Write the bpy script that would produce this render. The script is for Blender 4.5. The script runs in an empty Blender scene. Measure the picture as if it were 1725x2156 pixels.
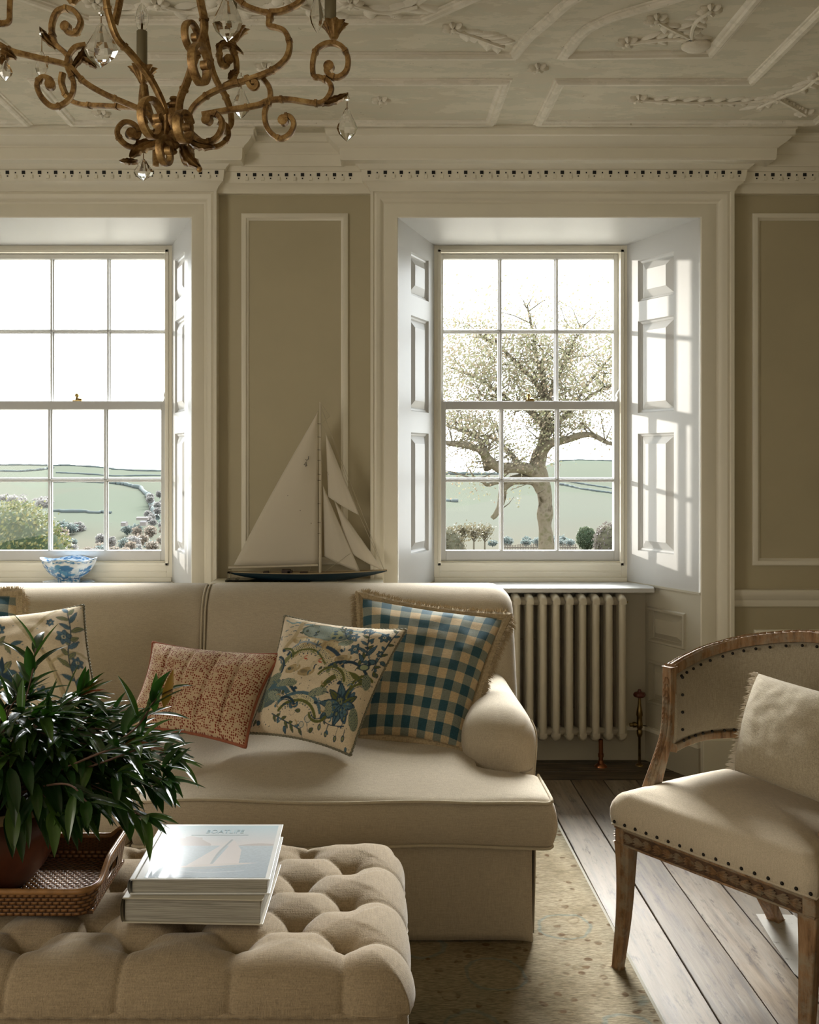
import bpy, math, random
import numpy as np
from mathutils import Vector, noise

# ------------------------------------------------------------------ camera, world, light
SC = bpy.context.scene
PI = math.pi
F = 2000.0          # focal length in pixels of the 1725 x 2156 frame
VX, VY = 785.0, 965.0   # where the optical axis meets the frame
EYE = 1.41
cam_d = bpy.data.cameras.new('camera'); cam = bpy.data.objects.new('camera', cam_d)
SC.collection.objects.link(cam); SC.camera = cam
cam.location = (0, 0, EYE); cam.rotation_euler = (PI/2, 0, 0)
cam_d.sensor_fit = 'AUTO'; cam_d.sensor_width = 36.0
cam_d.lens = F/2156*36.0
cam_d.shift_x = (862.5-VX)/2156; cam_d.shift_y = -(1078-VY)/2156
cam_d.clip_start = 0.05; cam_d.clip_end = 3000

SKY = 2.6
w = bpy.data.worlds.new('sky'); SC.world = w; w.use_nodes = True
nt = w.node_tree; bg = nt.nodes['Background']
tc = nt.nodes.new('ShaderNodeTexCoord'); sp = nt.nodes.new('ShaderNodeSeparateXYZ')
rp = nt.nodes.new('ShaderNodeValToRGB')
nt.links.new(tc.outputs['Generated'], sp.inputs[0]); nt.links.new(sp.outputs['Z'], rp.inputs[0])
rp.color_ramp.elements[0].position = 0.0; rp.color_ramp.elements[0].color = (.97, .985, 1.0, 1)
rp.color_ramp.elements[1].position = 0.7; rp.color_ramp.elements[1].color = (.90, .95, 1.0, 1)
nt.links.new(rp.outputs[0], bg.inputs[0]); bg.inputs[1].default_value = SKY

def aim(o, d):
    o.rotation_euler = Vector(d).to_track_quat('-Z', 'Y').to_euler()
sd = bpy.data.lights.new('sun', 'SUN'); sun = bpy.data.objects.new('sun', sd); SC.collection.objects.link(sun)
sd.energy = 1.15; sd.angle = math.radians(.9); sd.color = (1, .90, .80)
aim(sun, (.90, -.41, -.085)); sun.location = (-6, 8, 3)
# the bright hazy part of the sky, high in front of the windows
HAZE = 13.6
hd = bpy.data.lights.new('hazy_sun', 'SUN'); hz = bpy.data.objects.new('hazy_sun', hd); SC.collection.objects.link(hz)
hd.energy = HAZE; hd.angle = math.radians(42); hd.color = (1, .985, .975); aim(hz, (-.12, -1, -.68)); hz.location = (0, 9, 6)
# added fill lamps, standing in for assumed windows behind and beside the camera
def area_lamp(name, loc, d, sx, sy, e, col):
    l = bpy.data.lights.new(name, 'AREA'); l.shape = 'RECTANGLE'; l.size = sx; l.size_y = sy; l.energy = e; l.color = col
    o = bpy.data.objects.new(name, l); SC.collection.objects.link(o); o.location = loc; aim(o, d); return o
area_lamp('fill_rear', (-.4, -2.55, 1.7), (0, 1, -.05), 3.2, 1.9, 7, (1, .90, .75))
area_lamp('fill_side', (-3.35, .6, 1.6), (1, .1, 0), 1.8, 1.9, 24, (1, .93, .80))
# portals guide the sky light through the two windows
for px0, px1 in ((-1.888, -.964), (.296, 1.220)):
    o = area_lamp('sky_portal', ((px0+px1)/2, 4.72, 1.66), (0, -1, 0), px1-px0-.02, 1.5, 1, (1, 1, 1))
    o.data.cycles.is_portal = True
SC.view_settings.view_transform = 'Standard'; SC.view_settings.look = 'None'
SC.view_settings.gamma = 1.0; SC.view_settings.use_curve_mapping = False
EXPO = 1.45; SC.view_settings.exposure = EXPO
SC.cycles.max_bounces = 9; SC.cycles.diffuse_bounces = 5; SC.cycles.glossy_bounces = 4
SC.cycles.transmission_bounces = 6; SC.cycles.transparent_max_bounces = 12
SC.cycles.caustics_reflective = False; SC.cycles.caustics_refractive = False
SC.cycles.sample_clamp_indirect = 8.0

# ------------------------------------------------------------------ helpers
def at(px, py, D):
    return Vector(((px-VX)*D/F, D, EYE-(py-VY)*D/F))
def X(px, D): return (px-VX)*D/F
def Z(py, D): return EYE-(py-VY)*D/F
def lin(r, g, b):
    f = lambda c: (c/255/12.92 if c/255 <= .04045 else ((c/255+.055)/1.055)**2.4)
    return (f(r), f(g), f(b), 1)
def col4(c):
    return tuple(c) if len(c) == 4 else (c[0], c[1], c[2], 1)

def new_mat(name):
    m = bpy.data.materials.new(name); m.use_nodes = True
    return m, m.node_tree, m.node_tree.nodes['Principled BSDF']
def N(nt, t, **kw):
    n = nt.nodes.new(t)
    for k, v in kw.items():
        if k in n.inputs.keys(): n.inputs[k].default_value = v
        else: setattr(n, k, v)
    return n
def coords(nt, scale=(1, 1, 1), kind='Object', rot=(0, 0, 0)):
    tc = nt.nodes.new('ShaderNodeTexCoord'); mp = nt.nodes.new('ShaderNodeMapping')
    mp.inputs['Scale'].default_value = scale; mp.inputs['Rotation'].default_value = rot
    nt.links.new(tc.outputs[kind], mp.inputs[0]); return mp.outputs[0]
def ramp(nt, fac, stops):
    r = nt.nodes.new('ShaderNodeValToRGB'); e = r.color_ramp.elements
    while len(e) < len(stops): e.new(.5)
    for i, (p, c) in enumerate(stops): e[i].position = p; e[i].color = col4(c)
    nt.links.new(fac, r.inputs[0]); return r.outputs[0]
def noise_tex(nt, vec, scale, detail=4, rough=.55, out='Fac'):
    n = nt.nodes.new('ShaderNodeTexNoise'); n.inputs['Scale'].default_value = scale
    n.inputs['Detail'].default_value = detail; n.inputs['Roughness'].default_value = rough
    nt.links.new(vec, n.inputs['Vector']); return n.outputs[0] if out == 'Fac' else n.outputs['Color']
def mixc(nt, fac, a, b, mode='MIX'):
    m = nt.nodes.new('ShaderNodeMix'); m.data_type = 'RGBA'; m.blend_type = mode
    for s, v in ((0, fac), (6, a), (7, b)):
        if isinstance(v, (int, float)): m.inputs[s].default_value = v
        elif isinstance(v, (tuple, list)): m.inputs[s].default_value = col4(v)
        else: nt.links.new(v, m.inputs[s])
    return m.outputs[2]
def mth(nt, op, a, b=0.0, c=None):
    m = nt.nodes.new('ShaderNodeMath'); m.operation = op
    for i, v in enumerate((a, b) if c is None else (a, b, c)):
        if isinstance(v, (int, float)): m.inputs[i].default_value = v
        else: nt.links.new(v, m.inputs[i])
    return m.outputs[0]
def bump(nt, bs, h, strength=.3, dist=.01):
    b = nt.nodes.new('ShaderNodeBump'); b.inputs['Strength'].default_value = strength; b.inputs['Distance'].default_value = dist
    nt.links.new(h, b.inputs['Height']); nt.links.new(b.outputs[0], bs.inputs['Normal'])

def plain(name, c, rough=.5, metal=0., var=.08, vs=6., bmp=.0, bs_=80., spec=None):
    m, nt, bs = new_mat(name)
    v = coords(nt); n = noise_tex(nt, v, vs)
    c = col4(c); lo = tuple(x*(1-var) for x in c[:3]); hi = tuple(min(1, x*(1+var)) for x in c[:3])
    nt.links.new(ramp(nt, n, [(.3, lo), (.7, hi)]), bs.inputs['Base Color'])
    bs.inputs['Roughness'].default_value = rough; bs.inputs['Metallic'].default_value = metal
    if spec is not None: bs.inputs['Specular IOR Level'].default_value = spec
    if bmp: bump(nt, bs, noise_tex(nt, v, bs_, 3), bmp, .003)
    return m
def linen(name, c, fine=700., var=.16, sheen=.15, slub=.5, rough=.9):
    m, nt, bs = new_mat(name); c = col4(c)
    a = noise_tex(nt, coords(nt, (.07, 1, 1)), fine, 2); b = noise_tex(nt, coords(nt, (1, 1, .07)), fine, 2)
    cc = noise_tex(nt, coords(nt, (1, .07, 1)), fine, 2)
    wv = mth(nt, 'ADD', mth(nt, 'ADD', a, b), cc); wv = mth(nt, 'MULTIPLY', wv, .3333)
    big = noise_tex(nt, coords(nt), 9, 3)
    base = ramp(nt, wv, [(.36, tuple(x*(1-var*1.6) for x in c[:3])), (.64, tuple(min(1, x*(1+var)) for x in c[:3]))])
    base = mixc(nt, mth(nt, 'MULTIPLY', big, .35), base, tuple(x*.80 for x in c[:3]))
    nt.links.new(base, bs.inputs['Base Color'])
    bs.inputs['Roughness'].default_value = rough; bs.inputs['Specular IOR Level'].default_value = .2
    bs.inputs['Sheen Weight'].default_value = sheen; bs.inputs['Sheen Roughness'].default_value = .4
    bump(nt, bs, wv, slub, .002); return m

class MB:
    """collects faces of one mesh"""
    def __init__(s): s.v = []; s.f = []; s.m = []; s.uv = {}; s.c = None
    def add(s, vs, fs, mi=0):
        o = len(s.v); s.v += [tuple(p) for p in vs]
        s.f += [tuple(i+o for i in f) for f in fs]; s.m += [mi]*len(fs); return o
    def quad(s, a, b, c, d, mi=0): return s.add([a, b, c, d], [(0, 1, 2, 3)], mi)
    def box(s, x0, y0, z0, x1, y1, z1, mi=0):
        s.add([(x0, y0, z0), (x1, y0, z0), (x1, y1, z0), (x0, y1, z0), (x0, y0, z1), (x1, y0, z1), (x1, y1, z1), (x0, y1, z1)],
              [(0, 3, 2, 1), (4, 5, 6, 7), (0, 1, 5, 4), (1, 2, 6, 5), (2, 3, 7, 6), (3, 0, 4, 7)], mi)
    def hexa(s, pts, mi=0):
        s.add(pts, [(0, 3, 2, 1), (4, 5, 6, 7), (0, 1, 5, 4), (1, 2, 6, 5), (2, 3, 7, 6), (3, 0, 4, 7)], mi)
    def grid(s, P, mi=0, wu=False, wv=False):
        nu, nv = len(P), len(P[0]); vs = [p for r in P for p in r]; fs = []
        for i in range(nu if wu else nu-1):
            for j in range(nv if wv else nv-1):
                i2, j2 = (i+1) % nu, (j+1) % nv
                fs.append((i*nv+j, i2*nv+j, i2*nv+j2, i*nv+j2))
        return s.add(vs, fs, mi)
    def lathe(s, prof, c=(0, 0, 0), n=24, mi=0, cap=True, sx=1, sy=1, wob=None):
        P = []
        for r, z in prof:
            P.append([(c[0]+r*sx*math.cos(2*PI*k/n)*(1 if not wob else wob(k/n, z)), c[1]+r*sy*math.sin(2*PI*k/n)*(1 if not wob else wob(k/n, z)), c[2]+z) for k in range(n)])
        o = s.grid(P, mi, wv=True)
        if cap:
            s.f.append(tuple(o+k for k in range(n))[::-1]); s.m.append(mi)
            s.f.append(tuple(o+(len(prof)-1)*n+k for k in range(n))); s.m.append(mi)
    def tube(s, pts, r, n=8, mi=0, cap=True, closed=False, prof=None, up=None):
        pts = [Vector(p) for p in pts]; L = len(pts)
        if L < 2: return
        rs = r if isinstance(r, (list, tuple)) else [r]*L
        T = []
        for i in range(L):
            a = pts[(i-1) % L] if closed else pts[max(0, i-1)]; b = pts[(i+1) % L] if closed else pts[min(L-1, i+1)]
            t = (b-a); T.append(t.normalized() if t.length > 1e-9 else Vector((0, 0, 1)))
        u = Vector(up) if up is not None else (Vector((0, 0, 1)) if abs(T[0].z) < .9 else Vector((1, 0, 0)))
        rings = []
        for i in range(L):
            t = T[i]; u2 = u-t*u.dot(t)
            if u2.length < 1e-6: u2 = t.orthogonal()
            u2.normalize(); b = t.cross(u2)
            if up is None: u = u2
            if prof: ring = [pts[i]+(b*p[0]+u2*p[1])*rs[i] for p in prof]
            else: ring = [pts[i]+(b*math.cos(2*PI*k/n)+u2*math.sin(2*PI*k/n))*rs[i] for k in range(n)]
            rings.append(ring)
        m = len(rings[0]); o = s.grid(rings, mi, wu=closed, wv=True)
        if cap and not closed:
            s.f.append(tuple(o+k for k in range(m))[::-1]); s.m.append(mi)
            s.f.append(tuple(o+(L-1)*m+k for k in range(m))); s.m.append(mi)
    def ball(s, c, r, nu=10, nv=8, mi=0, sc=(1, 1, 1), f=None):
        P = []
        for i in range(nv+1):
            th = PI*i/nv; row = []
            for k in range(nu):
                ph = 2*PI*k/nu; d = Vector((math.sin(th)*math.cos(ph), math.sin(th)*math.sin(ph), math.cos(th)))
                q = r*(f(d) if f else 1); row.append((c[0]+d.x*q*sc[0], c[1]+d.y*q*sc[1], c[2]+d.z*q*sc[2]))
            P.append(row)
        s.grid(P, mi, wv=True)
    def build(s, name, mats, parent=None, smooth=35, bevel=0, seg=2, uv=None, colors=None):
        me = bpy.data.meshes.new(name); me.from_pydata(s.v, [], s.f)
        if not isinstance(mats, (list, tuple)): mats = [mats]
        for m in mats: me.materials.append(m)
        if len(mats) > 1: me.polygons.foreach_set('material_index', s.m)
        if uv is not None:
            l = me.uv_layers.new(name='UVMap'); li = np.empty(len(me.loops), dtype=np.int32); me.loops.foreach_get('vertex_index', li)
            l.data.foreach_set('uv', np.asarray(uv, dtype=np.float32)[li].ravel())
        if colors is not None:
            a = me.color_attributes.new('Col', 'FLOAT_COLOR', 'POINT')
            cc = np.ones((len(s.v), 4), dtype=np.float32); cc[:, :3] = np.asarray(colors)[:, :3]; a.data.foreach_set('color', cc.ravel())
        if smooth:
            me.polygons.foreach_set('use_smooth', [True]*len(me.polygons))
            if smooth < 180: me.set_sharp_from_angle(angle=math.radians(smooth))
        me.update()
        o = bpy.data.objects.new(name, me); SC.collection.objects.link(o)
        if parent is not None: o.parent = parent
        if bevel:
            b = o.modifiers.new('bevel', 'BEVEL'); b.width = bevel; b.segments = seg; b.limit_method = 'ANGLE'
            b.angle_limit = math.radians(40); b.harden_normals = False
        return o
def empty(name, loc=(0, 0, 0)):
    o = bpy.data.objects.new(name, None); SC.collection.objects.link(o); o.location = loc; o.empty_display_size = .05; return o
def tag(o, label, cat, group=None, kind=None):
    o['label'] = label; o['category'] = cat
    if group: o['group'] = group
    if kind: o['kind'] = kind
    return o
def struct(o): o['kind'] = 'structure'; return o
def rebase(root, loc):
    """move a thing's origin to its base without moving its parts"""
    loc = Vector(loc); root.location = loc
    for ch in root.children: ch.location = ch.location - loc
def base_mesh(o, loc):
    loc = Vector(loc); me = o.data
    co = np.empty(len(me.vertices)*3, dtype=np.float32); me.vertices.foreach_get('co', co)
    co = co.reshape(-1, 3)-np.array(loc[:], dtype=np.float32); me.vertices.foreach_set('co', co.ravel()); me.update(); o.location = loc
def spline(pts, n=8, closed=False):
    pts = [Vector(p) for p in pts]; out = []; L = len(pts)
    for i in range(L if closed else L-1):
        p0 = pts[i-1] if (i > 0 or closed) else pts[0]*2-pts[1]; p1 = pts[i]; p2 = pts[(i+1) % L]
        p3 = pts[(i+2) % L] if (i+2 < L or closed) else pts[-1]*2-pts[-2]
        for k in range(n):
            t = k/n; out.append(.5*((2*p1)+(p2-p0)*t+(2*p0-5*p1+4*p2-p3)*t*t+(3*p1-p0-3*p2+p3)*t**3))
    if not closed: out.append(pts[-1])
    return out
def ring_frame(mb, O, U, V, Nn, x0, z0, x1, z1, prof, mi=0, cap=False):
    """mitred rings around a rectangle: prof = [(inset, height)...] from the outside in"""
    P = []
    for ins, h in prof:
        P.append([O+U*(x0+ins)+V*(z0+ins)+Nn*h, O+U*(x1-ins)+V*(z0+ins)+Nn*h, O+U*(x1-ins)+V*(z1-ins)+Nn*h, O+U*(x0+ins)+V*(z1-ins)+Nn*h])
    o = mb.grid(P, mi, wv=True)
    if cap:
        k = o+4*(len(prof)-1); mb.f.append((k, k+3, k+2, k+1)); mb.m.append(mi)
def panelled(mb, O, U, V, Nn, W, H, u0, u1, panels, prof, mi=0):
    """board W x H with a column of sunk, fielded panels"""
    q = lambda a, b, c, d: mb.quad(O+U*a+V*b, O+U*c+V*b, O+U*c+V*d, O+U*a+V*d, mi)
    q(0, 0, u0, H); q(u1, 0, W, H); z = 0
    for v0, v1 in panels:
        q(u0, z, u1, v0); ring_frame(mb, O, U, V, Nn, u0, v0, u1, v1, prof, mi, cap=True); z = v1
    q(u0, z, u1, H)

# ------------------------------------------------------------------ materials
M = {}
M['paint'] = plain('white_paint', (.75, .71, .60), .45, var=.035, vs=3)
M['paint_dim'] = plain('white_paint_dimmed', (.52, .52, .51), .4, var=.03, vs=3)  # same white paint, darkened and cooled against the bright window light
M['beige'] = plain('beige_wall_paint', (.44, .39, .265), .6, var=.05, vs=2.5, bmp=.05)
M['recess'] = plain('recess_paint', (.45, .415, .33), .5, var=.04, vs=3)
M['black'] = plain('dark_hole', (.012, .012, .012), .8)
def ceiling_mat(name, a, b, c):
    m, nt, bs = new_mat(name); v = coords(nt)
    big = noise_tex(nt, coords(nt, (1, 2.1, 1)), 2.6, 9, .62); mid = noise_tex(nt, coords(nt, (.7, 1.8, 1)), 9, 6, .7)
    x = ramp(nt, big, [(.47, a), (.485, b)]); y = ramp(nt, mid, [(.50, (0, 0, 0)), (.53, (1, 1, 1))])
    k = mixc(nt, mth(nt, 'MULTIPLY', y, .7), x, c)
    spk = ramp(nt, noise_tex(nt, v, 30, 6, .7), [(.28, (.5, .45, .36)), (.34, (1, 1, 1))])
    nt.links.new(mixc(nt, 1.0, k, spk, 'MULTIPLY'), bs.inputs['Base Color']); bs.inputs['Roughness'].default_value = .8
    bump(nt, bs, mid, .15, .004); return m
M['ceil'] = ceiling_mat('distressed_plaster', (.56, .51, .40), (.625, .575, .46), (.53, .505, .40))
M['plaster'] = ceiling_mat('moulded_plaster', (.68, .63, .53), (.74, .69, .59), (.64, .60, .50))
# ------------------------------------------------------------------ the room
YW, YC, YS = 4.19, 4.15, 4.56          # wall face, window casing face, sash face
ZC = 2.79                              # ceiling
XL, XR, YB = -3.4, 2.5, -2.7
WIN = [dict(n=1, oL=-2.117, oR=-.793, iL=-1.888, iR=-.964, cL=-2.24, cR=-.679),
       dict(n=2, oL=.110, oR=1.434, iL=.296, iR=1.220, cL=-.010, cR=1.573)]
ZT, ZTI = 2.462, 2.431                 # outer and inner height of the window opening
ZSILL = .818
EX, EY, EZ = Vector((1, 0, 0)), Vector((0, 1, 0)), Vector((0, 0, 1))

# floor boards
def floor_mat(name, tones, spec_r=.56, paint=True, grain_axis=1, dark=1.0):
    m, nt, bs = new_mat(name)
    g = nt.nodes.new('ShaderNodeNewGeometry')
    sc = (1, .06, 1) if grain_axis == 1 else (.06, 1, 1)
    sc2 = (1, .22, 1) if grain_axis == 1 else (.22, 1, 1)
    add = nt.nodes.new('ShaderNodeVectorMath'); add.operation = 'ADD'
    cmb = nt.nodes.new('ShaderNodeCombineXYZ'); r7 = mth(nt, 'MULTIPLY', g.outputs['Random Per Island'], 37.0)
    nt.links.new(r7, cmb.inputs[2]); nt.links.new(coords(nt, sc), add.inputs[0]); nt.links.new(cmb.outputs[0], add.inputs[1])
    a2 = nt.nodes.new('ShaderNodeVectorMath'); a2.operation = 'ADD'; nt.links.new(coords(nt, sc2), a2.inputs[0]); nt.links.new(cmb.outputs[0], a2.inputs[1])
    gr = noise_tex(nt, add.outputs[0], 55, 6, .65); patch = noise_tex(nt, a2.outputs[0], 7, 7, .68); spk = noise_tex(nt, a2.outputs[0], 38, 8, .78)
    base = ramp(nt, gr, [(.32, tones[0]), (.5, tones[1]), (.68, tones[2])])
    wash = ramp(nt, patch, [(.42, (0, 0, 0)), (.60, (1, 1, 1))])
    base = mixc(nt, mth(nt, 'MULTIPLY', wash, .62), base, tones[3])
    isl = ramp(nt, g.outputs['Random Per Island'], [(0, (.80, .79, .77)), (1, (1.12, 1.12, 1.12))])
    base = mixc(nt, 1.0, base, isl, 'MULTIPLY')
    sp = ramp(nt, spk, [(.35, (.32, .27, .22)), (.46, (1, 1, 1))]); base = mixc(nt, 1.0, base, sp, 'MULTIPLY')
    nt.links.new(base, bs.inputs['Base Color'])
    rr = ramp(nt, patch, [(.35, (spec_r*.75,)*3), (.65, (spec_r*1.25,)*3)]); nt.links.new(rr, bs.inputs['Roughness'])
    bump(nt, bs, gr, .35, .002); return m
M['floor'] = floor_mat('old_pine_boards', [(.055, .035, .019), (.13, .090, .052), (.185, .140, .090), (.215, .188, .150)])
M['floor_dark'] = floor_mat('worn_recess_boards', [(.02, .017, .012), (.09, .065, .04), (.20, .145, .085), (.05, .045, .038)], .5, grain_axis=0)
random.seed(4)
mb = MB(); x = .868-.144*30; bw = .144; k = 0
while x < XR+.1:
    y = YB-random.random()*1.5
    while y < 4.165:
        ln = random.choice((2.6, 3.1, 3.6)) if x < .5 or x > 1.3 else 8
        y1 = min(4.165, y+ln)
        if y1 > YB: mb.box(x+.0022, max(y, YB-.1)+.001, -.025, x+bw-.0022, y1-.001, random.uniform(-.0006, .0006))
        y = y1
    x += bw
fl = struct(mb.build('floor', M['floor'], smooth=0, bevel=.0015, seg=1))
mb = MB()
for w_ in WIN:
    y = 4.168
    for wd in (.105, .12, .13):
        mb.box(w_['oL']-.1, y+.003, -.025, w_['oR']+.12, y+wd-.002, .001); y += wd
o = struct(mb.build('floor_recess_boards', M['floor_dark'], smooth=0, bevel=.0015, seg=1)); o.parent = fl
mb = MB(); mb.box(XL-.1, YB-.1, -.08, XR+.1, 4.72, -.026); o = mb.build('floor_void', M['black'], fl, smooth=0)
# a patch of old whitish paint on the boards at the right
m, nt, bs = new_mat('old_white_paint'); v = coords(nt)
nt.links.new(ramp(nt, noise_tex(nt, v, 14, 8, .7), [(.33, (.10, .085, .06)), (.40, (.44, .42, .38)), (.7, (.52, .50, .46))]), bs.inputs['Base Color']); bs.inputs['Roughness'].default_value = .35
mb = MB()
def floor_pt(px, py): D = EYE*F/(py-VY); return Vector((X(px, D), D, .0014))
c = [floor_pt(1592, 1925), floor_pt(1672, 1927), floor_pt(1760, 2010), floor_pt(1840, 2110), floor_pt(1742, 2110), floor_pt(1672, 2050), floor_pt(1628, 1985)]
mb.add(c, [tuple(range(len(c)))[::-1]]); mb.build('floor_paint_patch', m, fl, smooth=0)

# outer walls (mostly unseen)
def slab(name, x0, y0, z0, x1, y1, z1, mat):
    mb = MB(); mb.box(x0, y0, z0, x1, y1, z1); return struct(mb.build(name, mat, smooth=0))
slab('wall_left', XL-.15, YB-.1, -.08, XL, 4.75, 2.95, M['beige'])
slab('wall_right', XR, YB-.1, -.08, XR+.15, 4.75, 2.95, M['beige'])
slab('wall_rear', XL-.1, YB-.15, -.08, XR+.1, YB, 2.95, M['beige'])

# window wall: solid pieces around the two openings
mb = MB(); xs = [XL-.1]
for w_ in WIN: xs += [w_['cL']+.03, w_['cR']-.03]
xs.append(XR+.1)
for a, b in ((xs[0], xs[1]), (xs[2], xs[3]), (xs[4], xs[5])): mb.box(a, YW, -.08, b, 4.70, ZT+.12)
mb.box(XL-.1, YW, ZT+.11, XR+.1, 4.70, 2.95)
wall = struct(mb.build('wall_window_side', M['beige'], smooth=0))
# white panel mouldings, dado rails and skirting on the wall
mprof = [(0, 0), (0, .010), (.006, .014), (.020, .014), (.026, .006), (.031, .004), (.031, 0)]
def panel_strip(x0, z0, x1, z1):
    mb = MB(); ring_frame(mb, Vector((0, YW, 0)), EX, EZ, -EY, x0, z0, x1, z1, mprof); return mb.build('panel_moulding', M['paint'], wall, smooth=40)
ztop = Z(450, YW)
panel_strip(X(509, YW), Z(1188, YW), X(733, YW), ztop)
panel_strip(X(1584, YW), Z(1190, YW), 2.36, ztop)
panel_strip(X(1587, YW), .22, 2.36, Z(1325, YW))
panel_strip(X(509, YW), .22, X(733, YW), Z(1325, YW))
panel_strip(-3.2, Z(1190, YW), -2.33, ztop)
def extrude_x(mb, prof, x0, x1, y):   # prof [(out, z)]
    P = [[(xx, y-p, z) for p, z in prof] for xx in (x0, x1)]
    o = mb.grid(P); n = len(prof); mb.f.append(tuple(range(o, o+n))); mb.m.append(0); mb.f.append(tuple(range(o+n, o+2*n))[::-1]); mb.m.append(0)
dz = Z(1257, YW); dado = [(0, -.040), (.012, -.040), (.016, -.030), (.016, -.012), (.024, -.004), (.030, .010), (.034, .018), (.034, .034), (0, .036)]
for a, b in ((xs[0], WIN[0]['cL']), (WIN[0]['cR'], WIN[1]['cL']), (WIN[1]['cR'], XR)):
    mb = MB(); extrude_x(mb, [(p, dz+q) for p, q in dado], a, b, YW); mb.build('dado_rail', M['paint'], wall, smooth=30)
    mb = MB(); extrude_x(mb, [(0, 0), (.018, 0), (.018, .135), (.014, .150), (.006, .158), (0, .16)], a, b, YW); struct(mb.build('baseboard_window_side', M['paint'], smooth=30))

# window casings
def u_ring(mb, xL, xR, zt, y, prof, z0=0.0):
    P = []
    for ins, h in prof:
        P.append([(xL+ins, y-h, z0), (xL+ins, y-h, zt-ins), (xR-ins, y-h, zt-ins), (xR-ins, y-h, z0)])
    mb.grid(P)
shut_prof = [(0, 0), (.005, -.010), (.012, -.012), (.016, -.016), (.046, -.002), (.050, 0.0)]
for w_ in WIN:
    wn = struct(empty('window_%d' % w_['n'], ((w_['iL']+w_['iR'])/2, YS, ZSILL)))
    ch = []
    # casing: fillet, ogee, flat board
    mb = MB()
    prof = [(0, -.05), (0, .022), (.013, .022), (.016, .016), (.026, .020), (.040, .016), (.052, .004), (.056, .0), (.062, -.002), (.066, .0), (.118, .0), (.122, -.004)]
    zt = 2.585
    wid = w_['oL']-w_['cL']
    P = []
    for i, (ins, h) in enumerate(prof):
        f = ins/.122
        a = w_['cL']+(w_['oL']-w_['cL'])*f; b = w_['cR']+(w_['oR']-w_['cR'])*f; z_ = zt+(ZT-zt)*f
        P.append([(a, YC-h, 0), (a, YC-h, z_), (b, YC-h, z_), (b, YC-h, 0)])
    mb.grid(P); ch.append(mb.build('casing', M['paint'], smooth=30))
    for a, b in ((w_['cL']-.004, w_['oL']), (w_['oR'], w_['cR']+.004)):
        mb = MB(); mb.box(a, YC-.03, 0, b, YC+.03, .19); ch.append(mb.build('plinth_block', M['paint'], smooth=0, bevel=.004))
    # splayed reveals with fielded shutters, above and below the sill
    for side in (0, 1):
        if side == 0: A, B = Vector((w_['iL'], YS, 0)), Vector((w_['oL'], YC+.004, 0))
        else: A, B = Vector((w_['iR'], YS, 0)), Vector((w_['oR'], YC+.004, 0))
        U = (B-A); W = U.length; U.normalize(); nn = Vector((-U.y, U.x, 0)) if side == 1 else Vector((U.y, -U.x, 0))
        if nn.dot(Vector(((w_['iL']+w_['iR'])/2, 4, 0))-A) < 0: nn = -nn
        zs = ZSILL
        mb = MB(); H = ZT-zs+.0; O = A+EZ*zs
        k0 = .075; k1 = W*.66
        zz = lambda py, D=4.42: Z(py, D)-zs
        pans = [(zz(1162), zz(912)), (zz(868), zz(672)), (zz(630), zz(542))]
        panelled(mb, O, U, EZ, nn, W, H, k0, k1, pans, shut_prof)
        # inner skin step between shutter leaf and reveal edge
        mb.quad(O+U*(W-.010)+nn*.0, O+U*W, O+U*W+EZ*H, O+U*(W-.010)+EZ*H)
        ch.append(mb.build('shutter', M['paint_dim'], smooth=20))
        mb = MB()
        panelled(mb, A, U, EZ, nn, W, zs, .14, W-.085, [(.27, .475), (.555, .72)], [(0, 0), (.005, .009), (.014, .009), (.020, -.016), (.024, -.018), (.050, .004), (.052, .004)])
        # bead at sill level, skirting
        mb.hexa([O+EZ*-.006, O+U*W+EZ*-.006, O+U*W+nn*.004+EZ*-.006, O+nn*.004+EZ*-.006, O+EZ*.004, O+U*W+EZ*.004, O+U*W+nn*.004+EZ*.004, O+nn*.004+EZ*.004])
        ch.append(mb.build('lower_panelling', M['recess'], smooth=20))
        mb = MB()
        for (h0, h1, t, mi) in ((0, .142, .012, 0), (.142, .160, .018, 1)):
            mb.hexa([A+EZ*h0, A+U*W+EZ*h0, A+U*W+nn*t+EZ*h0, A+nn*t+EZ*h0, A+EZ*h1, A+U*W+EZ*h1, A+U*W+nn*t+EZ*h1, A+nn*t+EZ*h1], mi)
        ch.append(mb.build('baseboard', [M['recess'], M['paint']], smooth=0))
    # head soffit
    mb = MB(); mb.quad((w_['oL'], YC+.004, ZT), (w_['iL'], YS, ZTI), (w_['iR'], YS, ZTI), (w_['oR'], YC+.004, ZT))
    ch.append(mb.build('soffit', M['paint_dim'], smooth=0))
    # apron wall under the sill
    yb = 4.45; fL = w_['iL']+(w_['oL']-w_['iL'])*(YS-yb)/(YS-YC); fR = w_['iR']+(w_['oR']-w_['iR'])*(YS-yb)/(YS-YC)
    mb = MB(); O = Vector((fL-.02, yb, 0)); W = fR-fL+.04
    panelled(mb, O, EX, EZ, -EY, W, ZSILL, .12, W-.12, [(.24, .48), (.56, .74)], [(0, 0), (.004, -.012), (.020, -.014), (.05, -.004)])
    mb.box(fL-.02, yb-.014, 0, fR+.02, yb, .142); mb.box(fL-.02, yb-.020, .142, fR+.02, yb, .160, 1)
    ch.append(mb.build('apron', [M['recess'], M['paint']], smooth=20))
    # sill board
    mb = MB(); yf = 4.33
    g = lambda yy: (w_['iL']+(w_['oL']-w_['iL'])*(YS-yy)/(YS-YC), w_['iR']+(w_['oR']-w_['iR'])*(YS-yy)/(YS-YC))
    gl, gr_ = g(YS)[0], g(YS)[1]
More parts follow.
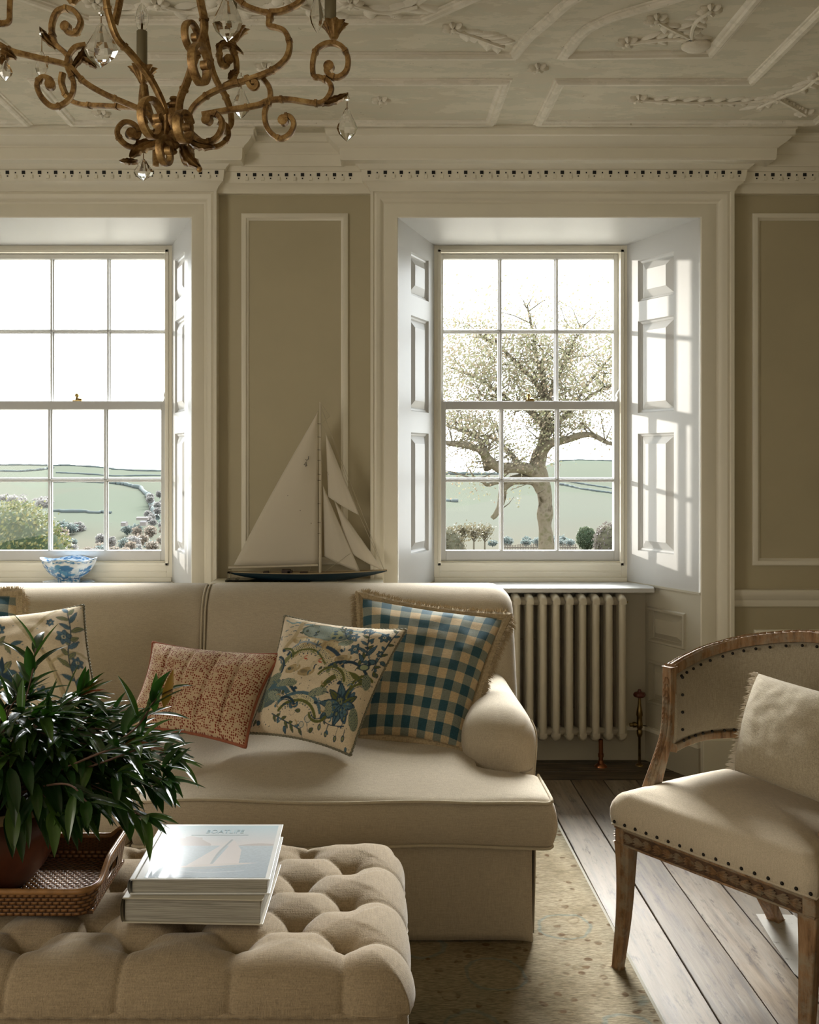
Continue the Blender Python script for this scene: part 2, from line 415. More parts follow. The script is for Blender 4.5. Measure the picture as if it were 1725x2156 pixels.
    mb.add([(gl-.05, YS+.02, ZSILL-.022), (gr_+.04, YS+.02, ZSILL-.022), (g(yf+.06)[1]-.01, yf+.06, ZSILL-.022), (g(yf)[1]-.055, yf, ZSILL-.022), (g(yf)[0]+.055, yf, ZSILL-.022), (g(yf+.06)[0]+.01, yf+.06, ZSILL-.022)] +
           [(gl-.05, YS+.02, ZSILL), (gr_+.04, YS+.02, ZSILL), (g(yf+.06)[1]-.01, yf+.06, ZSILL), (g(yf)[1]-.055, yf, ZSILL), (g(yf)[0]+.055, yf, ZSILL), (g(yf+.06)[0]+.01, yf+.06, ZSILL)],
           [(0, 1, 2, 3, 4, 5), (11, 10, 9, 8, 7, 6), (0, 6, 7, 1), (1, 7, 8, 2), (2, 8, 9, 3), (3, 9, 10, 4), (4, 10, 11, 5), (5, 11, 6, 0)])
    ch.append(mb.build('sill_board', M['paint_dim'], smooth=0, bevel=.005, seg=3))
    # box frame: jambs, head, staff beads, bottom apron
    iL, iR = w_['iL'], w_['iR']; mb = MB(); y0, y1 = YS-.002, 4.70; j = .026; zb = .9155
    for a, b in ((iL-.03, iL+j), (iR-j, iR+.03)): mb.box(a, y0, ZSILL-.05, b, y1, ZTI+.02)
    mb.box(iL+j-.001, y0+.0012, ZTI-.045+.02, iR-j+.001, y1, ZTI+.05)
    mb.box(iL+j-.001, y0+.0012, ZSILL-.05, iR-j+.001, y1, zb-.012)
    mb.box(iL+j-.001, y0+.01, zb-.03, iR-j+.001, y1, zb)
    # beads
    for a, b in ((iL+j-.010, iL+j+.006), (iR-j-.006, iR-j+.010)): mb.box(a, y0-.008, zb-.02, b, y0+.015, ZTI-.02)
    mb.box(iL+j-.01, y0-.008, ZTI-.034, iR-j+.01, y0+.015, ZTI-.020)
    mb.box(iL+j-.01, y0-.008, zb-.020, iR-j+.01, y0+.015, zb-.006)
    mb.box(iL+j, y0-.003, zb-.054, iR-j, y0+.004, zb-.046); mb.box(iL+.001, y0-.008, ZSILL, iR-.001, y0+.004, ZSILL+.022)
    ch.append(mb.build('window_frame', M['paint'], smooth=0, bevel=.002))
    # sashes: lower one nearer
    sL, sR = iL+j, iR-j
    mg, nt_, bsg = new_mat('window_glass_%d' % w_['n']); nd = nt_.nodes
    tr = nd.new('ShaderNodeBsdfTransparent'); gl_ = nd.new('ShaderNodeBsdfGlossy'); mx = nd.new('ShaderNodeMixShader'); fr = nd.new('ShaderNodeLayerWeight')
    tr.inputs[0].default_value = (.97, .985, .98, 1); gl_.inputs['Roughness'].default_value = .02; fr.inputs[0].default_value = .5
    nt_.links.new(mth(nt_, 'MULTIPLY_ADD', mth(nt_, 'POWER', fr.outputs['Facing'], 4.0), .35, .012), mx.inputs[0]); nt_.links.new(tr.outputs[0], mx.inputs[1]); nt_.links.new(gl_.outputs[0], mx.inputs[2]); nt_.links.new(mx.outputs[0], nd['Material Output'].inputs[0])
    def sash(zb_, zt_, yy, st, rb, rt, tk=.036):
        mb = MB(); mb.box(sL, yy, zb_, sL+st, yy+tk, zt_); mb.box(sR-st, yy, zb_, sR, yy+tk, zt_)
        mb.box(sL+st, yy, zb_, sR-st, yy+tk, zb_+rb); mb.box(sL+st, yy, zt_-rt, sR-st, yy+tk, zt_)
        a, b, c, d = sL+st, sR-st, zb_+rb, zt_-rt; bw2 = .0105
        def bar(p0, p1, q0, q1, vert):
            # glazing bar with a thin nose and a wider shoulder behind
            if vert: mb.box(p0+bw2*.55, yy+.002, q0, p1-bw2*.55, yy+tk, q1); mb.box(p0, yy+.018, q0, p1, yy+tk-.004, q1)
            else: mb.box(p0, yy+.002, q0+bw2*.55, p1, yy+tk, q1-bw2*.55); mb.box(p0, yy+.018, q0, p1, yy+tk-.004, q1)
        for k_ in (1, 2):
            xx = a+(b-a)*k_/3; bar(xx-bw2, xx+bw2, c, d, True)
        zz_ = (c+d)/2; bar(a, b, zz_-bw2, zz_+bw2, False)
        s_ = mb.build('sash', M['paint_dim'], smooth=0, bevel=.0025)
        mb = MB(); mb.box(a, yy+tk*.6, c, b, yy+tk*.6+.003, d); g_ = mb.build('glass_pane', mg, s_, smooth=0); return s_
    zm0, zm1 = 1.645, 1.686
    lo = sash(zb, zm1, YS+.016, .031, .050, .040); up = sash(zm0, ZTI-.030, YS+.056, .022, .035, .022)
    # horns of the upper sash and brass catch
    mb = MB()
    for xx, s_ in ((sL, 1), (sR, -1)):
        P = [(0, 0), (.020, 0), (.014, .018), (.019, .030), (.012, .046), (0, .062)]
        a = [(xx+s_*p, YS+.014, zm1-.001+q) for p, q in P]; b = [(p_[0], p_[1]+.03, p_[2]) for p_ in a]; n_ = len(P)
        mb.add(a+b, [tuple(range(n_)), tuple(range(2*n_-1, n_-1, -1))]+[(i, n_+i, n_+(i+1) % n_, (i+1) % n_) for i in range(n_)])
    mb.build('horn', M['paint_dim'], lo, smooth=20)
    M.setdefault('brass', plain('aged_brass', (.42, .31, .13), .32, 1.0, var=.25, vs=40))
    mb = MB(); xc = (sL+sR)/2
    mb.box(xc-.022, YS+.018, zm1, xc+.022, YS+.048, zm1+.005); mb.lathe([(.009, 0), (.007, .010), (.005, .014), (.010, .020), (.011, .026), (.006, .034), (.001, .035)], (xc-.004, YS+.032, zm1+.004), 12)
    mb.tube([(xc, YS+.032, zm1+.01), (xc+.02, YS+.03, zm1+.009)], .005); mb.build('sash_catch', M['brass'], lo, smooth=40)
    ch += [lo, up]
    for c_ in ch:
        c_.parent = wn; c_.location = c_.location-Vector(wn.location)
WALLV = None

# ------------------------------------------------------------------ cornice, two tiers, breaking forward over the windows
def cornice(name, profile, jog, mat, XA=XL, XB=XR):
    mb = MB(); P = []
    for p, z in profile:
        row = [(XA, YC+jog-p, z)]
        for w_ in WIN:
            row += [(w_['cL']-p, YC+jog-p, z), (w_['cL']-p, YC-p-.022, z), (w_['cR']+p, YC-p-.022, z), (w_['cR']+p, YC+jog-p, z)]
        row.append((XB, YC+jog-p, z)); P.append(row)
    mb.grid(P); return mb
lowp = [(-.05, 2.570), (.0, 2.570), (.004, 2.578), (.010, 2.588), (.022, 2.598), (.030, 2.604), (.034, 2.606), (.034, 2.612), (.036, 2.618), (.040, 2.652), (.046, 2.654), (.050, 2.660), (.060, 2.668), (.066, 2.674), (.070, 2.676), (.070, 2.682), (.03, 2.683)]
crn = struct(cornice('trim_1', lowp, .012, M['paint']).build('trim_1', M['paint'], smooth=28))
crn.name = 'trim_1'
upp = [(.03, 2.672), (.110, 2.672), (.118, 2.668), (.124, 2.668), (.128, 2.674), (.130, 2.715), (.136, 2.718), (.138, 2.722), (.144, 2.726), (.158, 2.734), (.168, 2.744), (.174, 2.752), (.184, 2.755), (.184, 2.774), (.190, 2.778), (.190, 2.80)]
cr2 = struct(cornice('trim_2', upp, .065, M['paint']).build('trim_2', M['paint'], smooth=28))
# pierced dentils
mb = MB(); mk = MB(); pitch = .0693
def dentils(x0, x1, y):
    n = int((x1-x0)/pitch); st = x0+((x1-x0)-n*pitch)/2
    for i in range(n+1):
        xx = st+i*pitch
        mk.box(xx-.0075, y-.0405, 2.634, xx+.0075, y-.0300, 2.648)      # square piercing
        mk.box(xx-.0028, y-.0390, 2.623, xx+.0028, y-.0300, 2.628)
        if i < n:
            mk.box(xx+pitch/2-.0028, y-.0400, 2.637, xx+pitch/2+.0028, y-.03, 2.643)
            mb.box(xx+pitch/2-.006, y-.043, 2.616, xx+pitch/2+.006, y-.030, 2.630)
ye = YC+.012
dentils(-2.20, WIN[0]['cR']+.01, YC-.022); dentils(WIN[0]['cR']+.075, WIN[1]['cL']-.065, ye); dentils(WIN[1]['cL']-.01, WIN[1]['cR']+.01, YC-.022); dentils(WIN[1]['cR']+.075, XR-.05, ye)
mb.build('dentil_drop', M['paint'], crn, smooth=0); mk.build('pierced_hole', M['black'], crn, smooth=0)

# ------------------------------------------------------------------ moulded ceiling
mb = MB(); mb.box(XL-.1, YB-.1, ZC, XR+.1, 4.72, ZC+.15); ceil = struct(mb.build('ceiling', M['ceil'], smooth=0))
def cpt(px, py):
    D = (ZC-EYE)*F/(VY-py); return (X(px, D), D)
rib_prof = [(-.030, 0), (-.028, .006), (-.020, .007), (-.017, .014), (-.008, .020), (.008, .020), (.014, .012), (.022, .009), (.027, .004), (.030, 0)]
def rib(pts, closed=False, w=1.0):
    L = len(pts); P = []
    V2 = [Vector((p[0], p[1])) for p in pts]
    for i in range(L):
        a = V2[i-1] if (i > 0 or closed) else None; b = V2[(i+1) % L] if (i < L-1 or closed) else None; p = V2[i]
        d1 = (p-a).normalized() if a is not None else (b-p).normalized(); d2 = (b-p).normalized() if b is not None else d1
        n1 = Vector((-d1.y, d1.x)); n2 = Vector((-d2.y, d2.x)); n = (n1+n2); n.normalize(); k = 1/max(.35, n.dot(n1))
        P.append([(p.x+n.x*q*k*w, p.y+n.y*q*k*w, ZC-h*w) for q, h in rib_prof])
    mb = MB(); mb.grid(P, wu=closed); return mb.build('plaster_rib', M['plaster'], ceil, smooth=30)
AX = -.37
def rect(x0, y0, x1, y1): rib([(x0, y0), (x1, y0), (x1, y1), (x0, y1)], True, .8)
rect(-1.235, 3.475, .485, 3.90)
# L-shaped border panels either side, mirrored about the ceiling's axis
def mir(pts): return [(2*AX-x_, y_) for x_, y_ in pts][::-1]
Lp = [(.685, 3.90), (.685, 3.475), (1.385, 3.475), (1.385, -2.0), (1.82, -2.0), (1.82, 3.90)]
rib(Lp, True, .8); rib(mir(Lp), True, .8)
def arc(cx, cy, r, a0, a1, n=16): return [(cx+r*math.cos(math.radians(a0+(a1-a0)*i/n)), cy+r*math.sin(math.radians(a0+(a1-a0)*i/n))) for i in range(n+1)]
pa = spline([Vector((*p, 0)) for p in (cpt(1190, 116), cpt(1226, 70), cpt(1285, 36), (.885, 2.86), (1.00, 2.76))], 6); pa = [(p.x, p.y) for p in pa]
Q = pa+[(1.15, 2.70), (1.15, 3.235)]
rib(Q, True, .8); rib(mir(Q), True, .8)
pb = spline([Vector((*p, 0)) for p in (cpt(1083, 116), cpt(1112, 80), cpt(1158, 40), (.600, 2.86), (.70, 2.70))], 6); pb = [(p.x, p.y) for p in pb]
pl = [(-.37-(p[0]+.37)*1.0, p[1]) for p in pb][::-1]
rib(pl+pb, False, .8)
oc = [(-.895, 2.985), (.157, 2.985), (.44, 2.70), (.44, 2.0), (.157, 1.70), (-.895, 1.70), (-1.18, 2.0), (-1.18, 2.70)]
rib(oc, True, .8)
# plaster roses, sprigs and garlands
def leafrel(mb, p, ang, ln, wd, h=.012):
    d = Vector((math.cos(ang), math.sin(ang))); n = Vector((-d.y, d.x)); P = []
    for i in range(6):
        t = i/5; ww = wd*math.sin(PI*min(1, t*.92+.06))**.8; c_ = Vector((p[0], p[1]))+d*ln*t
        P.append([(c_.x+n.x*ww*s_, c_.y+n.y*ww*s_, ZC-(h*(1-s_*s_)*(.5+.5*math.sin(PI*t))+.0)) for s_ in (-1, -.5, 0, .5, 1)])
    mb.grid(P)
def rosette(mb, x, y, r, petals=7):
    for k in range(petals):
        a = 2*PI*k/petals; leafrel(mb, (x+math.cos(a)*r*.2, y+math.sin(a)*r*.2), a, r*.9, r*.30, .014)
    mb.ball((x, y, ZC-.010), r*.26, 10, 6, sc=(1, 1, .8))
for px, py in ((1133, 142), (802, 210), (560, 140), (214, 238)):
    x_, y_ = cpt(px, py); mb = MB(); rosette(mb, x_, y_, .035); mb.build('plaster_rose', M['plaster'], ceil, smooth=50)
random.seed(9)
def garland(pxs, ll=.055, lw=.013, step=.045, ends=True, stem=.007, tint=None, ps=True):
    pts = spline([Vector((*(cpt(*p) if ps else p), 0)) for p in pxs], 10); mb = MB()
    mb.tube([(p.x, p.y, ZC-.006) for p in pts], stem, 6)
    acc = 0; s_ = 1
    for i in range(1, len(pts)):
        acc += (pts[i]-pts[i-1]).length
        if acc > step:
            acc = 0; d = pts[i]-pts[i-1]; a = math.atan2(d.y, d.x); s_ = -s_
            for q in (0, 1): leafrel(mb, (pts[i].x, pts[i].y), a+s_*random.uniform(.5, .95)*(1 if q == 0 else -1), ll*random.uniform(.9, 1.4), lw*1.15, .009)
    if ends: rosette(mb, pts[0].x, pts[0].y, .036, 7)
    return mb.build('plaster_sprig', M['plaster'], ceil, smooth=50)
garland([(1345, 207), (1420, 212), (1500, 213), (1570, 212), (1622, 206), (1640, 204)], step=.05)
garland([(1725, 158), (1690, 185), (1660, 195), (1640, 204), (1600, 222), (1592, 224)], ll=.07, step=.035)
garland([(1695, 236), (1672, 222), (1650, 210), (1640, 204)], ll=.02, lw=.01, step=.02, stem=.010)
garland([(1322, 88), (1370, 82), (1430, 78), (1458, 78)], ll=.06, step=.04)
garland([(1383, 40), (1410, 55), (1440, 70), (1460, 82)], ll=.06, step=.045)
garland([(1495, 20), (1470, 38), (1460, 55), (1456, 78)], ll=.05, step=.04)
mb = MB(); x_, y_ = cpt(1466, 90); mb.ball((x_, y_, ZC-.01), .05, 12, 8, sc=(1, .8, .4)); mb.build('plaster_boss', M['plaster'], ceil, smooth=60)
garland([(955, 58), (990, 70), (1030, 85), (1062, 96)], ll=.065, lw=.016, step=.035)
for a, b in ((200, 330), (330, 480), (480, 600), (620, 740), (740, 880)):
    garland([(a, 2+random.random()*6), ((a+b)/2, 22), (b, 4+random.random()*6)], ll=.09, lw=.018, step=.05)
m_ = [(1322, 88), (1370, 82), (1430, 78), (1458, 78)]
garland([(2*AX-cpt(*p)[0], cpt(*p)[1]) for p in m_], ll=.06, step=.04, ps=False)
# ------------------------------------------------------------------ soft shapes
def axis_pts(lo, hi, r, n, k=4, extra=()):
    a = [lo+r*(1-math.cos(PI/2*i/k)) for i in range(k)] if r > 0 else [lo]
    m = [lo+r+(hi-lo-2*r)*i/n for i in range(n+1)]
    e = [hi-r*(1-math.cos(PI/2*i/k)) for i in range(k)][::-1] if r > 0 else [hi]
    s = sorted(set([round(v_, 6) for v_ in a+m+e+list(extra)])); return s
def softbox(mb, lo, hi, r, n=(10, 10, 10), f=None, mi=0, k=4, extra=((), (), ())):
    """a box with rounded edges, its surface points passed through f"""
    rr = r if isinstance(r, (tuple, list)) else (r, r, r)
    A = [axis_pts(lo[i], hi[i], rr[i], n[i], k, extra[i]) for i in range(3)]
    idx = {}; vs = []; fs = []
    def vid(i, j, k_):
        key = (i, j, k_)
        if key not in idx:
            p = [A[0][i], A[1][j], A[2][k_]]; inner = [min(max(p[q], lo[q]+rr[q]), hi[q]-rr[q]) for q in range(3)]
            d = [(p[q]-inner[q])/rr[q] if rr[q] > 0 else 0 for q in range(3)]; L = math.sqrt(sum(x_*x_ for x_ in d))
            if L > 1e-9: p = [inner[q]+d[q]/L*rr[q]*min(1, 1) for q in range(3)] if max(abs(x_) for x_ in d) > .999 else p
            v_ = Vector(p); idx[key] = len(vs); vs.append(f(v_) if f else v_)
        return idx[key]
    nx, ny, nz = len(A[0])-1, len(A[1])-1, len(A[2])-1
    for i in range(nx):
        for j in range(ny):
            fs.append((vid(i, j, 0), vid(i, j+1, 0), vid(i+1, j+1, 0), vid(i+1, j, 0)))
            fs.append((vid(i, j, nz), vid(i+1, j, nz), vid(i+1, j+1, nz), vid(i, j+1, nz)))
    for i in range(nx):
        for k_ in range(nz):
            fs.append((vid(i, 0, k_), vid(i+1, 0, k_), vid(i+1, 0, k_+1), vid(i, 0, k_+1)))
            fs.append((vid(i, ny, k_), vid(i, ny, k_+1), vid(i+1, ny, k_+1), vid(i+1, ny, k_)))
    for j in range(ny):
        for k_ in range(nz):
            fs.append((vid(0, j, k_), vid(0, j, k_+1), vid(0, j+1, k_+1), vid(0, j+1, k_)))
            fs.append((vid(nx, j, k_), vid(nx, j+1, k_), vid(nx, j+1, k_+1), vid(nx, j, k_+1)))
    mb.add(vs, fs, mi)
def nz3(p, s, seed=0): return noise.noise(Vector((p[0]*s+seed, p[1]*s+seed*1.7, p[2]*s-seed)))
def sm(a, b, x_):
    t = min(1, max(0, (x_-a)/(b-a))); return t*t*(3-2*t)

# ------------------------------------------------------------------ sofa
M['sofa'] = linen('natural_linen', (.47, .40, .30), 620)
M['sofa_pipe'] = linen('linen_piping', (.52, .45, .33), 900)
SX0, SX1, SEAM = -1.90, .520, -.700
sofa = empty('sofa', (0, 0, 0))
def back_f(p):
    t = (p.z-.30)/.60; q = p.copy()
    q.y += .20*max(0, t)**1.1
    g = math.exp(-((p.x-(SEAM+.062-.02*t))/.014)**2); front = 1 if p.y < 3.62 else 0
    if p.y < 3.64 or p.z > .86: q.y += .012*g*(1 if p.y < 3.66 else .3); q.z -= .008*g*(p.z > .85)
    q.y += -.012*math.sin(PI*min(1, max(0, t)))*(p.y < 3.6)
    q.y += .004*nz3(p, 5, 3)*(p.y < 3.62)
    return q
mb = MB(); sx = SEAM+.062
softbox(mb, (SX0+.02, 3.515, .28), (.556, 3.76, .903), (.085, .10, .085), (50, 3, 14), back_f, k=6,
        extra=([sx+d for d in (-.04, -.03, -.022, -.016, -.010, -.005, 0, .005, .010, .016, .022, .03, .04)], (), ()))
mb.build('back', M['sofa'], sofa, smooth=180)
mb = MB()
for dx in (-.0065, .0065):
    pts = []
    for i in range(31):
        t = i/30; z_ = .44+.463*t
        if t < .82: p = Vector((sx, 3.515, z_))
        else:
            a = (t-.82)/.18*PI/2*1.5; p = Vector((sx, 3.515+.10*(1-math.cos(a)), .903-.085+.085*math.sin(a)))
        q = back_f(p); q.x = sx+.0+dx-.02*(q.z-.3)/.6; q.y -= .004; pts.append(q)
    mb.tube(pts, .0042, 8)
mb.build('back_piping', M['sofa_pipe'], sofa, smooth=180)
def arm(x_in, x_out, sgn):
    def f(p):
        q = p.copy(); t = sm(3.05, 3.62, p.y)
        w = (p.x-x_out)/(x_in-x_out)
        q.x = x_out+(x_in-x_out)*w*(1-.36*t)
        if p.z > .42: q.z += -.010*t-.012*(1-sm(3.0, 3.2, p.y))
        bul = .016*math.exp(-((p.z-.50)/.13)**2)*(1-t); q.x += sgn*bul*(1-2*w)*.8
        q.y += .03*sm(.5, .62, p.z)*(1-t)*0+.004*nz3(p, 7)
        # pleats gathered at the outer front
        if p.y < 3.12 and w < .55:
            for zz in (.515, .565, .605):
                q.y += .004*math.exp(-((p.z-zz+.04*(w*2)**2)/.005)**2)*(1-w/.55)
        return q
    lo = (min(x_in, x_out), 2.985, .10); hi = (max(x_in, x_out), 3.70, .612)
    mb = MB(); softbox(mb, lo, hi, (.100, .130, .105), (8, 10, 34), f, k=10); o = mb.build('arm', M['sofa'], sofa, smooth=180)
    mb = MB(); pts = []
    for i in range(40):
        t = i/39
        if t < .55: p = Vector((x_out, 3.10, .30+(.50-.30)*t/.55))
        else:
            a = (t-.55)/.45*PI*.16; p = Vector((x_out-sgn*.100*(1-math.cos(a)), 3.10+.03*(t-.55), .507+.105*math.sin(a)))
        q = f(p); q.x += sgn*.001; pts.append(q)
    mb.tube(pts, .0038, 8); mb.build('arm_piping', M['sofa_pipe'], sofa, smooth=180)
arm(.300, .520, 1); arm(SX0+.24, SX0+.02, -1)
def cushion(x0, x1, side):
    hx = (x1-x0)/2; cx = (x0+x1)/2; YF, YK = 2.735, 3.60
    def f(p):
        q = p.copy(); u = (p.x-cx)/hx; v_ = (p.y-(YF+YK)/2)/((YK-YF)/2); t = (p.z-.285)/.14
        if t > .5: q.z += .050*max(0, 1-abs(u)**2.6)*max(0, 1-abs(v_)**2.2)*(t-.5)*2 + .009*nz3(p, 4, 1)*(t > .9)
        fr = max(0, -v_-.93)/.07
        q.y -= .020*math.sin(PI*min(1, max(0, t)))*fr
        q.x += (.018*math.sin(PI*min(1, max(0, t))))*sm(.93, 1, abs(u))*(1 if u > 0 else -1)*(.9 if (u > 0) == (side > 0) else .25)
        if side > 0 and p.y > 2.975: q.x = min(q.x, .325)
        if side < 0 and p.y > 2.975: q.x = max(q.x, x0+.20)
        q.z += .005*math.sin(p.x*9)*fr; return q
    mb = MB(); softbox(mb, (x0, YF, .285), (x1, YK, .425), (.022, .026, .020), (40, 30, 6), f, k=4)
    c_ = mb.build('seat_cushion', M['sofa'], sofa, smooth=180)
    mb = MB()
    for zz, zt in ((.421, .421), (.291, .291)):
        pts = [f(Vector((x0+.004, 2.97, zz)))]+[f(Vector((x0+.002, YF+.03, zz)))]
        pts += [f(Vector((x0+.008, YF+.008, zz)))]+[f(Vector((x0+.02+(x1-x0-.04)*i/40, YF+.001, zz))) for i in range(41)]+[f(Vector((x1-.008, YF+.008, zz)))]
        pts += [f(Vector((x1-.002, YF+.03, zz))), f(Vector((x1-.004, 2.97, zz)))]
        mb.tube(spline(pts, 3), .0048, 8)
    mb.build('cushion_piping', M['sofa_pipe'], c_, smooth=180)
cushion(SEAM+.004, .520, 1); cushion(SX0, SEAM-.004, -1)
# frame and skirt
mb = MB(); mb.box(SX0+.03, 2.80, .03, .47, 3.72, .287); mb.build('base', M['sofa'], sofa, smooth=0)
def skirt(P0, P1, hang, seed, nrm):
    P0, P1 = Vector(P0), Vector(P1); d = P1-P0; L = d.length; nrm = Vector(nrm); rows = []
    n = max(12, int(L/.03))
    front = []; 
    for j in range(15):
        t = j/14; z_ = .286*(1-t)+hang*t; row = []
        for i in range(n+1):
            s_ = i/n; p = P0+d*s_
            wv = (.010*math.sin(s_*L*5+seed)+.008*nz3((s_*L, seed, 0), 3, seed)+.004)*t**1.5
            e = .012*t*t*(math.exp(-(1-s_)*L/.03))
            row.append((p.x+nrm.x*(wv+e), p.y+nrm.y*(wv+e), z_+(.010*nz3((s_*L, 1, seed), 2.5, seed))*t))
        rows.append(row)
    mb = MB(); mb.grid(rows); o = mb.build('skirt', M['sofa'], sofa, smooth=180)
    sl = o.modifiers.new('thick', 'SOLIDIFY'); sl.thickness = .004; sl.offset = 0
    return o
skirt((SEAM-.006, 2.757, 0), (.462, 2.757, 0), .012, 1.0, (0, -1, 0))
skirt((SX0+.04, 2.757, 0), (SEAM-.004, 2.757, 0), .012, 2.2, (0, -1, 0))
skirt((.478, 2.790, 0), (.478, 3.74, 0), .012, 4.1, (1, 0, 0))
skirt((SX0+.03, 3.74, 0), (SX0+.03, 2.790, 0), .012, 5.1, (-1, 0, 0))
rebase(sofa, (-.69, 3.24, 0))
tag(sofa, 'long cream linen sofa with low rounded arm and skirted base under the windows', 'sofa')

# ------------------------------------------------------------------ painted cloth patterns (colours laid on the mesh)
class Canvas:
    def __init__(s, n, base):
        s.n = n; g = (np.arange(n)+.5)/n; s.x, s.y = np.meshgrid(g, g, indexing='ij'); s.a = np.zeros((n, n, 3)); s.a[:] = base
        s.nz = np.random.RandomState(3)
    def put(s, mask, c, al=1.0):
        k = np.clip(mask, 0, 1)[..., None]*al; s.a = s.a*(1-k)+np.array(c[:3])*k
    def soft(s, d, e=None): return np.clip(.5-d*s.n*.8, 0, 1)
    def ell(s, cx, cy, rx, ry, rot, c, al=1.0, line=None, lw=.004):
        dx, dy = s.x-cx, s.y-cy; co, si = math.cos(rot), math.sin(rot); u = dx*co+dy*si; v = -dx*si+dy*co
        q = np.sqrt((u/rx)**2+(v/ry)**2); d = (q-1)*min(rx, ry); s.put(s.soft(d), c, al)
        if line is not None: s.put(s.soft(abs(d)-lw), line)
    def leaf(s, x0, y0, x1, y1, w, c, line=None, lw=.003):
        L = math.hypot(x1-x0, y1-y0); a = math.atan2(y1-y0, x1-x0); dx, dy = s.x-x0, s.y-y0
        u = (dx*math.cos(a)+dy*math.sin(a))/L; v = -dx*math.sin(a)+dy*math.cos(a); uu = np.clip(u, 0, 1)
        wd = w*np.sin(PI*uu**.8)**.8; d = np.where((u < 0) | (u > 1), 1, abs(v)-wd); s.put(s.soft(d), c)
        if line is not None: s.put(s.soft(abs(d)-lw)*((u > -.02) & (u < 1.02)), line); s.put(s.soft(abs(v)-lw*.6)*((u > 0) & (u < .9)), line, .8)
    def seg(s, x0, y0, x1, y1, w, c, al=1.0):
        vx, vy = x1-x0, y1-y0; L2 = vx*vx+vy*vy+1e-12; t = np.clip(((s.x-x0)*vx+(s.y-y0)*vy)/L2, 0, 1)
        d = np.hypot(s.x-x0-t*vx, s.y-y0-t*vy)-w; s.put(s.soft(d), c, al)
    def path(s, pts, w, c, al=1.0, n=5):
        q = spline([Vector((p[0], p[1], 0)) for p in pts], n)
        for a, b in zip(q, q[1:]): s.seg(a.x, a.y, b.x, b.y, w, c, al)
    def dot(s, x, y, r, c): s.ell(x, y, r, r, 0, c)
    def arc(s, cx, cy, r, a0, a1, w, c, dots=None, sy=1.0):
        n = 14; P = [(cx+r*math.cos(math.radians(a0+(a1-a0)*i/n)), cy+sy*r*math.sin(math.radians(a0+(a1-a0)*i/n))) for i in range(n+1)]
        for a, b in zip(P, P[1:]): s.seg(*a, *b, w, c)
        if dots:
            for i in range(0, n+1):
                a = math.radians(a0+(a1-a0)*i/n); s.dot(cx+(r-w-dots[1])*math.cos(a), cy+sy*(r-w-dots[1])*math.sin(a), dots[0], dots[2])
    def scales(s, cx, cy, rx, ry, rot, c, c2, st=.022):
        dx, dy = s.x-cx, s.y-cy; co, si = math.cos(rot), math.sin(rot); u = dx*co+dy*si; v = -dx*si+dy*co
        ins = ((u/rx)**2+(v/ry)**2) < 1; s.put(ins*1., c)
        r = np.floor(v/st*1.6); uu = (u/st+.5*(r % 2)) % 1; vv = (v/st*1.6) % 1
        s.put(ins*(((uu-.5)**2*1.6+(vv-.5)**2) < .07), c2)
    def finish(s, grain=.05):
        s.a *= (1+grain*(s.nz.rand(s.n, s.n, 1)-.5)*2); return np.clip(s.a, 0, 1)
CR = (.60, .50, .355); BL = (.024, .050, .078); BL2 = (.075, .14, .18); GR = (.11, .12, .035); GR2 = (.20, .21, .10); TN = (.36, .26, .13); RD = (.42, .08, .04); SK = (.12, .27, .34)
def star(c, x, y, r, col=BL2, ln=BL):
    for k in range(6):
        a = 2*PI*k/6+.3; c.leaf(x, y, x+r*math.cos(a), y+r*math.sin(a), r*.30, col, ln, .0025)
    c.dot(x, y, r*.25, (.5, .45, .3)); c.dot(x, y, r*.12, BL)
def twig(c, pts, n, ll, lw, leafc=GR, stem=BL, seed=1, both=True):
    rr = random.Random(seed); c.path(pts, .0045, stem); q = spline([Vector((p[0], p[1], 0)) for p in pts], 8)
    for i in range(n):
        k = int((i+.7)/n*(len(q)-1)); d = q[min(k+1, len(q)-1)]-q[max(0, k-1)]; a = math.atan2(d.y, d.x)+(1 if i % 2 else -1)*rr.uniform(.5, 1.1)
        l_ = ll*rr.uniform(.7, 1.2); c.leaf(q[k].x, q[k].y, q[k].x+l_*math.cos(a), q[k].y+l_*math.sin(a), lw, leafc if rr.random() < .55 else BL2, BL, .002)
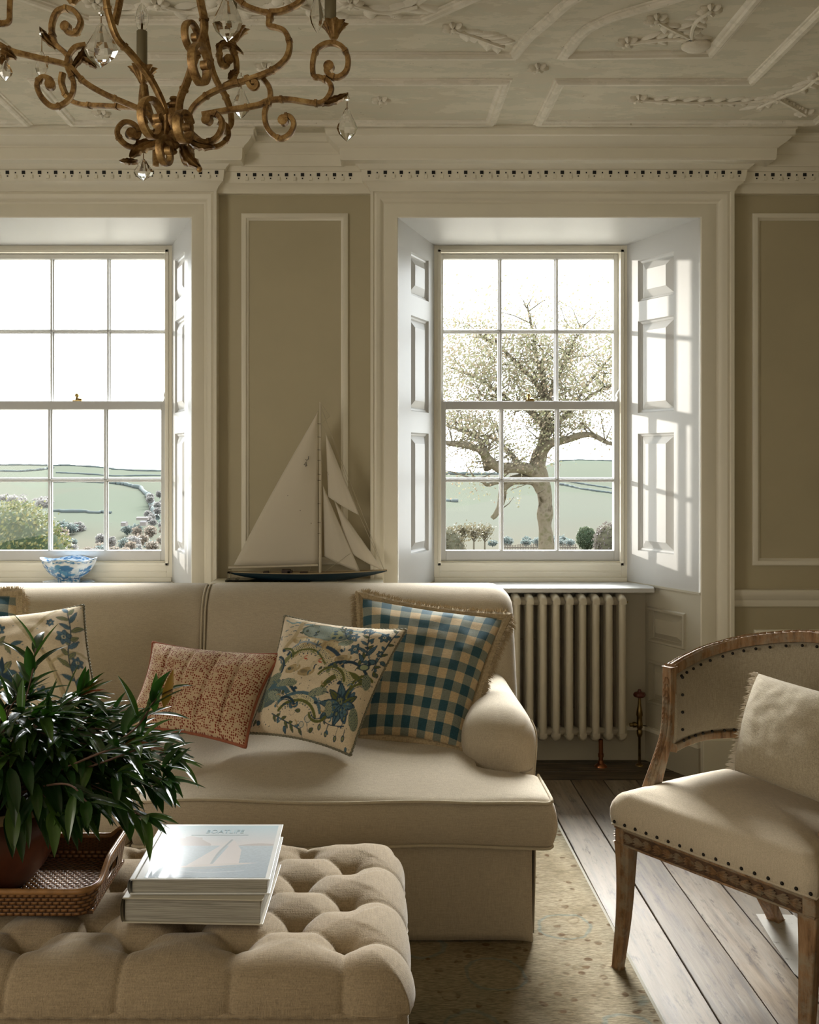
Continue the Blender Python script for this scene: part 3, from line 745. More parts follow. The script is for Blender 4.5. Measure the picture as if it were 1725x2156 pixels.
def toile_a():
    c = Canvas(340, CR)
    for i in range(7):   # brushed blue sky along the top
        c.path([(.03+.10*i, .955-.01*i), (.10+.11*i, .925), (.17+.12*i, .95-.006*i)], .006, SK, .7)
    c.path([(.10, .66), (.17, .80), (.19, .93), (.22, .99)], .018, (.45, .36, .22)); c.path([(.19, .86), (.30, .93), (.42, .95)], .012, (.45, .36, .22))
    for x_, y_ in ((.05, .84), (.09, .88), (.13, .84), (.06, .78), (.13, .90), (.10, .80)): c.path([(x_, y_), (x_+.03, y_+.008)], .003, BL2)
    c.ell(.42, .86, .20, .085, -.05, (.22, .25, .20), 1, (.10, .14, .12)); c.scales(.42, .86, .19, .075, 0, (.22, .25, .20), (.14, .19, .20), .02); c.ell(.52, .85, .05, .05, 0, (.34, .34, .16), .6)
    c.ell(.34, .74, .17, .045, -.1, (.40, .31, .17), 1, TN); c.ell(.30, .76, .12, .02, -.1, (.55, .45, .28))
    for k in range(9): c.seg(.24+.028*k, .66, .235+.028*k, .755, .006, (BL2, (.50, .42, .26), TN)[k % 3])
    c.path([(.18, .66), (.28, .735), (.44, .70), (.52, .655)], .010, (.22, .25, .27))
    c.ell(.53, .70, .070, .085, .2, (.46, .36, .20), 1, TN, .005)
    for k in range(7):
        a = .3+k*.32; c.seg(.50, .64, .50+.11*math.cos(a), .64+.11*math.sin(a), .003, TN)
    c.arc(.36, .44, .235, 20, 165, .020, GR2, (.006, .012, BL), .95); c.arc(.42, .42, .30, 5, 75, .016, BL); c.scales(.50, .62, .12, .045, -.6, (.52, .44, .28), BL, .02); c.scales(.30, .67, .11, .035, .1, (.48, .42, .26), BL, .02); c.path([(.20, .60), (.30, .66), (.42, .66), (.53, .57)], .007, GR)
    for x_, y_, f_ in ((.26, .50, 1), (.39, .49, 1), (.66, .63, 1)):
        c.ell(x_, y_, .065, .032, .35, (.40, .31, .17), 1, TN, .003); c.ell(x_-.02, y_, .03, .016, .2, (.24, .19, .11)); c.path([(x_+.04, y_+.02), (x_+.03, y_+.06), (x_+.06, y_+.09)], .010, (.50, .42, .28)); c.dot(x_+.065, y_+.095, .012, (.50, .42, .28))
        c.leaf(x_+.07, y_+.095, x_+.11, y_+.085, .006, RD); c.leaf(x_+.07, y_+.10, x_+.10, y_+.12, .004, RD)
    c.arc(.78, .33, .20, 60, 165, .020, GR, (.006, .014, BL), .95); c.scales(.72, .50, .14, .045, -.45, (.50, .45, .27), BL, .018); c.arc(.74, .36, .255, 30, 130, .012, BL)
    c.ell(.10, .30, .13, .12, .5, (.10, .14, .14)); c.scales(.09, .31, .10, .09, .3, (.10, .14, .14), (.30, .30, .12), .02)
    c.arc(.16, .13, .22, 20, 110, .022, BL2, (.006, .012, BL)); c.scales(.17, .27, .09, .035, -.3, (.28, .32, .24), BL, .018); c.arc(.15, .10, .30, 30, 80, .012, BL)
    c.scales(.43, .275, .15, .045, -.1, (.56, .50, .32), BL, .017); c.arc(.43, .09, .235, 25, 155, .013, BL2); c.arc(.43, .06, .20, 25, 150, .012, GR, (.006, .012, BL))
    for k, (a, l_, w_, cc) in enumerate(((2.0, .17, .035, BL2), (2.6, .17, .030, GR), (3.3, .19, .035, BL2), (3.9, .20, .040, BL2), (4.6, .16, .034, BL2), (1.4, .16, .030, BL), (.7, .14, .028, GR), (5.3, .15, .032, BL2), (2.3, .10, .02, GR2), (.1, .12, .03, BL2))):
        c.leaf(.80, .29, .80+l_*math.cos(a), .29+l_*math.sin(a), w_, cc, BL, .0045)
    for k in range(22): c.dot(.80+.09*math.cos(k*2.4)*(.3+k/30), .29+.09*math.sin(k*2.4)*(.3+k/30), .007, (GR, BL, GR2)[k % 3])
    twig(c, [(.80, .56), (.83, .68), (.80, .80), (.76, .94)], 12, .07, .012, seed=4)
    for x_, y_, r in ((.74, .93, .045), (.66, .84, .055), (.90, .88, .05), (.72, .73, .055), (.93, .74, .03)): star(c, x_, y_, r)
    c.leaf(.83, .70, .88, .80, .018, BL2, BL); c.leaf(.83, .64, .77, .70, .014, BL2, BL); twig(c, [(.93, .60), (.95, .80), (.96, .97)], 8, .05, .01, seed=6)
    twig(c, [(.60, .84), (.56, .91), (.52, .95)], 5, .05, .009, seed=7); c.ell(.86, .60, .04, .025, .3, (.30, .34, .20), 1, BL); c.ell(.90, .66, .03, .02, .3, BL2, 1, BL)
    twig(c, [(.20, .13), (.34, .085), (.50, .045)], 9, .055, .012, seed=8); twig(c, [(.66, .15), (.76, .13), (.88, .15)], 3, .03, .006, seed=9)
    for x_, y0, y1 in ((.70, .14, .20), (.78, .13, .22), (.86, .15, .20), (.74, .13, .06), (.83, .14, .05), (.90, .13, .07), (.67, .15, .09)):
        c.seg(x_, y0, x_, y1, .003, BL); c.ell(x_, y1, .012, .018, 0, GR2, 1, BL, .003)
    for x_, y_, r in ((.55, .13, .03), (.50, .08, .022)): c.ell(x_, y_, r, r, 0, (.50, .44, .33), 1, BL2, .0025); c.seg(x_, y_-r, x_+.02, y_-r-.06, .0025, BL)
    for (x_, y_, r_, a0, a1) in ((.62, .42, .13, 20, 150), (.92, .44, .10, 60, 200), (.30, .17, .10, 20, 120), (.06, .50, .10, -20, 80), (.14, .58, .09, 10, 120), (.62, .20, .08, 200, 340), (.93, .36, .12, 80, 180)): c.arc(x_, y_, r_, a0, a1, .010, (BL, GR, BL2)[int(x_*50) % 3], (.005, .010, BL))
    for (x_, y_, rx_, ry_) in ((.62, .78, .06, .03), (.10, .42, .07, .04), (.94, .22, .04, .08), (.93, .50, .035, .06), (.04, .20, .04, .06), (.30, .38, .05, .02)): c.ell(x_, y_, rx_, ry_, .4, (.17, .20, .15)); c.scales(x_, y_, rx_*.9, ry_*.9, .4, (.22, .25, .17), BL, .018)
    for k, (x_, y_) in enumerate(((.57, .93), (.62, .88), (.70, .62), (.60, .58), (.40, .20), (.46, .18), (.34, .05), (.58, .04), (.10, .05), (.04, .09), (.96, .68), (.97, .56), (.88, .40))): c.leaf(x_, y_, x_+.05*math.cos(k*1.9), y_+.05*math.sin(k*1.9), .014, (BL2, GR)[k % 2], BL, .003)
    rr = random.Random(15)
    for k in range(70):
        x_, y_, a = rr.uniform(.02, .98), rr.uniform(.02, .90), rr.random()*6.3
        if .34 < x_ < .72 and .08 < y_ < .22 and rr.random() < .7: continue
        if rr.random() < .5: c.leaf(x_, y_, x_+.035*math.cos(a), y_+.035*math.sin(a), .010, rr.choice((BL2, GR, BL)), BL, .0022)
        else: c.path([(x_, y_), (x_+.02*math.cos(a), y_+.02*math.sin(a)), (x_+.04*math.cos(a+.5), y_+.04*math.sin(a+.5))], .004, rr.choice((BL, BL2, TN)))
    for (x_, y_, w_, h_) in ((.24, .38, .09, .03), (.56, .34, .08, .035), (.70, .24, .03, .06), (.04, .38, .05, .06)): c.scales(x_, y_, w_, h_, .3, (.26, .28, .19), BL, .016)
    rr = random.Random(5)
    for k in range(230): x_, y_ = rr.random(), rr.random(); c.dot(x_, y_, .0035, BL)
    return c.finish()
def toile_b():
    c = Canvas(220, CR)
    c.path([(.42, .98), (.55, .75), (.70, .50), (.80, .10)], .020, (.42, .34, .20)); c.path([(.55, .75), (.70, .90), (.82, .98)], .014, (.42, .34, .20)); c.path([(.57, .72), (.72, .47), (.82, .10)], .005, (.26, .20, .12))
    c.path([(.70, .50), (.9, .58), (1.0, .55)], .010, (.42, .34, .20))
    rr = random.Random(11)
    for pts, n_, sd_ in (([(.05, .10), (.14, .40), (.20, .62), (.16, .86)], 16, 3), ([(.88, .30), (.86, .55), (.90, .75), (.88, .95)], 16, 5), ([(.20, .62), (.30, .70), (.42, .66)], 6, 7), ([(.35, .10), (.45, .30), (.52, .45)], 10, 9), ([(.0, .45), (.08, .52), (.14, .6)], 5, 12)):
        twig(c, pts, n_, .10, .018, GR2, BL, sd_)
    for x_, y_, r in ((.32, .82, .06), (.84, .70, .07), (.92, .50, .05), (.10, .30, .06), (.60, .28, .06), (.74, .84, .04)): star(c, x_, y_, r)
    for k in range(9): c.leaf(.30, .45, .30+.13*math.cos(k*.7), .45+.13*math.sin(k*.7), .025, (BL2, GR2, BL)[k % 3], BL, .003)
    for k in range(40): c.dot(rr.random(), rr.random(), .005, BL2)
    return c.finish()
def cloth_mat(name, rough=.9):
    m, nt, bs = new_mat(name); at_ = nt.nodes.new('ShaderNodeAttribute'); at_.attribute_name = 'Col'
    wv = mth(nt, 'MULTIPLY', mth(nt, 'ADD', noise_tex(nt, coords(nt, (1, 1, .08)), 800, 2), noise_tex(nt, coords(nt, (.08, 1, 1)), 800, 2)), .5)
    k = ramp(nt, wv, [(.35, (.80, .80, .80)), (.65, (1.15, 1.15, 1.15))]); nt.links.new(mixc(nt, 1.0, at_.outputs['Color'], k, 'MULTIPLY'), bs.inputs['Base Color'])
    bs.inputs['Roughness'].default_value = rough; bs.inputs['Specular IOR Level'].default_value = .2; bs.inputs['Sheen Weight'].default_value = .08; bump(nt, bs, wv, .4, .002); return m
M['toile'] = cloth_mat('printed_floral_cloth')
def gingham_mat():
    m, nt, bs = new_mat('blue_check_cloth'); uv = nt.nodes.new('ShaderNodeTexCoord').outputs['UV']; s = nt.nodes.new('ShaderNodeSeparateXYZ'); nt.links.new(uv, s.inputs[0])
    st = lambda o, n_, ph: mth(nt, 'GREATER_THAN', mth(nt, 'FRACT', mth(nt, 'MULTIPLY_ADD', o, n_, ph)), .5)
    a, b = st(s.outputs[0], 7.0, .40), st(s.outputs[1], 7.0, .2); t = mth(nt, 'MULTIPLY', mth(nt, 'ADD', a, b), .5)
    c = ramp(nt, t, [(.0, (.46, .345, .20)), (.25, (.46, .345, .20)), (.26, (.17, .185, .15)), (.74, (.17, .185, .15)), (.75, (.022, .068, .088)), (1, (.022, .068, .088))])
    wv = mth(nt, 'MULTIPLY', mth(nt, 'ADD', noise_tex(nt, coords(nt, (1, 1, .08)), 700, 2), noise_tex(nt, coords(nt, (.08, 1, 1)), 700, 2)), .5)
    k = ramp(nt, wv, [(.35, (.72, .72, .72)), (.65, (1.25, 1.25, 1.25))]); nt.links.new(mixc(nt, 1.0, c, k, 'MULTIPLY'), bs.inputs['Base Color'])
    bs.inputs['Roughness'].default_value = .92; bs.inputs['Specular IOR Level'].default_value = .2; bs.inputs['Sheen Weight'].default_value = .15; bump(nt, bs, wv, .4, .002); return m
M['gingham'] = gingham_mat()
def spot_mat():
    m, nt, bs = new_mat('red_spotted_cloth'); tc = nt.nodes.new('ShaderNodeTexCoord'); mp = nt.nodes.new('ShaderNodeMapping'); mp.inputs['Scale'].default_value = (1.35, .95, 1); nt.links.new(tc.outputs['UV'], mp.inputs[0])
    vo = nt.nodes.new('ShaderNodeTexVoronoi'); vo.inputs['Scale'].default_value = 46; vo.feature = 'F1'; nt.links.new(mp.outputs[0], vo.inputs['Vector'])
    vo.inputs['Randomness'].default_value = .5
    big = noise_tex(nt, mp.outputs[0], 5, 2)
    th = mth(nt, 'MULTIPLY_ADD', big, .24, .28)
    ins = mth(nt, 'LESS_THAN', vo.outputs['Distance'], th)
    c = mixc(nt, ins, (.52, .375, .24), (.20, .038, .018)); nt.links.new(c, bs.inputs['Base Color']); bs.inputs['Roughness'].default_value = .9; bs.inputs['Specular IOR Level'].default_value = .2
    bs.inputs['Sheen Weight'].default_value = .2; return m
M['spots'] = spot_mat()
M['red_cord'] = linen('red_cord_trim', (.30, .10, .055), 300)
M['cord'] = linen('grey_green_cord', (.20, .185, .13), 260, var=.3)
M['fringe'] = linen('tan_brush_fringe', (.36, .275, .165), 200, var=.25)
M['cream_fringe'] = linen('cream_fringe', (.62, .55, .45), 200, var=.1)

def pillow(name, crn4, T, mat, n=64, bow=.075, canvas=None, ears=.10, wr=.010, seed=1, seams=(), pinch=2.4, back_mat=None, q=.5, flat_back=.6):
    """crn4 = top-left, top-right, bottom-right, bottom-left corners in space"""
    tl, tr_, br, bl = [Vector(c) for c in crn4]; nrm = ((tr_-tl).cross(bl-tl)).normalized()
    if nrm.y > 0: nrm = -nrm
    def base(u, v):
        uu = u*(1-bow*(1-v*v)*abs(u)**1.2); vv = v*(1-bow*(1-u*u)*abs(v)**1.2); s_, t = (uu+1)/2, (vv+1)/2
        return (bl*(1-s_)+br*s_)*(1-t)+(tl*(1-s_)+tr_*s_)*t
    def th(u, v): return T*(max(0, 1-abs(u)**pinch)*max(0, 1-abs(v)**pinch))**q
    def front(u, v):
        p = base(u, v); h = th(u, v); e = max(0, 1-abs(u)**6)*max(0, 1-abs(v)**6)
        h += (wr*nz3((u*2.2, v*2.2, seed), 1.2, seed)+wr*.6*math.sin(6*(u+v)+seed)*abs(u*v)+wr*.5*nz3((u*5, v*5, seed), 1, seed+4))*e
        for s_ in seams: h -= .012*math.exp(-((u-s_)/.025)**2)*e*(1 if T > .02 else 0)
        return p+nrm*h
    g = [-math.cos(PI*(i/(n-1)))*.35+(-1+2*i/(n-1))*.65 for i in range(n)]
    Pf = [[front(u, v) for v in g] for u in g]; Pb = [[base(u, v)-nrm*th(u, v)*flat_back for v in g] for u in g]
    mb = MB(); uv = []; 
    # joined shell: the border is shared by both faces
    idf = {}; idb = {}
    for i in range(n):
        for j in range(n):
            idf[i, j] = len(mb.v); mb.v.append(tuple(Pf[i][j])); uv.append(((g[i]+1)/2, (g[j]+1)/2))
    for i in range(n):
        for j in range(n):
            if i in (0, n-1) or j in (0, n-1): idb[i, j] = idf[i, j]
            else: idb[i, j] = len(mb.v); mb.v.append(tuple(Pb[i][j])); uv.append(((g[i]+1)/2, (g[j]+1)/2))
    nf = 0
    for i in range(n-1):
        for j in range(n-1):
            mb.f.append((idf[i, j], idf[i, j+1], idf[i+1, j+1], idf[i+1, j])); mb.m.append(0)
            mb.f.append((idb[i, j], idb[i+1, j], idb[i+1, j+1], idb[i, j+1])); mb.m.append(1 if back_mat else 0)
    cols = None
    if canvas is not None:
        A = np.asarray(uv); N_ = canvas.shape[0]; ii = np.clip((A*N_).astype(int), 0, N_-1); cols = canvas[ii[:, 0], ii[:, 1]]
    o = mb.build(name, [mat, back_mat] if back_mat else mat, smooth=180, uv=uv, colors=cols)
    edge = [base(u, -1) for u in g]+[base(1, v) for v in g[1:]]+[base(u, 1) for u in g[::-1][1:]]+[base(-1, v) for v in g[::-1][1:-1]]
    return o, edge, nrm, base
def piping(edge, r, mat, parent, name='piping', twist=0):
    mb = MB(); L = len(edge)
    if twist:
        e = spline(edge[::3], 6, closed=True)
        for ph in (0, PI):
            pts = []; acc = 0
            for i, p in enumerate(e):
                d = (e[(i+1) % len(e)]-e[i-1]).normalized(); a = d.orthogonal().normalized(); b = d.cross(a); acc += (e[i]-e[i-1]).length if i else 0
                th = acc*twist+ph; pts.append(p+(a*math.cos(th)+b*math.sin(th))*r*.55)
            mb.tube(pts, r*.75, 6, closed=True)
    else: mb.tube(edge, r, 8, closed=True)
    return mb.build(name, mat, parent, smooth=180)
def fringe(path, centre, nrm, ln, mat, parent, dens=900, seed=2, rad=.019, core=True, closed=True, thin=.0009, name='fringe'):
    rr = random.Random(seed); mb = MB(); path = [Vector(p) for p in path]
    if core:
        e = path; P = []
        mb.tube([p+(p-centre).normalized()*rad*.5 for p in e], rad, 8, closed=closed)
    cum = [0]
    m_ = len(path) if closed else len(path)-1
    for i in range(m_): cum.append(cum[-1]+(path[(i+1) % len(path)]-path[i]).length)
    tot = cum[-1]; k = 0; num = int(tot*dens); i = 0
    for s_ in range(num):
        x_ = (s_+.5)/num*tot
        while cum[i+1] < x_ and i < m_-1: i += 1
        t = (x_-cum[i])/(cum[i+1]-cum[i]+1e-9); a, b = path[i], path[(i+1) % len(path)]; p = a.lerp(b, t); d = (b-a).normalized()
        out = d.cross(nrm).normalized(); out = out if out.dot(p-centre) > 0 else -out
        clump = .6*nz3((x_*22, 0, seed), 1, seed)
        dr = (out+nrm*rr.uniform(-.75, .95)+d*(rr.uniform(-.35, .35)+clump)).normalized(); l_ = ln*rr.uniform(.7, 1.1)
        s2 = d*thin*1.6
        q0 = p+dr*rad*.3; q1 = p+dr*l_*.6+d*clump*l_*.1; q2 = p+dr*l_+Vector((0, 0, -.15*l_))
        mb.add([q0-s2, q0+s2, q1+s2, q1-s2, q2], [(0, 1, 2, 3), (3, 2, 4)])
    return mb.build(name, mat, parent, smooth=0)

# check cushion with brush fringe, in the corner of the sofa
def mid(e): return sum((Vector(p) for p in e), Vector())/len(e)
o, e, nm, bs_ = pillow('cushion', (at(758, 1256, 3.55), at(1068, 1302, 3.46), at(972, 1582, 3.10), at(738, 1556, 3.19)), .090, M['gingham'], 60, .085, seed=2, ears=.1)
fringe(e, mid(e), nm,   .044, M['fringe'], o, 2600, 3)
base_mesh(o, mid(e)-Vector((0, .1, .25))) if False else None
tag(o, 'large blue and tan checked cushion with brush fringe against the right sofa arm', 'cushion', 'cushions on the sofa')
tA = toile_a(); tB = toile_b()
o, e, nm, bs_ = pillow('cushion', (at(600, 1297, 3.33), at(856, 1326, 3.24), at(738, 1590, 2.955), at(524, 1543, 3.10)), .080, M['toile'], 300, .085, tA, seed=5, back_mat=M['sofa_pipe'])
piping(e, .0045, M['cord'], o, twist=260)
tag(o, 'cream cushion printed with birds, blue arches and flowers in front of the checked one', 'cushion', 'cushions on the sofa')
o, e, nm, bs_ = pillow('cushion', (at(322, 1353, 3.33), at(592, 1378, 3.22), at(517, 1573, 2.99), at(262, 1530, 3.12)), .070, M['spots'], 90, .10, seed=8, seams=(-.62, -.22, .18, .58), wr=.009)
piping(e, .006, M['red_cord'], o)
tag(o, 'small oblong cushion covered in tiny dark red spots', 'cushion', 'cushions on the sofa')
o, e, nm, bs_ = pillow('cushion', (at(-80, 1300, 3.36), at(176, 1274, 3.36), at(226, 1548, 3.06), at(-40, 1580, 3.06)), .075, M['toile'], 200, .08, tB, seed=4, back_mat=M['sofa_pipe'])
piping(e, .0045, M['cord'], o, twist=260)
tag(o, 'cream cushion with tan branches and blue leaves behind the potted plant', 'cushion', 'cushions on the sofa')
o, e, nm, bs_ = pillow('cushion', (at(-270, 1250, 3.55), at(40, 1252, 3.55), at(62, 1535, 3.24), at(-260, 1545, 3.24)), .07, M['gingham'], 50, .05, seed=6)
fringe(e, mid(e), nm,   .044, M['fringe'], o, 2600, 5)
tag(o, 'fringed blue and tan checked cushion cut by the left edge of the photo', 'cushion', 'cushions on the sofa')
# ------------------------------------------------------------------ buttoned ottoman
M['ott'] = linen('wool_linen_weave', (.36, .275, .175), 380, var=.20, sheen=.3, slub=.9)
M['dark_wood'] = plain('dark_turned_wood', (.06, .035, .02), .4)
OX0, OX1, OY0, OY1, OZ = -1.16, .068, 1.765, 2.405, .452
ott = empty('ottoman', (0, 0, 0))
BX, BY0, dX, dY = -.056, 1.885, .2105, .178
rowA = [BY0+dY*k for k in range(3)]; rowB = [BY0+dY*(k+.5) for k in range(3)]
btn = []
k = 0
while BX-dX*k > OX0+.06: btn += [(BX-dX*k, y) for y in rowA]; k += 1
k = 0
while BX-dX*(k+.5) > OX0+.06: btn += [(BX-dX*(k+.5), y) for y in rowB]; k += 1
xmin_b = min(b[0] for b in btn); ymax_b = max(rowB); ymin_b = rowA[0]; 
def crease(d, s_): return math.exp(-abs(d)/s_)
def ott_h(x, y):
    a = (x-BX)/dX; b = (y-BY0)/dY; p, q = a+b, a-b
    inx = xmin_b-.01 <= x <= BX+.01; iny = ymin_b-.005 <= y <= ymax_b+.005
    dp = abs(p-round(p))*.137; dq = abs(q-round(q))*.137
    k1 = crease(dp, .006); k2 = crease(dq, .006)
    # nearest button
    P, Q = round(p), round(q); bx = BX+dX*(P+Q)/2; by = BY0+dY*(P-Q)/2; r = math.hypot(x-bx, y-by)
    ok = (xmin_b-.01 < bx < BX+.01) and (rowA[0]-.01 < by < max(rowB)+.01)
    h = 0
    if ok: h -= .016*math.exp(-(r/.014)**2)+.023*math.exp(-(r/.036)**1.35)*(1-.5*sm(.0, .05, ymin_b-y))
    wx = sm(xmin_b-.03, xmin_b, x)*(1-sm(BX, BX+.035, x)); wy = sm(ymin_b-.035, ymin_b, y)*(1-sm(ymax_b, ymax_b+.03, y)); w_ = wx*wy
    kk = max(k1*(.30+.70*math.exp(-(r/.045)**2)), k2*(.30+.70*math.exp(-(r/.045)**2)))
    h -= .010*kk*w_
    h += .007*w_*(abs(math.sin(PI*p)*math.sin(PI*q)))**.9-.004*w_
    # straight pleats from the outer buttons to the edge
    if y < ymin_b+.01: c = a-round(a); t = (ymin_b+.01-y); h -= .0055*crease(c*dX, .005)*sm(0, .02, t) ; h += .006*abs(math.sin(PI*a))*sm(0, .04, t)
    if y > ymax_b-.01: c = a+.5-round(a+.5); h -= .0055*crease(c*dX, .005)*sm(0, .02, y-ymax_b+.01); h += .006*abs(math.cos(PI*a))*sm(0, .04, y-ymax_b)
    if x > BX-.01: c = b-round(b); h -= .0055*crease(c*dY, .005)*sm(0, .02, x-BX+.01) ; h += .006*abs(math.sin(PI*b))*sm(0, .04, x-BX)
    return h
mb = MB(); R = .075; zseam = .372
def ring_pt(s_, t):
    """s_ around the border 0..4, t 0..1 from the seam up and over"""
    return None
nx, ny = 270, 150
rows = []
for j in range(ny+1):
    v_ = j/ny; v2 = v_-.035*math.sin(2*PI*v_)*0; row = []
    for i in range(nx+1):
        u = i/nx
        # arc length mapping across the rounded edge
        def mp(s_, lo, hi):
            w_ = hi-lo; full = w_-2*R+PI*R; d = s_*full
            if d < PI*R/2: a = d/R; return lo+R*(1-math.cos(a)), -R*(1-math.sin(a)), a
            if d > full-PI*R/2: a = (full-d)/R; return hi-R*(1-math.cos(a)), -R*(1-math.sin(a)), a
            return lo+R+(d-PI*R/2), 0, PI/2
        x, dz1, a1 = mp(u, OX0, OX1); y, dz2, a2 = mp(v_, OY0, OY1)
        dzz = -math.hypot(dz1, dz2) if (dz1 < 0 and dz2 < 0) else min(dz1, dz2)
        dzz = max(dzz, -R)
        if dz1 < 0 and dz2 < 0:
            # corner: pull in on a rounded plan
            cx = OX0+R if x < 0.5*(OX0+OX1) else OX1-R; cy = OY0+R if y < .5*(OY0+OY1) else OY1-R
            ax, ay = abs(x-cx)/R, abs(y-cy)/R; m_ = max(ax, ay); 
            k_ = m_/max(1e-6, math.hypot(ax, ay)); x = cx+(x-cx)*(.35+.65*k_); y = cy+(y-cy)*(.35+.65*k_); dzz = -R*(1-math.sqrt(max(0, 1-m_*m_)))
        h = ott_h(x, y)
        sx_ = (math.cos(a1) if dz1 < 0 else 0); sy_ = (math.cos(a2) if dz2 < 0 else 0)
        hz = h*(1-.8*max(sx_, sy_))
        ox = (1 if x > -.5 else -1)*sx_*(h*.8+.006); oy = (1 if y > 2.05 else -1)*sy_*(h*.8+.006)
        row.append((x+ox, y+oy, OZ+dzz+hz+.0015*nz3((x, y, 0), 12, 2)))
    rows.append(row)
mb.grid([list(r) for r in zip(*rows)]); mb.build('tufted_top', M['ott'], ott, smooth=180)
mb = MB()
def bf(p):
    q = p.copy(); b_ = .006*math.sin(PI*min(1, max(0, (p.z-.1)/(zseam-.1)))); e = .0025*nz3(p, 9)
    if p.y < OY0+.01: q.y -= b_+e
    if p.x > OX1-.01: q.x += b_+e
    return q
softbox(mb, (OX0+.004, OY0+.002, .10), (OX1-.002, OY1-.004, zseam+.012), (.03, .03, .004), (40, 20, 14), bf, k=5)
mb.build('border', M['ott'], ott, smooth=180)
# rolled, hand-stitched edge between top and border
mb = MB(); pts = []
rc = .032
for cx, cy, a0 in ((OX1-rc, OY0+rc, -90), (OX1-rc, OY1-rc, 0), (OX0+rc, OY1-rc, 90), (OX0+rc, OY0+rc, 180)):
    for i in range(7):
        a = math.radians(a0+90*i/6); pts.append(Vector((cx+rc*1.1*math.cos(a), cy+rc*1.1*math.sin(a), zseam+.004)))
full = []
for i in range(len(pts)):
    a, b = pts[i], pts[(i+1) % len(pts)]; n_ = max(1, int((b-a).length/.012))
    for k_ in range(n_): full.append(a.lerp(b, k_/n_))
mb.tube(full, [.0058+.0016*math.sin(i*2.2) for i in range(len(full))], 8, closed=True); mb.build('stitched_edge', M['ott'], ott, smooth=180)
b0 = None
for (x, y) in btn:
    if b0 is None:
        mb = MB(); mb.ball((0, 0, 0), .0085, 12, 8, sc=(1, 1, .5)); b0 = o = mb.build('button', M['ott'], ott, smooth=180)
    else: o = b0.copy(); SC.collection.objects.link(o); o.parent = ott
    o.location = (x, y, OZ+ott_h(x, y)+.002)
for sx_ in (OX0+.07, OX1-.07):
    for sy_ in (OY0+.07, OY1-.07):
        mb = MB(); mb.lathe([(.018, .0085), (.022, .015), (.016, .03), (.024, .06), (.030, .10)], (sx_, sy_, 0), 16); mb.build('leg', M['dark_wood'], ott, smooth=40)
rebase(ott, ((OX0+OX1)/2, (OY0+OY1)/2, 0)); tag(ott, 'square deep buttoned ottoman in oatmeal weave in the foreground', 'ottoman')
TOP = OZ+.011      # the height at which things rest on the puffs

# ------------------------------------------------------------------ woven tray
def rattan(name):
    m, nt, bs = new_mat(name); uv = nt.nodes.new('ShaderNodeTexCoord').outputs['UV']
    s = nt.nodes.new('ShaderNodeSeparateXYZ'); nt.links.new(uv, s.inputs[0])
    row = mth(nt, 'FLOOR', s.outputs[1]); fu = mth(nt, 'FRACT', mth(nt, 'ADD', s.outputs[0], mth(nt, 'MULTIPLY', row, .5))); fv = mth(nt, 'FRACT', s.outputs[1])
    hu = mth(nt, 'SINE', mth(nt, 'MULTIPLY', fu, PI)); hv = mth(nt, 'SINE', mth(nt, 'MULTIPLY', fv, PI)); h = mth(nt, 'MULTIPLY', mth(nt, 'POWER', hu, .6), mth(nt, 'POWER', hv, .5))
    n_ = noise_tex(nt, uv, 1.3, 3)
    c = ramp(nt, h, [(.0, (.012, .006, .003)), (.35, (.10, .042, .014)), (.8, (.27, .125, .045)), (1, (.36, .19, .075))])
    c = mixc(nt, mth(nt, 'MULTIPLY', n_, .55), c, (.13, .055, .02)); nt.links.new(c, bs.inputs['Base Color']); bs.inputs['Roughness'].default_value = .28
    bump(nt, bs, h, .9, .004); return m
M['rattan'] = rattan('woven_rattan'); M['cane'] = plain('split_cane', (.30, .15, .055), .3, var=.35, vs=30)
TX0, TX1, TY0, TY1 = -1.16, -.572, 1.962, 2.235
tray = empty('tray', (0, 0, 0))
TZ = TOP+.001
mb = MB(); mb.box(TX0+.01, TY0+.01, TZ, TX1-.01, TY1-.008, TZ+.006)
uv = [(p[0]/.016, p[1]/.0085) for p in mb.v]; mb.build('tray_floor', M['rattan'], tray, smooth=0, uv=uv)
def tray_wall(prof_fn, closed_pts, name='tray_side'):
    """wall following a plan loop; its top height varies; flares outward"""
    mb = MB(); uv = []; L = len(closed_pts); acc = 0; rows = []
    cen = Vector(((TX0+TX1)/2, (TY0+TY1)/2))
    for i in range(L+1):
        p = closed_pts[i % L]; a = closed_pts[i-1]; b = closed_pts[(i+1) % L]; d = (b-a).normalized(); n_ = Vector((d.y, -d.x))
        if i: acc += (closed_pts[i % L]-closed_pts[(i-1) % L]).length
        h = prof_fn(p); ring = []
        for off, zz in ((0, 0), (.004, h*.33), (.009, h*.66), (.014, h), (.014-.009, h), (.0-.009+.006, h*.5), (-.009, .004)):
            ring.append((p.x+n_.x*off, p.y+n_.y*off, TZ+zz)); uv.append((acc/.015, zz/.0085+(20 if off < 0 else 0)))
        rows.append(ring)
    mb.grid(rows); return mb, uv, rows
def loop(x0, y0, x1, y1, r):
    pts = []
    for cx, cy, a0 in ((x1-r, y0+r, -90), (x1-r, y1-r, 0), (x0+r, y1-r, 90), (x0+r, y0+r, 180)):
        for i in range(7): a = math.radians(a0+15*i); pts.append(Vector((cx+r*math.cos(a), cy+r*math.sin(a))))
    out = []
    for i in range(len(pts)):
        a, b = pts[i], pts[(i+1) % len(pts)]; n_ = max(1, int((b-a).length/.012)); out += [a.lerp(b, k_/n_) for k_ in range(n_)]
    return out
lp = loop(TX0, TY0, TX1-.012, TY1, .035)
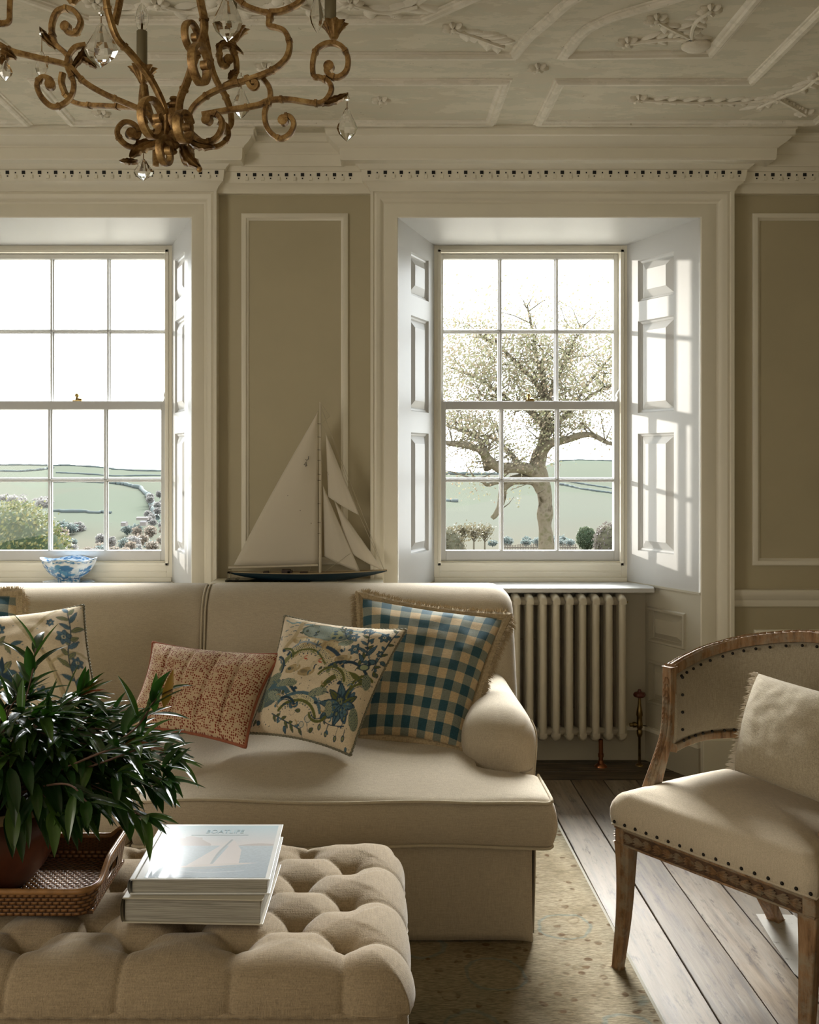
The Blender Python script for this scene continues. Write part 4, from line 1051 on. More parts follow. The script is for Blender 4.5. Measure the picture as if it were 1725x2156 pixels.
def wall_h(p):
    e = sm(TY0+.03, TY0+.12, p.y)*(1-sm(TY1-.0, TY1+.05, p.y)); side = sm(TX1-.05, TX1-.02, p.x)+1-sm(TX0+.02, TX0+.05, p.x)
    return .054+.024*e*min(1, side)
mb, uv, rows = tray_wall(wall_h, lp)
# hand hole through the right wall: leave out the faces of the opening
ym = (TY0+TY1)/2+.015; keep = []
for fi, f in enumerate(mb.f):
    c = sum((Vector(mb.v[i]) for i in f), Vector())/4
    if c.x > TX1-.035 and abs(c.y-ym) < .042 and TZ+.018 < c.z < TZ+.058: continue
    keep.append(f)
mb.f = keep; mb.m = [0]*len(keep); mb.build('tray_side', M['rattan'], tray, smooth=40, uv=uv)
mb = MB()
rim = [Vector(r[3]) for r in rows[:-1]]; rim = [p+Vector((0, 0, .001))+(Vector(rows[i][4])-p)*.5 for i, p in enumerate(rim)]
mb.tube(rim, .0065, 8, closed=True); mb.build('tray_rim', M['cane'], tray, smooth=180)
mb = MB()
hp = [Vector((TX1-.004, ym+.044*math.cos(a), TZ+.038+.020*math.sin(a))) for a in [2*PI*i/24 for i in range(24)]]
hp = [p+Vector((-.010, 0, -.004)) for p in hp]
mb.tube(hp, .0042, 8, closed=True); mb.build('tray_handle', M['cane'], tray, smooth=180)
rebase(tray, ((TX0+TX1)/2, (TY0+TY1)/2, TZ)); tag(tray, 'brown woven rattan tray on the ottoman holding the plant pot', 'tray')

# ------------------------------------------------------------------ potted plant
M['terra'] = plain('red_brown_glazed_pot', (.12, .036, .017), .38, var=.35, vs=12, bmp=.1, bs_=30)
M['terra_rim'] = plain('buff_pot_rim', (.25, .17, .085), .55, var=.2, vs=20)
M['soil'] = plain('potting_soil', (.015, .011, .008), .95, bmp=.8, bs_=60)
PC = Vector((-.862, 2.112, TZ+.007)); pot = empty('potted_plant', PC)
mb = MB(); outer = [(.085, 0), (.100, .004), (.128, .035), (.155, .080), (.168, .120), (.170, .145), (.163, .165), (.157, .172)]
mb.lathe(outer, PC, 56, cap=False); mb.lathe([(.0, .0), (.085, 0)], PC, 56, cap=False); o = mb.build('pot', M['terra'], smooth=180)
mb = MB(); mb.lathe([(.158, .170), (.162, .174), (.163, .186), (.158, .192), (.150, .190), (.146, .180), (.143, .150)], PC, 56, cap=False); o2 = mb.build('pot_rim', M['terra_rim'], smooth=60)
mb = MB(); mb.lathe([(.0, .168), (.08, .172), (.147, .162)], PC, 40, cap=False); o3 = mb.build('soil', M['soil'], smooth=180)
def leafmat(name, c1, c2, c3, rough=.24, tl=.22):
    m, nt, bs = new_mat(name); g = nt.nodes.new('ShaderNodeNewGeometry')
    c = ramp(nt, g.outputs['Random Per Island'], [(0, c1), (.55, c2), (1, c3)]); nt.links.new(c, bs.inputs['Base Color']); bs.inputs['Roughness'].default_value = rough
    bs.inputs['Specular IOR Level'].default_value = .6
    t = nt.nodes.new('ShaderNodeBsdfTranslucent'); nt.links.new(mixc(nt, 1.0, c, (1.1, 1.5, .4), 'MULTIPLY'), t.inputs[0]); mx = nt.nodes.new('ShaderNodeMixShader'); mx.inputs[0].default_value = tl
    nt.links.new(bs.outputs[0], mx.inputs[1]); nt.links.new(t.outputs[0], mx.inputs[2]); nt.links.new(mx.outputs[0], nt.nodes['Material Output'].inputs[0]); return m
M['leaf'] = leafmat('dark_glossy_leaves', (.014, .036, .012), (.022, .062, .016), (.065, .12, .024))
M['leaf_red'] = leafmat('new_red_leaves', (.25, .035, .02), (.12, .10, .02), (.30, .05, .03))
M['stem'] = plain('reddish_stems', (.09, .045, .025), .6)
def leaf(mb, base, d, up, ln, wd, droop=.3, fold=.35, curl=0):
    d = Vector(d).normalized(); s_ = d.cross(up)
    if s_.length < 1e-3: s_ = d.orthogonal()
    s_.normalize(); n_ = s_.cross(d).normalized(); rows = []; p = Vector(base); nseg = 7; dd = d.copy()
    for i in range(nseg+1):
        t = i/nseg; w_ = wd*(math.sin(PI*min(1, t**.75*.985+.012)))**.85
        if i == nseg: w_ = wd*.02
        rows.append([tuple(p-s_*w_+n_*w_*fold), tuple(p-s_*w_*.5+n_*w_*fold*.42), tuple(p), tuple(p+s_*w_*.5+n_*w_*fold*.42), tuple(p+s_*w_+n_*w_*fold)])
        dd = (dd+Vector((0, 0, -droop/nseg))+s_*curl/nseg).normalized(); p = p+dd*ln/nseg; n_ = s_.cross(dd).normalized()
    mb.grid(rows)
rr = random.Random(21); ml = MB(); mr = MB(); ms = MB(); soilz = PC.z+.17
tips = []
for k in range(84):
    a = rr.uniform(0, 2*PI); el = rr.uniform(.02, 1.0)**.8
    R_ = rr.uniform(.26, .375); 
    hx = math.cos(a)*(1-el*.55)*R_*(1.28 if math.cos(a) > 0 else 1.1); hy = math.sin(a)*(1-el*.62)*R_*.80; hz = .00+el*.225
    if hz < .08 and hx < -.1 and hy < -.2: pass
    end = Vector((PC.x+hx+.045, PC.y+hy, soilz+hz)); st = Vector((PC.x+math.cos(a)*.07*rr.random(), PC.y+math.sin(a)*.07*rr.random(), soilz-.005))
    mid_ = st.lerp(end, .45)+Vector((0, 0, .05+.05*rr.random()))
    c_ = spline([st, mid_, end], 7); ms.tube(c_, [.0032*(1-.6*i/len(c_)) for i in range(len(c_))], 5); tips.append(c_)
    nl = 13
    for i in range(nl):
        t = .40+.60*(i/(nl-1)); q = c_[min(len(c_)-1, int(t*(len(c_)-1)))]; dv = (c_[-1]-c_[-3]).normalized()
        az = i*2.4+rr.random(); side = Vector((math.cos(az), math.sin(az), 0)); out = Vector((math.cos(a), math.sin(a), 0))
        d = dv*.55+side*.75+out*.40+Vector((0, 0, rr.uniform(-.18, .22)))
        leaf(ml, q, d, Vector((0, 0, 1)), rr.uniform(.070, .120), rr.uniform(.0085, .0135), rr.uniform(.25, .95), rr.uniform(.15, .5), rr.uniform(-.3, .3))
    tgt = mr if rr.random() < .13 else ml
    for i in range(5): 
        az = i*1.3; d = (c_[-1]-c_[-3]).normalized()*.7+Vector((math.cos(az)*.6, math.sin(az)*.6, rr.uniform(-.1, .5))); leaf(tgt if i < 2 else ml, c_[-1], d, Vector((0, 0, 1)), rr.uniform(.05, .10), rr.uniform(.008, .012), .3, .4)
# drooping leaves over the front and right of the rim
for k in range(110):
    a = rr.uniform(-2.2, .55); q = PC+Vector((math.cos(a)*rr.uniform(.13, .30), math.sin(a)*rr.uniform(.12, .20), .19+rr.uniform(.0, .12)))
    leaf(ml, q, (math.cos(a)*.9, math.sin(a)*.9, rr.uniform(-.9, .0)), Vector((0, 0, 1)), rr.uniform(.08, .135), rr.uniform(.010, .0155), rr.uniform(.5, 1.3), .3)
# long shoots seen against the sofa
for (sx_, sy_, D0, ex, ey, D1, n_) in ((250, 1560, 2.0, 330, 1470, 2.02, 9), (200, 1590, 1.95, 300, 1560, 1.93, 10), (60, 1450, 2.12, 75, 1365, 2.15, 8), (130, 1650, 1.93, 185, 1690, 1.90, 9), (230, 1600, 1.98, 330, 1560, 2.0, 8)):
    p0, p1 = at(sx_, sy_, D0), at(ex, ey, D1); c_ = spline([PC+Vector((.02, 0, .18)), p0, p1], 8); ms.tube(c_, .0022, 5)
    for i in range(n_):
        q = p0.lerp(p1, i/(n_-1)); az = i*2.4; d = (p1-p0).normalized()*.8+Vector((math.cos(az)*.7, math.sin(az)*.5, .25*math.sin(az*1.7)+.1)); leaf(ml, q, d, Vector((0, 0, 1)), rr.uniform(.075, .11), rr.uniform(.010, .013), rr.uniform(.2, .8), .35, rr.uniform(-.3, .3))
leaf(mr, at(345, 1490, 2.02), (.25, 0, 1), Vector((0, -1, 0)), .085, .0105, 0, .3); leaf(ml, at(325, 1500, 2.02), (.05, 0, 1), Vector((0, -1, 0)), .085, .011, 0, .3); leaf(ml, at(315, 1505, 2.02), (.5, -.2, .1), Vector((0, 0, 1)), .10, .012, .3, .3)
foli = ml.build('foliage', M['leaf'], smooth=60); fr_ = mr.build('young_leaves', M['leaf_red'], smooth=60); st_ = ms.build('stems', M['stem'], smooth=60); fr_['label'] = 'red-tinged young leaves'
for q in (o, o2, o3, foli, fr_, st_): q.parent = pot; q.location = -PC
tag(pot, 'bushy dark-leaved plant in a round red-brown pot on the woven tray', 'plant')

# ------------------------------------------------------------------ books
M['page'] = None
m, nt, bs = new_mat('page_edges'); v = coords(nt, (1, 1, 1)); n_ = noise_tex(nt, coords(nt, (.5, .5, 60)), 22, 3)
nt.links.new(ramp(nt, n_, [(.35, (.20, .185, .15)), (.6, (.42, .395, .335))]), bs.inputs['Base Color']); bs.inputs['Roughness'].default_value = .8; M['page'] = m
M['cover'] = plain('white_book_cloth', (.66, .66, .64), .35, var=.02); M['cover2'] = plain('cream_book_cover', (.50, .455, .36), .4, var=.02)
def book(name, x0, y0, x1, y1, z, th, cover, rot=0):
    b = empty(name, ((x0+x1)/2, (y0+y1)/2, z)); W, H = (x1-x0)/2, (y1-y0)/2; c = .0028
    mb = MB(); mb.box(-W, -H, 0, W, H, c); mb.build('back_cover', cover, b, smooth=0, bevel=.0008)
    mb = MB(); mb.box(-W, -H, th-c, W, H, th); fc = mb.build('front_cover', cover, b, smooth=0, bevel=.0008)
    # rounded spine on the left, hinge groove
    mb = MB(); P = []
    for i in range(9):
        a = -PI/2+PI*i/8; P.append([(-W+.002-.007*math.cos(a), yy, th/2+(th/2)*math.sin(a)) for yy in (-H, H)])
    for i in range(9)[::-1]:
        a = -PI/2+PI*i/8; P.append([(-W+.005-.007*math.cos(a), yy, th/2+(th/2-c)*math.sin(a)) for yy in (-H, H)])
    mb.grid(P, wu=True); mb.build('spine', cover, b, smooth=60)
    mb = MB(); mb.box(-W+.004, -H+.004, c, W-.006, H-.004, th-c); mb.build('pages', M['page'], b, smooth=0, bevel=.001)
    return b, fc, W, H
BX0, BX1, BY0_, BY1 = X(272, 1.94), X(568, 1.94), 1.945, 2.236
b1, fc, W_, H_ = book('book', X(263, 1.935), 1.93, X(560, 1.935), 2.215, TOP, .052, M['cover2']); tag(b1, 'thick cream covered book at the bottom of the two on the ottoman', 'book', 'books on the ottoman')
b1.rotation_euler.z = -.035
b2, fc, W_, H_ = book('book', BX0, BY0_, BX1, BY1, TOP+.0535, .032, M['cover']); tag(b2, 'white book with a sailing boat on its cover, lying on the thicker book', 'book', 'books on the ottoman')
# cover picture
n_ = 260; C_ = Canvas(n_, (.62, .70, .74)); yy = C_.y; xx = C_.x
sky_ = np.clip((yy-.60)/.4, 0, 1)[..., None]; C_.a = np.array((.66, .60, .58))*(1-sky_)+np.array((.42, .60, .68))*sky_
seam = yy < .585; rs = np.random.RandomState(2); wav = np.repeat(rs.rand(n_//5, n_), 5, axis=0)[:n_]; wav = np.vstack([wav, wav[:n_-len(wav)]]) if len(wav) < n_ else wav
t = np.clip(yy/.585, 0, 1)[..., None]; sea = np.array((.22, .30, .38))*(1-t)+np.array((.42, .50, .56))*t; C_.a = np.where(seam[..., None], sea*(.86+.28*wav[..., None]), C_.a)
hl = .585+.16*np.clip(1-((xx-.22)/.24)**2, 0, 1)*(1+.12*np.sin(xx*60)*.4)+np.where((xx > .18) & (xx < .34), .03, 0); C_.put(((yy > .585) & (yy < hl) & (xx < .44)).astype(float), (.46, .38, .36))
h2 = .585+.045*np.clip(1-((xx-.88)/.2)**2, 0, 1); C_.put(((yy > .585) & (yy < h2)).astype(float), (.46, .38, .35))
def tri(c, P, col, al=1.0):
    P = [(p[0], p[1]) for p in P]; s_ = None
    for i in range(len(P)):
        a, b = P[i], P[(i+1) % len(P)]; e = (b[0]-a[0])*(c.y-a[1])-(b[1]-a[1])*(c.x-a[0]); s_ = (e > 0) if s_ is None else s_ & (e > 0)
    c.put(s_.astype(float), col, al)
tri(C_, [(.50, .24), (.50, .24), (.60, .70), (.26, .23)][::1] if False else [(.30, .21), (.50, .235), (.59, .69)], (.66, .60, .57)); tri(C_, [(.52, .24), (.74, .25), (.725, .50), (.63, .70)], (.68, .60, .57)); C_.path([(.505, .23), (.535, .45), (.61, .70)], .010, (.30, .33, .36))
C_.leaf(.24, .19, .90, .26, .022, (.62, .55, .50)); C_.path([(.24, .18), (.45, .165), (.72, .19)], .005, (.36, .34, .32)); C_.path([(.28, .12), (.5, .09), (.8, .12)], .006, (.55, .60, .64), .6)
for (a, b) in ((.10, .06), (.25, .055)): C_.path([(a, b), (a+.12, b)], .003, (.70, .70, .70), .5)
C_.a = C_.a*.62+np.array((.70, .72, .73))*.36; cv = C_.finish(.02); G = np.linspace(0, 1, n_); mb = MB(); th2 = .032  # pale wash paints the gloss reflection into the cover picture
px0, px1, py0, py1 = -W_+.028, W_-.010, -H_+.006, H_-.010
vs = [(px0+(px1-px0)*G[i], py0+(py1-py0)*G[j], th2+.0004) for i in range(n_) for j in range(n_)]
mb.add(vs, [(i*n_+j, (i+1)*n_+j, (i+1)*n_+j+1, i*n_+j+1) for i in range(n_-1) for j in range(n_-1)])
mp_, nt, bs = new_mat('printed_cover'); a_ = nt.nodes.new('ShaderNodeAttribute'); a_.attribute_name = 'Col'; nt.links.new(a_.outputs['Color'], bs.inputs['Base Color']); bs.inputs['Roughness'].default_value = .22; bs.inputs['Coat Weight'].default_value = .3; bs.inputs['Coat Roughness'].default_value = .08
pic = mb.build('cover_picture', mp_, fc, smooth=0, colors=cv.reshape(-1, 3))
mb = MB(); mb.box(-W_+.010, -H_+.001, th2-.0004, -W_+.013, H_-.001, th2+.0003); mb.build('hinge_groove', M['page'], fc, smooth=0)
def text_mesh(s_, size, mat, parent, loc, rot=(0, 0, 0), ext=.0002, sx_=1.0, name='lettering'):
    cu = bpy.data.curves.new(name, 'FONT'); cu.body = s_; cu.size = size; cu.extrude = ext; cu.align_x = 'CENTER'; cu.align_y = 'CENTER'
    tmp = bpy.data.objects.new('tmp', cu); SC.collection.objects.link(tmp); bpy.context.view_layer.update()
    me = bpy.data.meshes.new_from_object(tmp.evaluated_get(bpy.context.evaluated_depsgraph_get())); me.name = name
    bpy.data.objects.remove(tmp); o = bpy.data.objects.new(name, me); SC.collection.objects.link(o); me.materials.clear(); me.materials.append(mat); o.parent = parent; o.location = loc; o.rotation_euler = rot; o.scale = (sx_, 1, 1); return o
M['ink'] = plain('grey_blue_ink', (.30, .42, .48), .4, var=.0)
text_mesh('BOATLIFE', .028, M['ink'], fc, ((px0+px1)/2+.005, H_-.046, th2+.0008), sx_=.72)
mb = MB(); mb.box(-.060, H_-.066, th2+.0005, .070, H_-.0652, th2+.0008); mb.build('title_rule', M['ink'], fc, smooth=0)
# ------------------------------------------------------------------ rug
def rug_mat():
    m, nt, bs = new_mat('faded_floral_rug'); v = coords(nt); v2 = coords(nt, (1, 1.0, 1))
    warp = nt.nodes.new('ShaderNodeVectorMath'); warp.operation = 'ADD'
    wn_ = nt.nodes.new('ShaderNodeVectorMath'); wn_.operation = 'SCALE'; wn_.inputs['Scale'].default_value = .05
    nt.links.new(noise_tex(nt, v, 9, 3, out='Color'), wn_.inputs[0]); nt.links.new(v, warp.inputs[0]); nt.links.new(wn_.outputs[0], warp.inputs[1])
    big = noise_tex(nt, v, 2.2, 4); base = ramp(nt, big, [(.38, (.19, .15, .09)), (.5, (.30, .25, .17)), (.64, (.245, .215, .15))])
    # curling vines: bands where a warped cell distance crosses a level
    vo = nt.nodes.new('ShaderNodeTexVoronoi'); vo.inputs['Scale'].default_value = 4.2; nt.links.new(warp.outputs[0], vo.inputs['Vector'])
    band = ramp(nt, mth(nt, 'ABSOLUTE', mth(nt, 'SUBTRACT', vo.outputs['Distance'], .34)), [(.012, (1, 1, 1)), (.03, (0, 0, 0))])
    base = mixc(nt, mth(nt, 'MULTIPLY', band, .5), base, (.15, .20, .19))
    vo2 = nt.nodes.new('ShaderNodeTexVoronoi'); vo2.inputs['Scale'].default_value = 23; nt.links.new(warp.outputs[0], vo2.inputs['Vector'])
    sp_ = ramp(nt, vo2.outputs['Distance'], [(.20, (1, 1, 1)), (.30, (0, 0, 0))]); sel = ramp(nt, vo2.outputs['Color'], [(.36, (0, 0, 0)), (.38, (1, 1, 1))])
    k = mth(nt, 'MULTIPLY', sp_, sel); wear = ramp(nt, noise_tex(nt, coords(nt, (.35, 1.2, 1)), 26, 4, .7), [(.36, (0, 0, 0)), (.55, (1, 1, 1))]); k = mth(nt, 'MULTIPLY', k, wear)
    base = mixc(nt, mth(nt, 'MULTIPLY', k, .85), base, (.105, .060, .026))
    vo3 = nt.nodes.new('ShaderNodeTexVoronoi'); vo3.inputs['Scale'].default_value = 9; nt.links.new(warp.outputs[0], vo3.inputs['Vector'])
    r3 = ramp(nt, mth(nt, 'ABSOLUTE', mth(nt, 'SUBTRACT', vo3.outputs['Distance'], .22)), [(.010, (1, 1, 1)), (.035, (0, 0, 0))]); base = mixc(nt, mth(nt, 'MULTIPLY', mth(nt, 'MULTIPLY', r3, wear), .55), base, (.16, .115, .06))
    wft = noise_tex(nt, coords(nt, (.22, 2.0, 1)), 240, 3, .6); fine = ramp(nt, wft, [(.36, (.62, .61, .58)), (.64, (1.32, 1.32, 1.32))]); base = mixc(nt, 1.0, base, fine, 'MULTIPLY')
    # pale selvedge
    s_ = nt.nodes.new('ShaderNodeSeparateXYZ'); nt.links.new(v, s_.inputs[0]); edge = mth(nt, 'GREATER_THAN', mth(nt, 'ABSOLUTE', s_.outputs[0]), 1.492)
    base = mixc(nt, edge, base, (.46, .43, .36)); nt.links.new(base, bs.inputs['Base Color']); bs.inputs['Roughness'].default_value = .95; bs.inputs['Specular IOR Level'].default_value = .15
    bump(nt, bs, wft, .5, .003); return m
M['rug'] = rug_mat(); RX = .735; mb = MB()
P = []
for i in range(41):
    for_x = -1.5+3.0*i/40; P.append([(for_x+.012*0+.012*(0 if i < 40 else 1)*0, -2.0+4.0*j/60, .006+.0015*nz3((for_x, j*.1, 0), 1.5)) for j in range(61)])
mb.grid(P); rug = mb.build('rug', M['rug'], smooth=180); sl = rug.modifiers.new('thick', 'SOLIDIFY'); sl.thickness = .006; sl.offset = -1
rug.location = (RX-1.5, 1.655, 0); rug.rotation_euler.z = .010
tag(rug, 'faded beige and green patterned rug on the floorboards under sofa and ottoman', 'rug')

# ------------------------------------------------------------------ radiator
M['rad'] = plain('cream_radiator_enamel', (.50, .455, .36), .35, var=.03)
rad = empty('radiator', (.77, 4.35, 0)); RY = 4.300; RZ0, RZ1 = .112, .800; rp = .0600; XR1 = X(1322, 4.30)
def section():
    mb = MB(); n = 12
    ys = [.0, .048, .096]
    for k, y in enumerate(ys):
        z0_, z1_ = .052, RZ1-RZ0-.050
        # flattened column tubes
        P = []
        for z_, s_ in ((z0_-.02, .8), (z0_, 1), (.15, 1), (z1_-.10, 1), (z1_, 1), (z1_+.02, .8)):
            P.append([(.0168*s_*math.cos(2*PI*i/n)*1.0, y+.019*s_*math.sin(2*PI*i/n), z_) for i in range(n)])
        mb.grid(P, wv=True)
    # header and foot: rounded bridges joining the columns
    def bridge(zc, sg):
        P = []; H = .046
        for i in range(17):
            a = PI*i/16; y = .048-(.048+.019)*math.cos(a); hh = H*(math.sin(a)**.45); 
            row = []
            for j in range(14):
                b = 2*PI*j/14; row.append((.0195*math.cos(b)*(.80+.20*math.sin(a)), y, zc+sg*(hh*.5*(1+math.sin(b))*1.0-.012)))
            P.append(row)
        mb.grid(P, wv=True)
    bridge(RZ1-RZ0-.040, 1); bridge(.040, -1)
    for zc in (.045, RZ1-RZ0-.045):
        mb.tube([(-.030, .048, zc), (.030, .048, zc)], .020, 12)
    return mb
s0 = None
for i in range(14):
    if s0 is None: o = s0 = section().build('section', M['rad'], rad, smooth=50)
    else: o = s0.copy(); SC.collection.objects.link(o); o.parent = rad
    o.location = (XR1-.02-rp*i-.77, RY+.018-4.35, RZ0)
M['brass_dk'] = plain('aged_brass_valve', (.20, .14, .055), .3, 1.0, var=.3, vs=60); M['hand_wood'] = plain('dark_red_valve_wheel', (.10, .022, .015), .3)
M['copper'] = plain('copper_pipe', (.32, .13, .06), .3, 1.0, var=.2)
vx, vy = X(1347, 4.36), 4.36
mb = MB()
mb.lathe([(.006, 0), (.006, .13), (.010, .135), (.013, .145), (.013, .160), (.009, .166), (.014, .176), (.015, .190), (.012, .205), (.012, .225), (.015, .232), (.013, .25), (.008, .275), (.006, .30), (.005, .322)], (vx, vy, .0), 16)
mb.tube([(vx, vy, .187), (vx-.045, vy, .187)], .0085, 12); mb.tube([(vx-.018, vy, .187), (vx-.030, vy, .187)], .013, 8); mb.lathe([(.020, 0), (.019, .004), (.009, .010)], (vx, vy, 0), 16)
for c_ in (mb.build('valve', M['brass_dk'], rad, smooth=40),): c_.location = (-.77, -4.35, 0)
mb = MB(); P = [(.006, .312), (.020, .314), (.027, .320), (.028, .328), (.022, .336), (.010, .338), (.006, .350), (.001, .351)]
mb.lathe(P, (vx, vy, 0), 24, wob=lambda t, z_: 1+.06*math.cos(6*2*PI*t)*(z_ < .338)); o = mb.build('valve_wheel', M['hand_wood'], rad, smooth=50); o.location = (-.77, -4.35, 0)
mb = MB(); fx = X(1266, 4.34); mb.tube([(fx, 4.345, 0), (fx, 4.345, .125)], .010, 12); mb.lathe([(.030, 0), (.028, .006), (.014, .016), (.012, .03)], (fx, 4.345, 0), 20); mb.lathe([(.013, .045), (.013, .06), (.010, .062)], (fx, 4.345, 0), 12); o = mb.build('foot_bracket', M['copper'], rad, smooth=40); o.location = (-.77, -4.35, 0)
mb = MB(); fx = XR1-.60; mb.tube([(fx, 4.345, 0), (fx, 4.345, .125)], .010, 12); mb.lathe([(.030, 0), (.028, .006), (.014, .016), (.012, .03)], (fx, 4.345, 0), 20); o = mb.build('foot_bracket', M['copper'], rad, smooth=40); o.location = (-.77, -4.35, 0)
mb = MB(); zb_ = Z(1268, 4.36); mb.tube([(XR1-.01, 4.365, zb_), (XR1+.012, 4.365, zb_)], .005, 10); mb.lathe([(.004, -.004), (.006, 0), (.004, .004)], (XR1+.014, 4.365, zb_), 10); o = mb.build('bleed_valve', M['brass'], rad, smooth=40); o.location = (-.77, -4.35, 0)
tag(rad, 'cream column radiator under the right window sill', 'radiator')

# ------------------------------------------------------------------ upholstered tub chair
def carved_wood(name):
    m, nt, bs = new_mat(name); v = coords(nt)
    g = noise_tex(nt, coords(nt, (1, 1, .15)), 70, 5, .65); p = noise_tex(nt, v, 16, 6, .7)
    c = ramp(nt, g, [(.30, (.08, .035, .012)), (.5, (.25, .135, .058)), (.7, (.36, .215, .11))]); w_ = ramp(nt, p, [(.46, (0, 0, 0)), (.60, (1, 1, 1))])
    c = mixc(nt, mth(nt, 'MULTIPLY', w_, .75), c, (.30, .25, .175)); nt.links.new(c, bs.inputs['Base Color']); bs.inputs['Roughness'].default_value = .62; bump(nt, bs, g, .5, .002); return m
M['cwood'] = carved_wood('worn_carved_wood'); M['chairlin'] = linen('grey_beige_linen', (.40, .345, .255), 480, var=.2, slub=.7); M['seatlin'] = linen('pale_seat_linen', (.58, .49, .365), 520, var=.14)
M['cground'] = plain('grimed_carving_ground', (.10, .052, .024), .7, var=.4, vs=60)
M['nail'] = plain('dark_iron_nails', (.025, .022, .02), .35, .8)
CM = Vector((.85, 2.42, 0)); B = Vector((.787, .617, 0)).normalized(); S = Vector((-B.y, B.x, 0))
def L3(b, s_, z): return CM+B*b+S*s_+Vector((0, 0, z))
ch = empty('armchair', CM)
def cbuild(mb, name, mat, smooth=40, bevel=0, parent=None):
    o = mb.build(name, mat, smooth=smooth, bevel=bevel); o.parent = parent or ch
    o.location = -CM if parent is None else (0, 0, 0); return o
HW = .283
sq = lambda w_, h_: [(-w_, -h_), (w_, -h_), (w_, h_), (-w_, h_)]
# legs
def leg(pts, w0, w1, name='leg'):
    c_ = spline(pts, 5); L = len(c_); rows = []
    mb = MB(); n_ = 4
    for i, p in enumerate(c_):
        w_ = w0+(w1-w0)*(i/(L-1))**.8
        rows.append([p+B*(q[0]*w_)+S*(q[1]*w_) for q in ((-1, -1), (0, -1.04), (1, -1), (1.04, 0), (1, 1), (0, 1.04), (-1, 1), (-1.04, 0))])
    o_ = mb.grid(rows, wv=True); mb.f.append(tuple(o_+k for k in range(8))[::-1]); mb.m.append(0); k0 = o_+8*(L-1); mb.f.append(tuple(k0+k for k in range(8))); mb.m.append(0)
    return cbuild(mb, name, M['cwood'], 40, .003)
for sg in (1, -1):
    leg([L3(.022, sg*(HW-.020), .345), L3(.018, sg*(HW-.022), .26), L3(.008, sg*(HW-.022), .14), L3(-.012, sg*(HW-.018), .007)], .024, .0135)
    leg([L3(.46, sg*.17, .345), L3(.485, sg*.165, .25), L3(.53, sg*.155, .12), L3(.60, sg*.145, .001)], .026, .019)
# seat frame rails
def rail(a, b, z0_, z1_, t, name='seat_rail'):
    a, b = Vector(a), Vector(b); d = (b-a).normalized(); n_ = Vector((d.y, -d.x, 0)); mb = MB(); E = Vector((0, 0, 1))
    P = [a, b, b-n_*t, a-n_*t]; mb.hexa([p+E*z0_ for p in P]+[p+E*z1_ for p in P]); return cbuild(mb, name, M['cwood'], 0, .003)
fa, fb = L3(0, HW, 0), L3(0, -HW, 0); ra, rb = L3(.49, .19, 0), L3(.49, -.19, 0)
rail(fa, fb, .340, .392, .03); rail(rb, ra, .340, .392, .03)
rail(ra, fa, .340, .392, .03); rail(fb, rb, .340, .392, .03)
# carved leaf chain on front and side rails
def carve(a, b, z, out, name='carving', ln=.030, hw=.016):
    a, b = Vector(a), Vector(b); d = (b-a).normalized(); L = (b-a).length; mb = MB(); E = Vector((0, 0, 1)); n_ = int(L/ln)
    o2 = out*.0006; g_ = MB(); g_.hexa([a+E*(z-.0165), b+E*(z-.0165), b+E*(z-.0165)+o2, a+E*(z-.0165)+o2, a+E*(z+.0165), b+E*(z+.0165), b+E*(z+.0165)+o2, a+E*(z+.0165)+o2]); cbuild(g_, 'carving_ground', M['cground'], 0)
    for k in range(n_):
        c = a+d*(k+.5)*L/n_; sg = 1 if k > n_/2 else -1
        for (dy, w_, l_) in ((0, .30, 1.05), (.55, .26, .9), (-.55, .26, .9), (.95, .2, .6), (-.95, .2, .6)):
            P = []
            for i in range(6):
                t = i/5; ww = 1.25*hw*w_*math.sin(PI*min(1, t*.9+.05)); q = c+d*sg*(t-.5)*ln*l_*1.1+E*(z+hw*dy*(.35+.65*t)*(.8 if abs(dy) < .9 else .78))+out*.0018
                P.append([q-E*ww, q-E*ww*.5+out*.003, q+out*.0065, q+E*ww*.5+out*.003, q+E*ww])
            mb.grid(P)
    o = cbuild(mb, name, M['cwood'], 60); return o
carve(fa-S*.03, fb+S*.03, .364, -B)
n1 = (fa-ra).normalized(); carve(ra, fa, .364, Vector((-n1.y, n1.x, 0)) if Vector((-n1.y, n1.x, 0)).dot(S) > 0 else Vector((n1.y, -n1.x, 0)))
for a, b, o_ in ((fa, fb, -B),):
    for zz in (.3445, .3865):
        mb = MB(); mb.tube([a+Vector((0, 0, zz))+o_*.002, b+Vector((0, 0, zz))+o_*.002], .0032, 8); cbuild(mb, 'rail_bead', M['cwood'], 180)
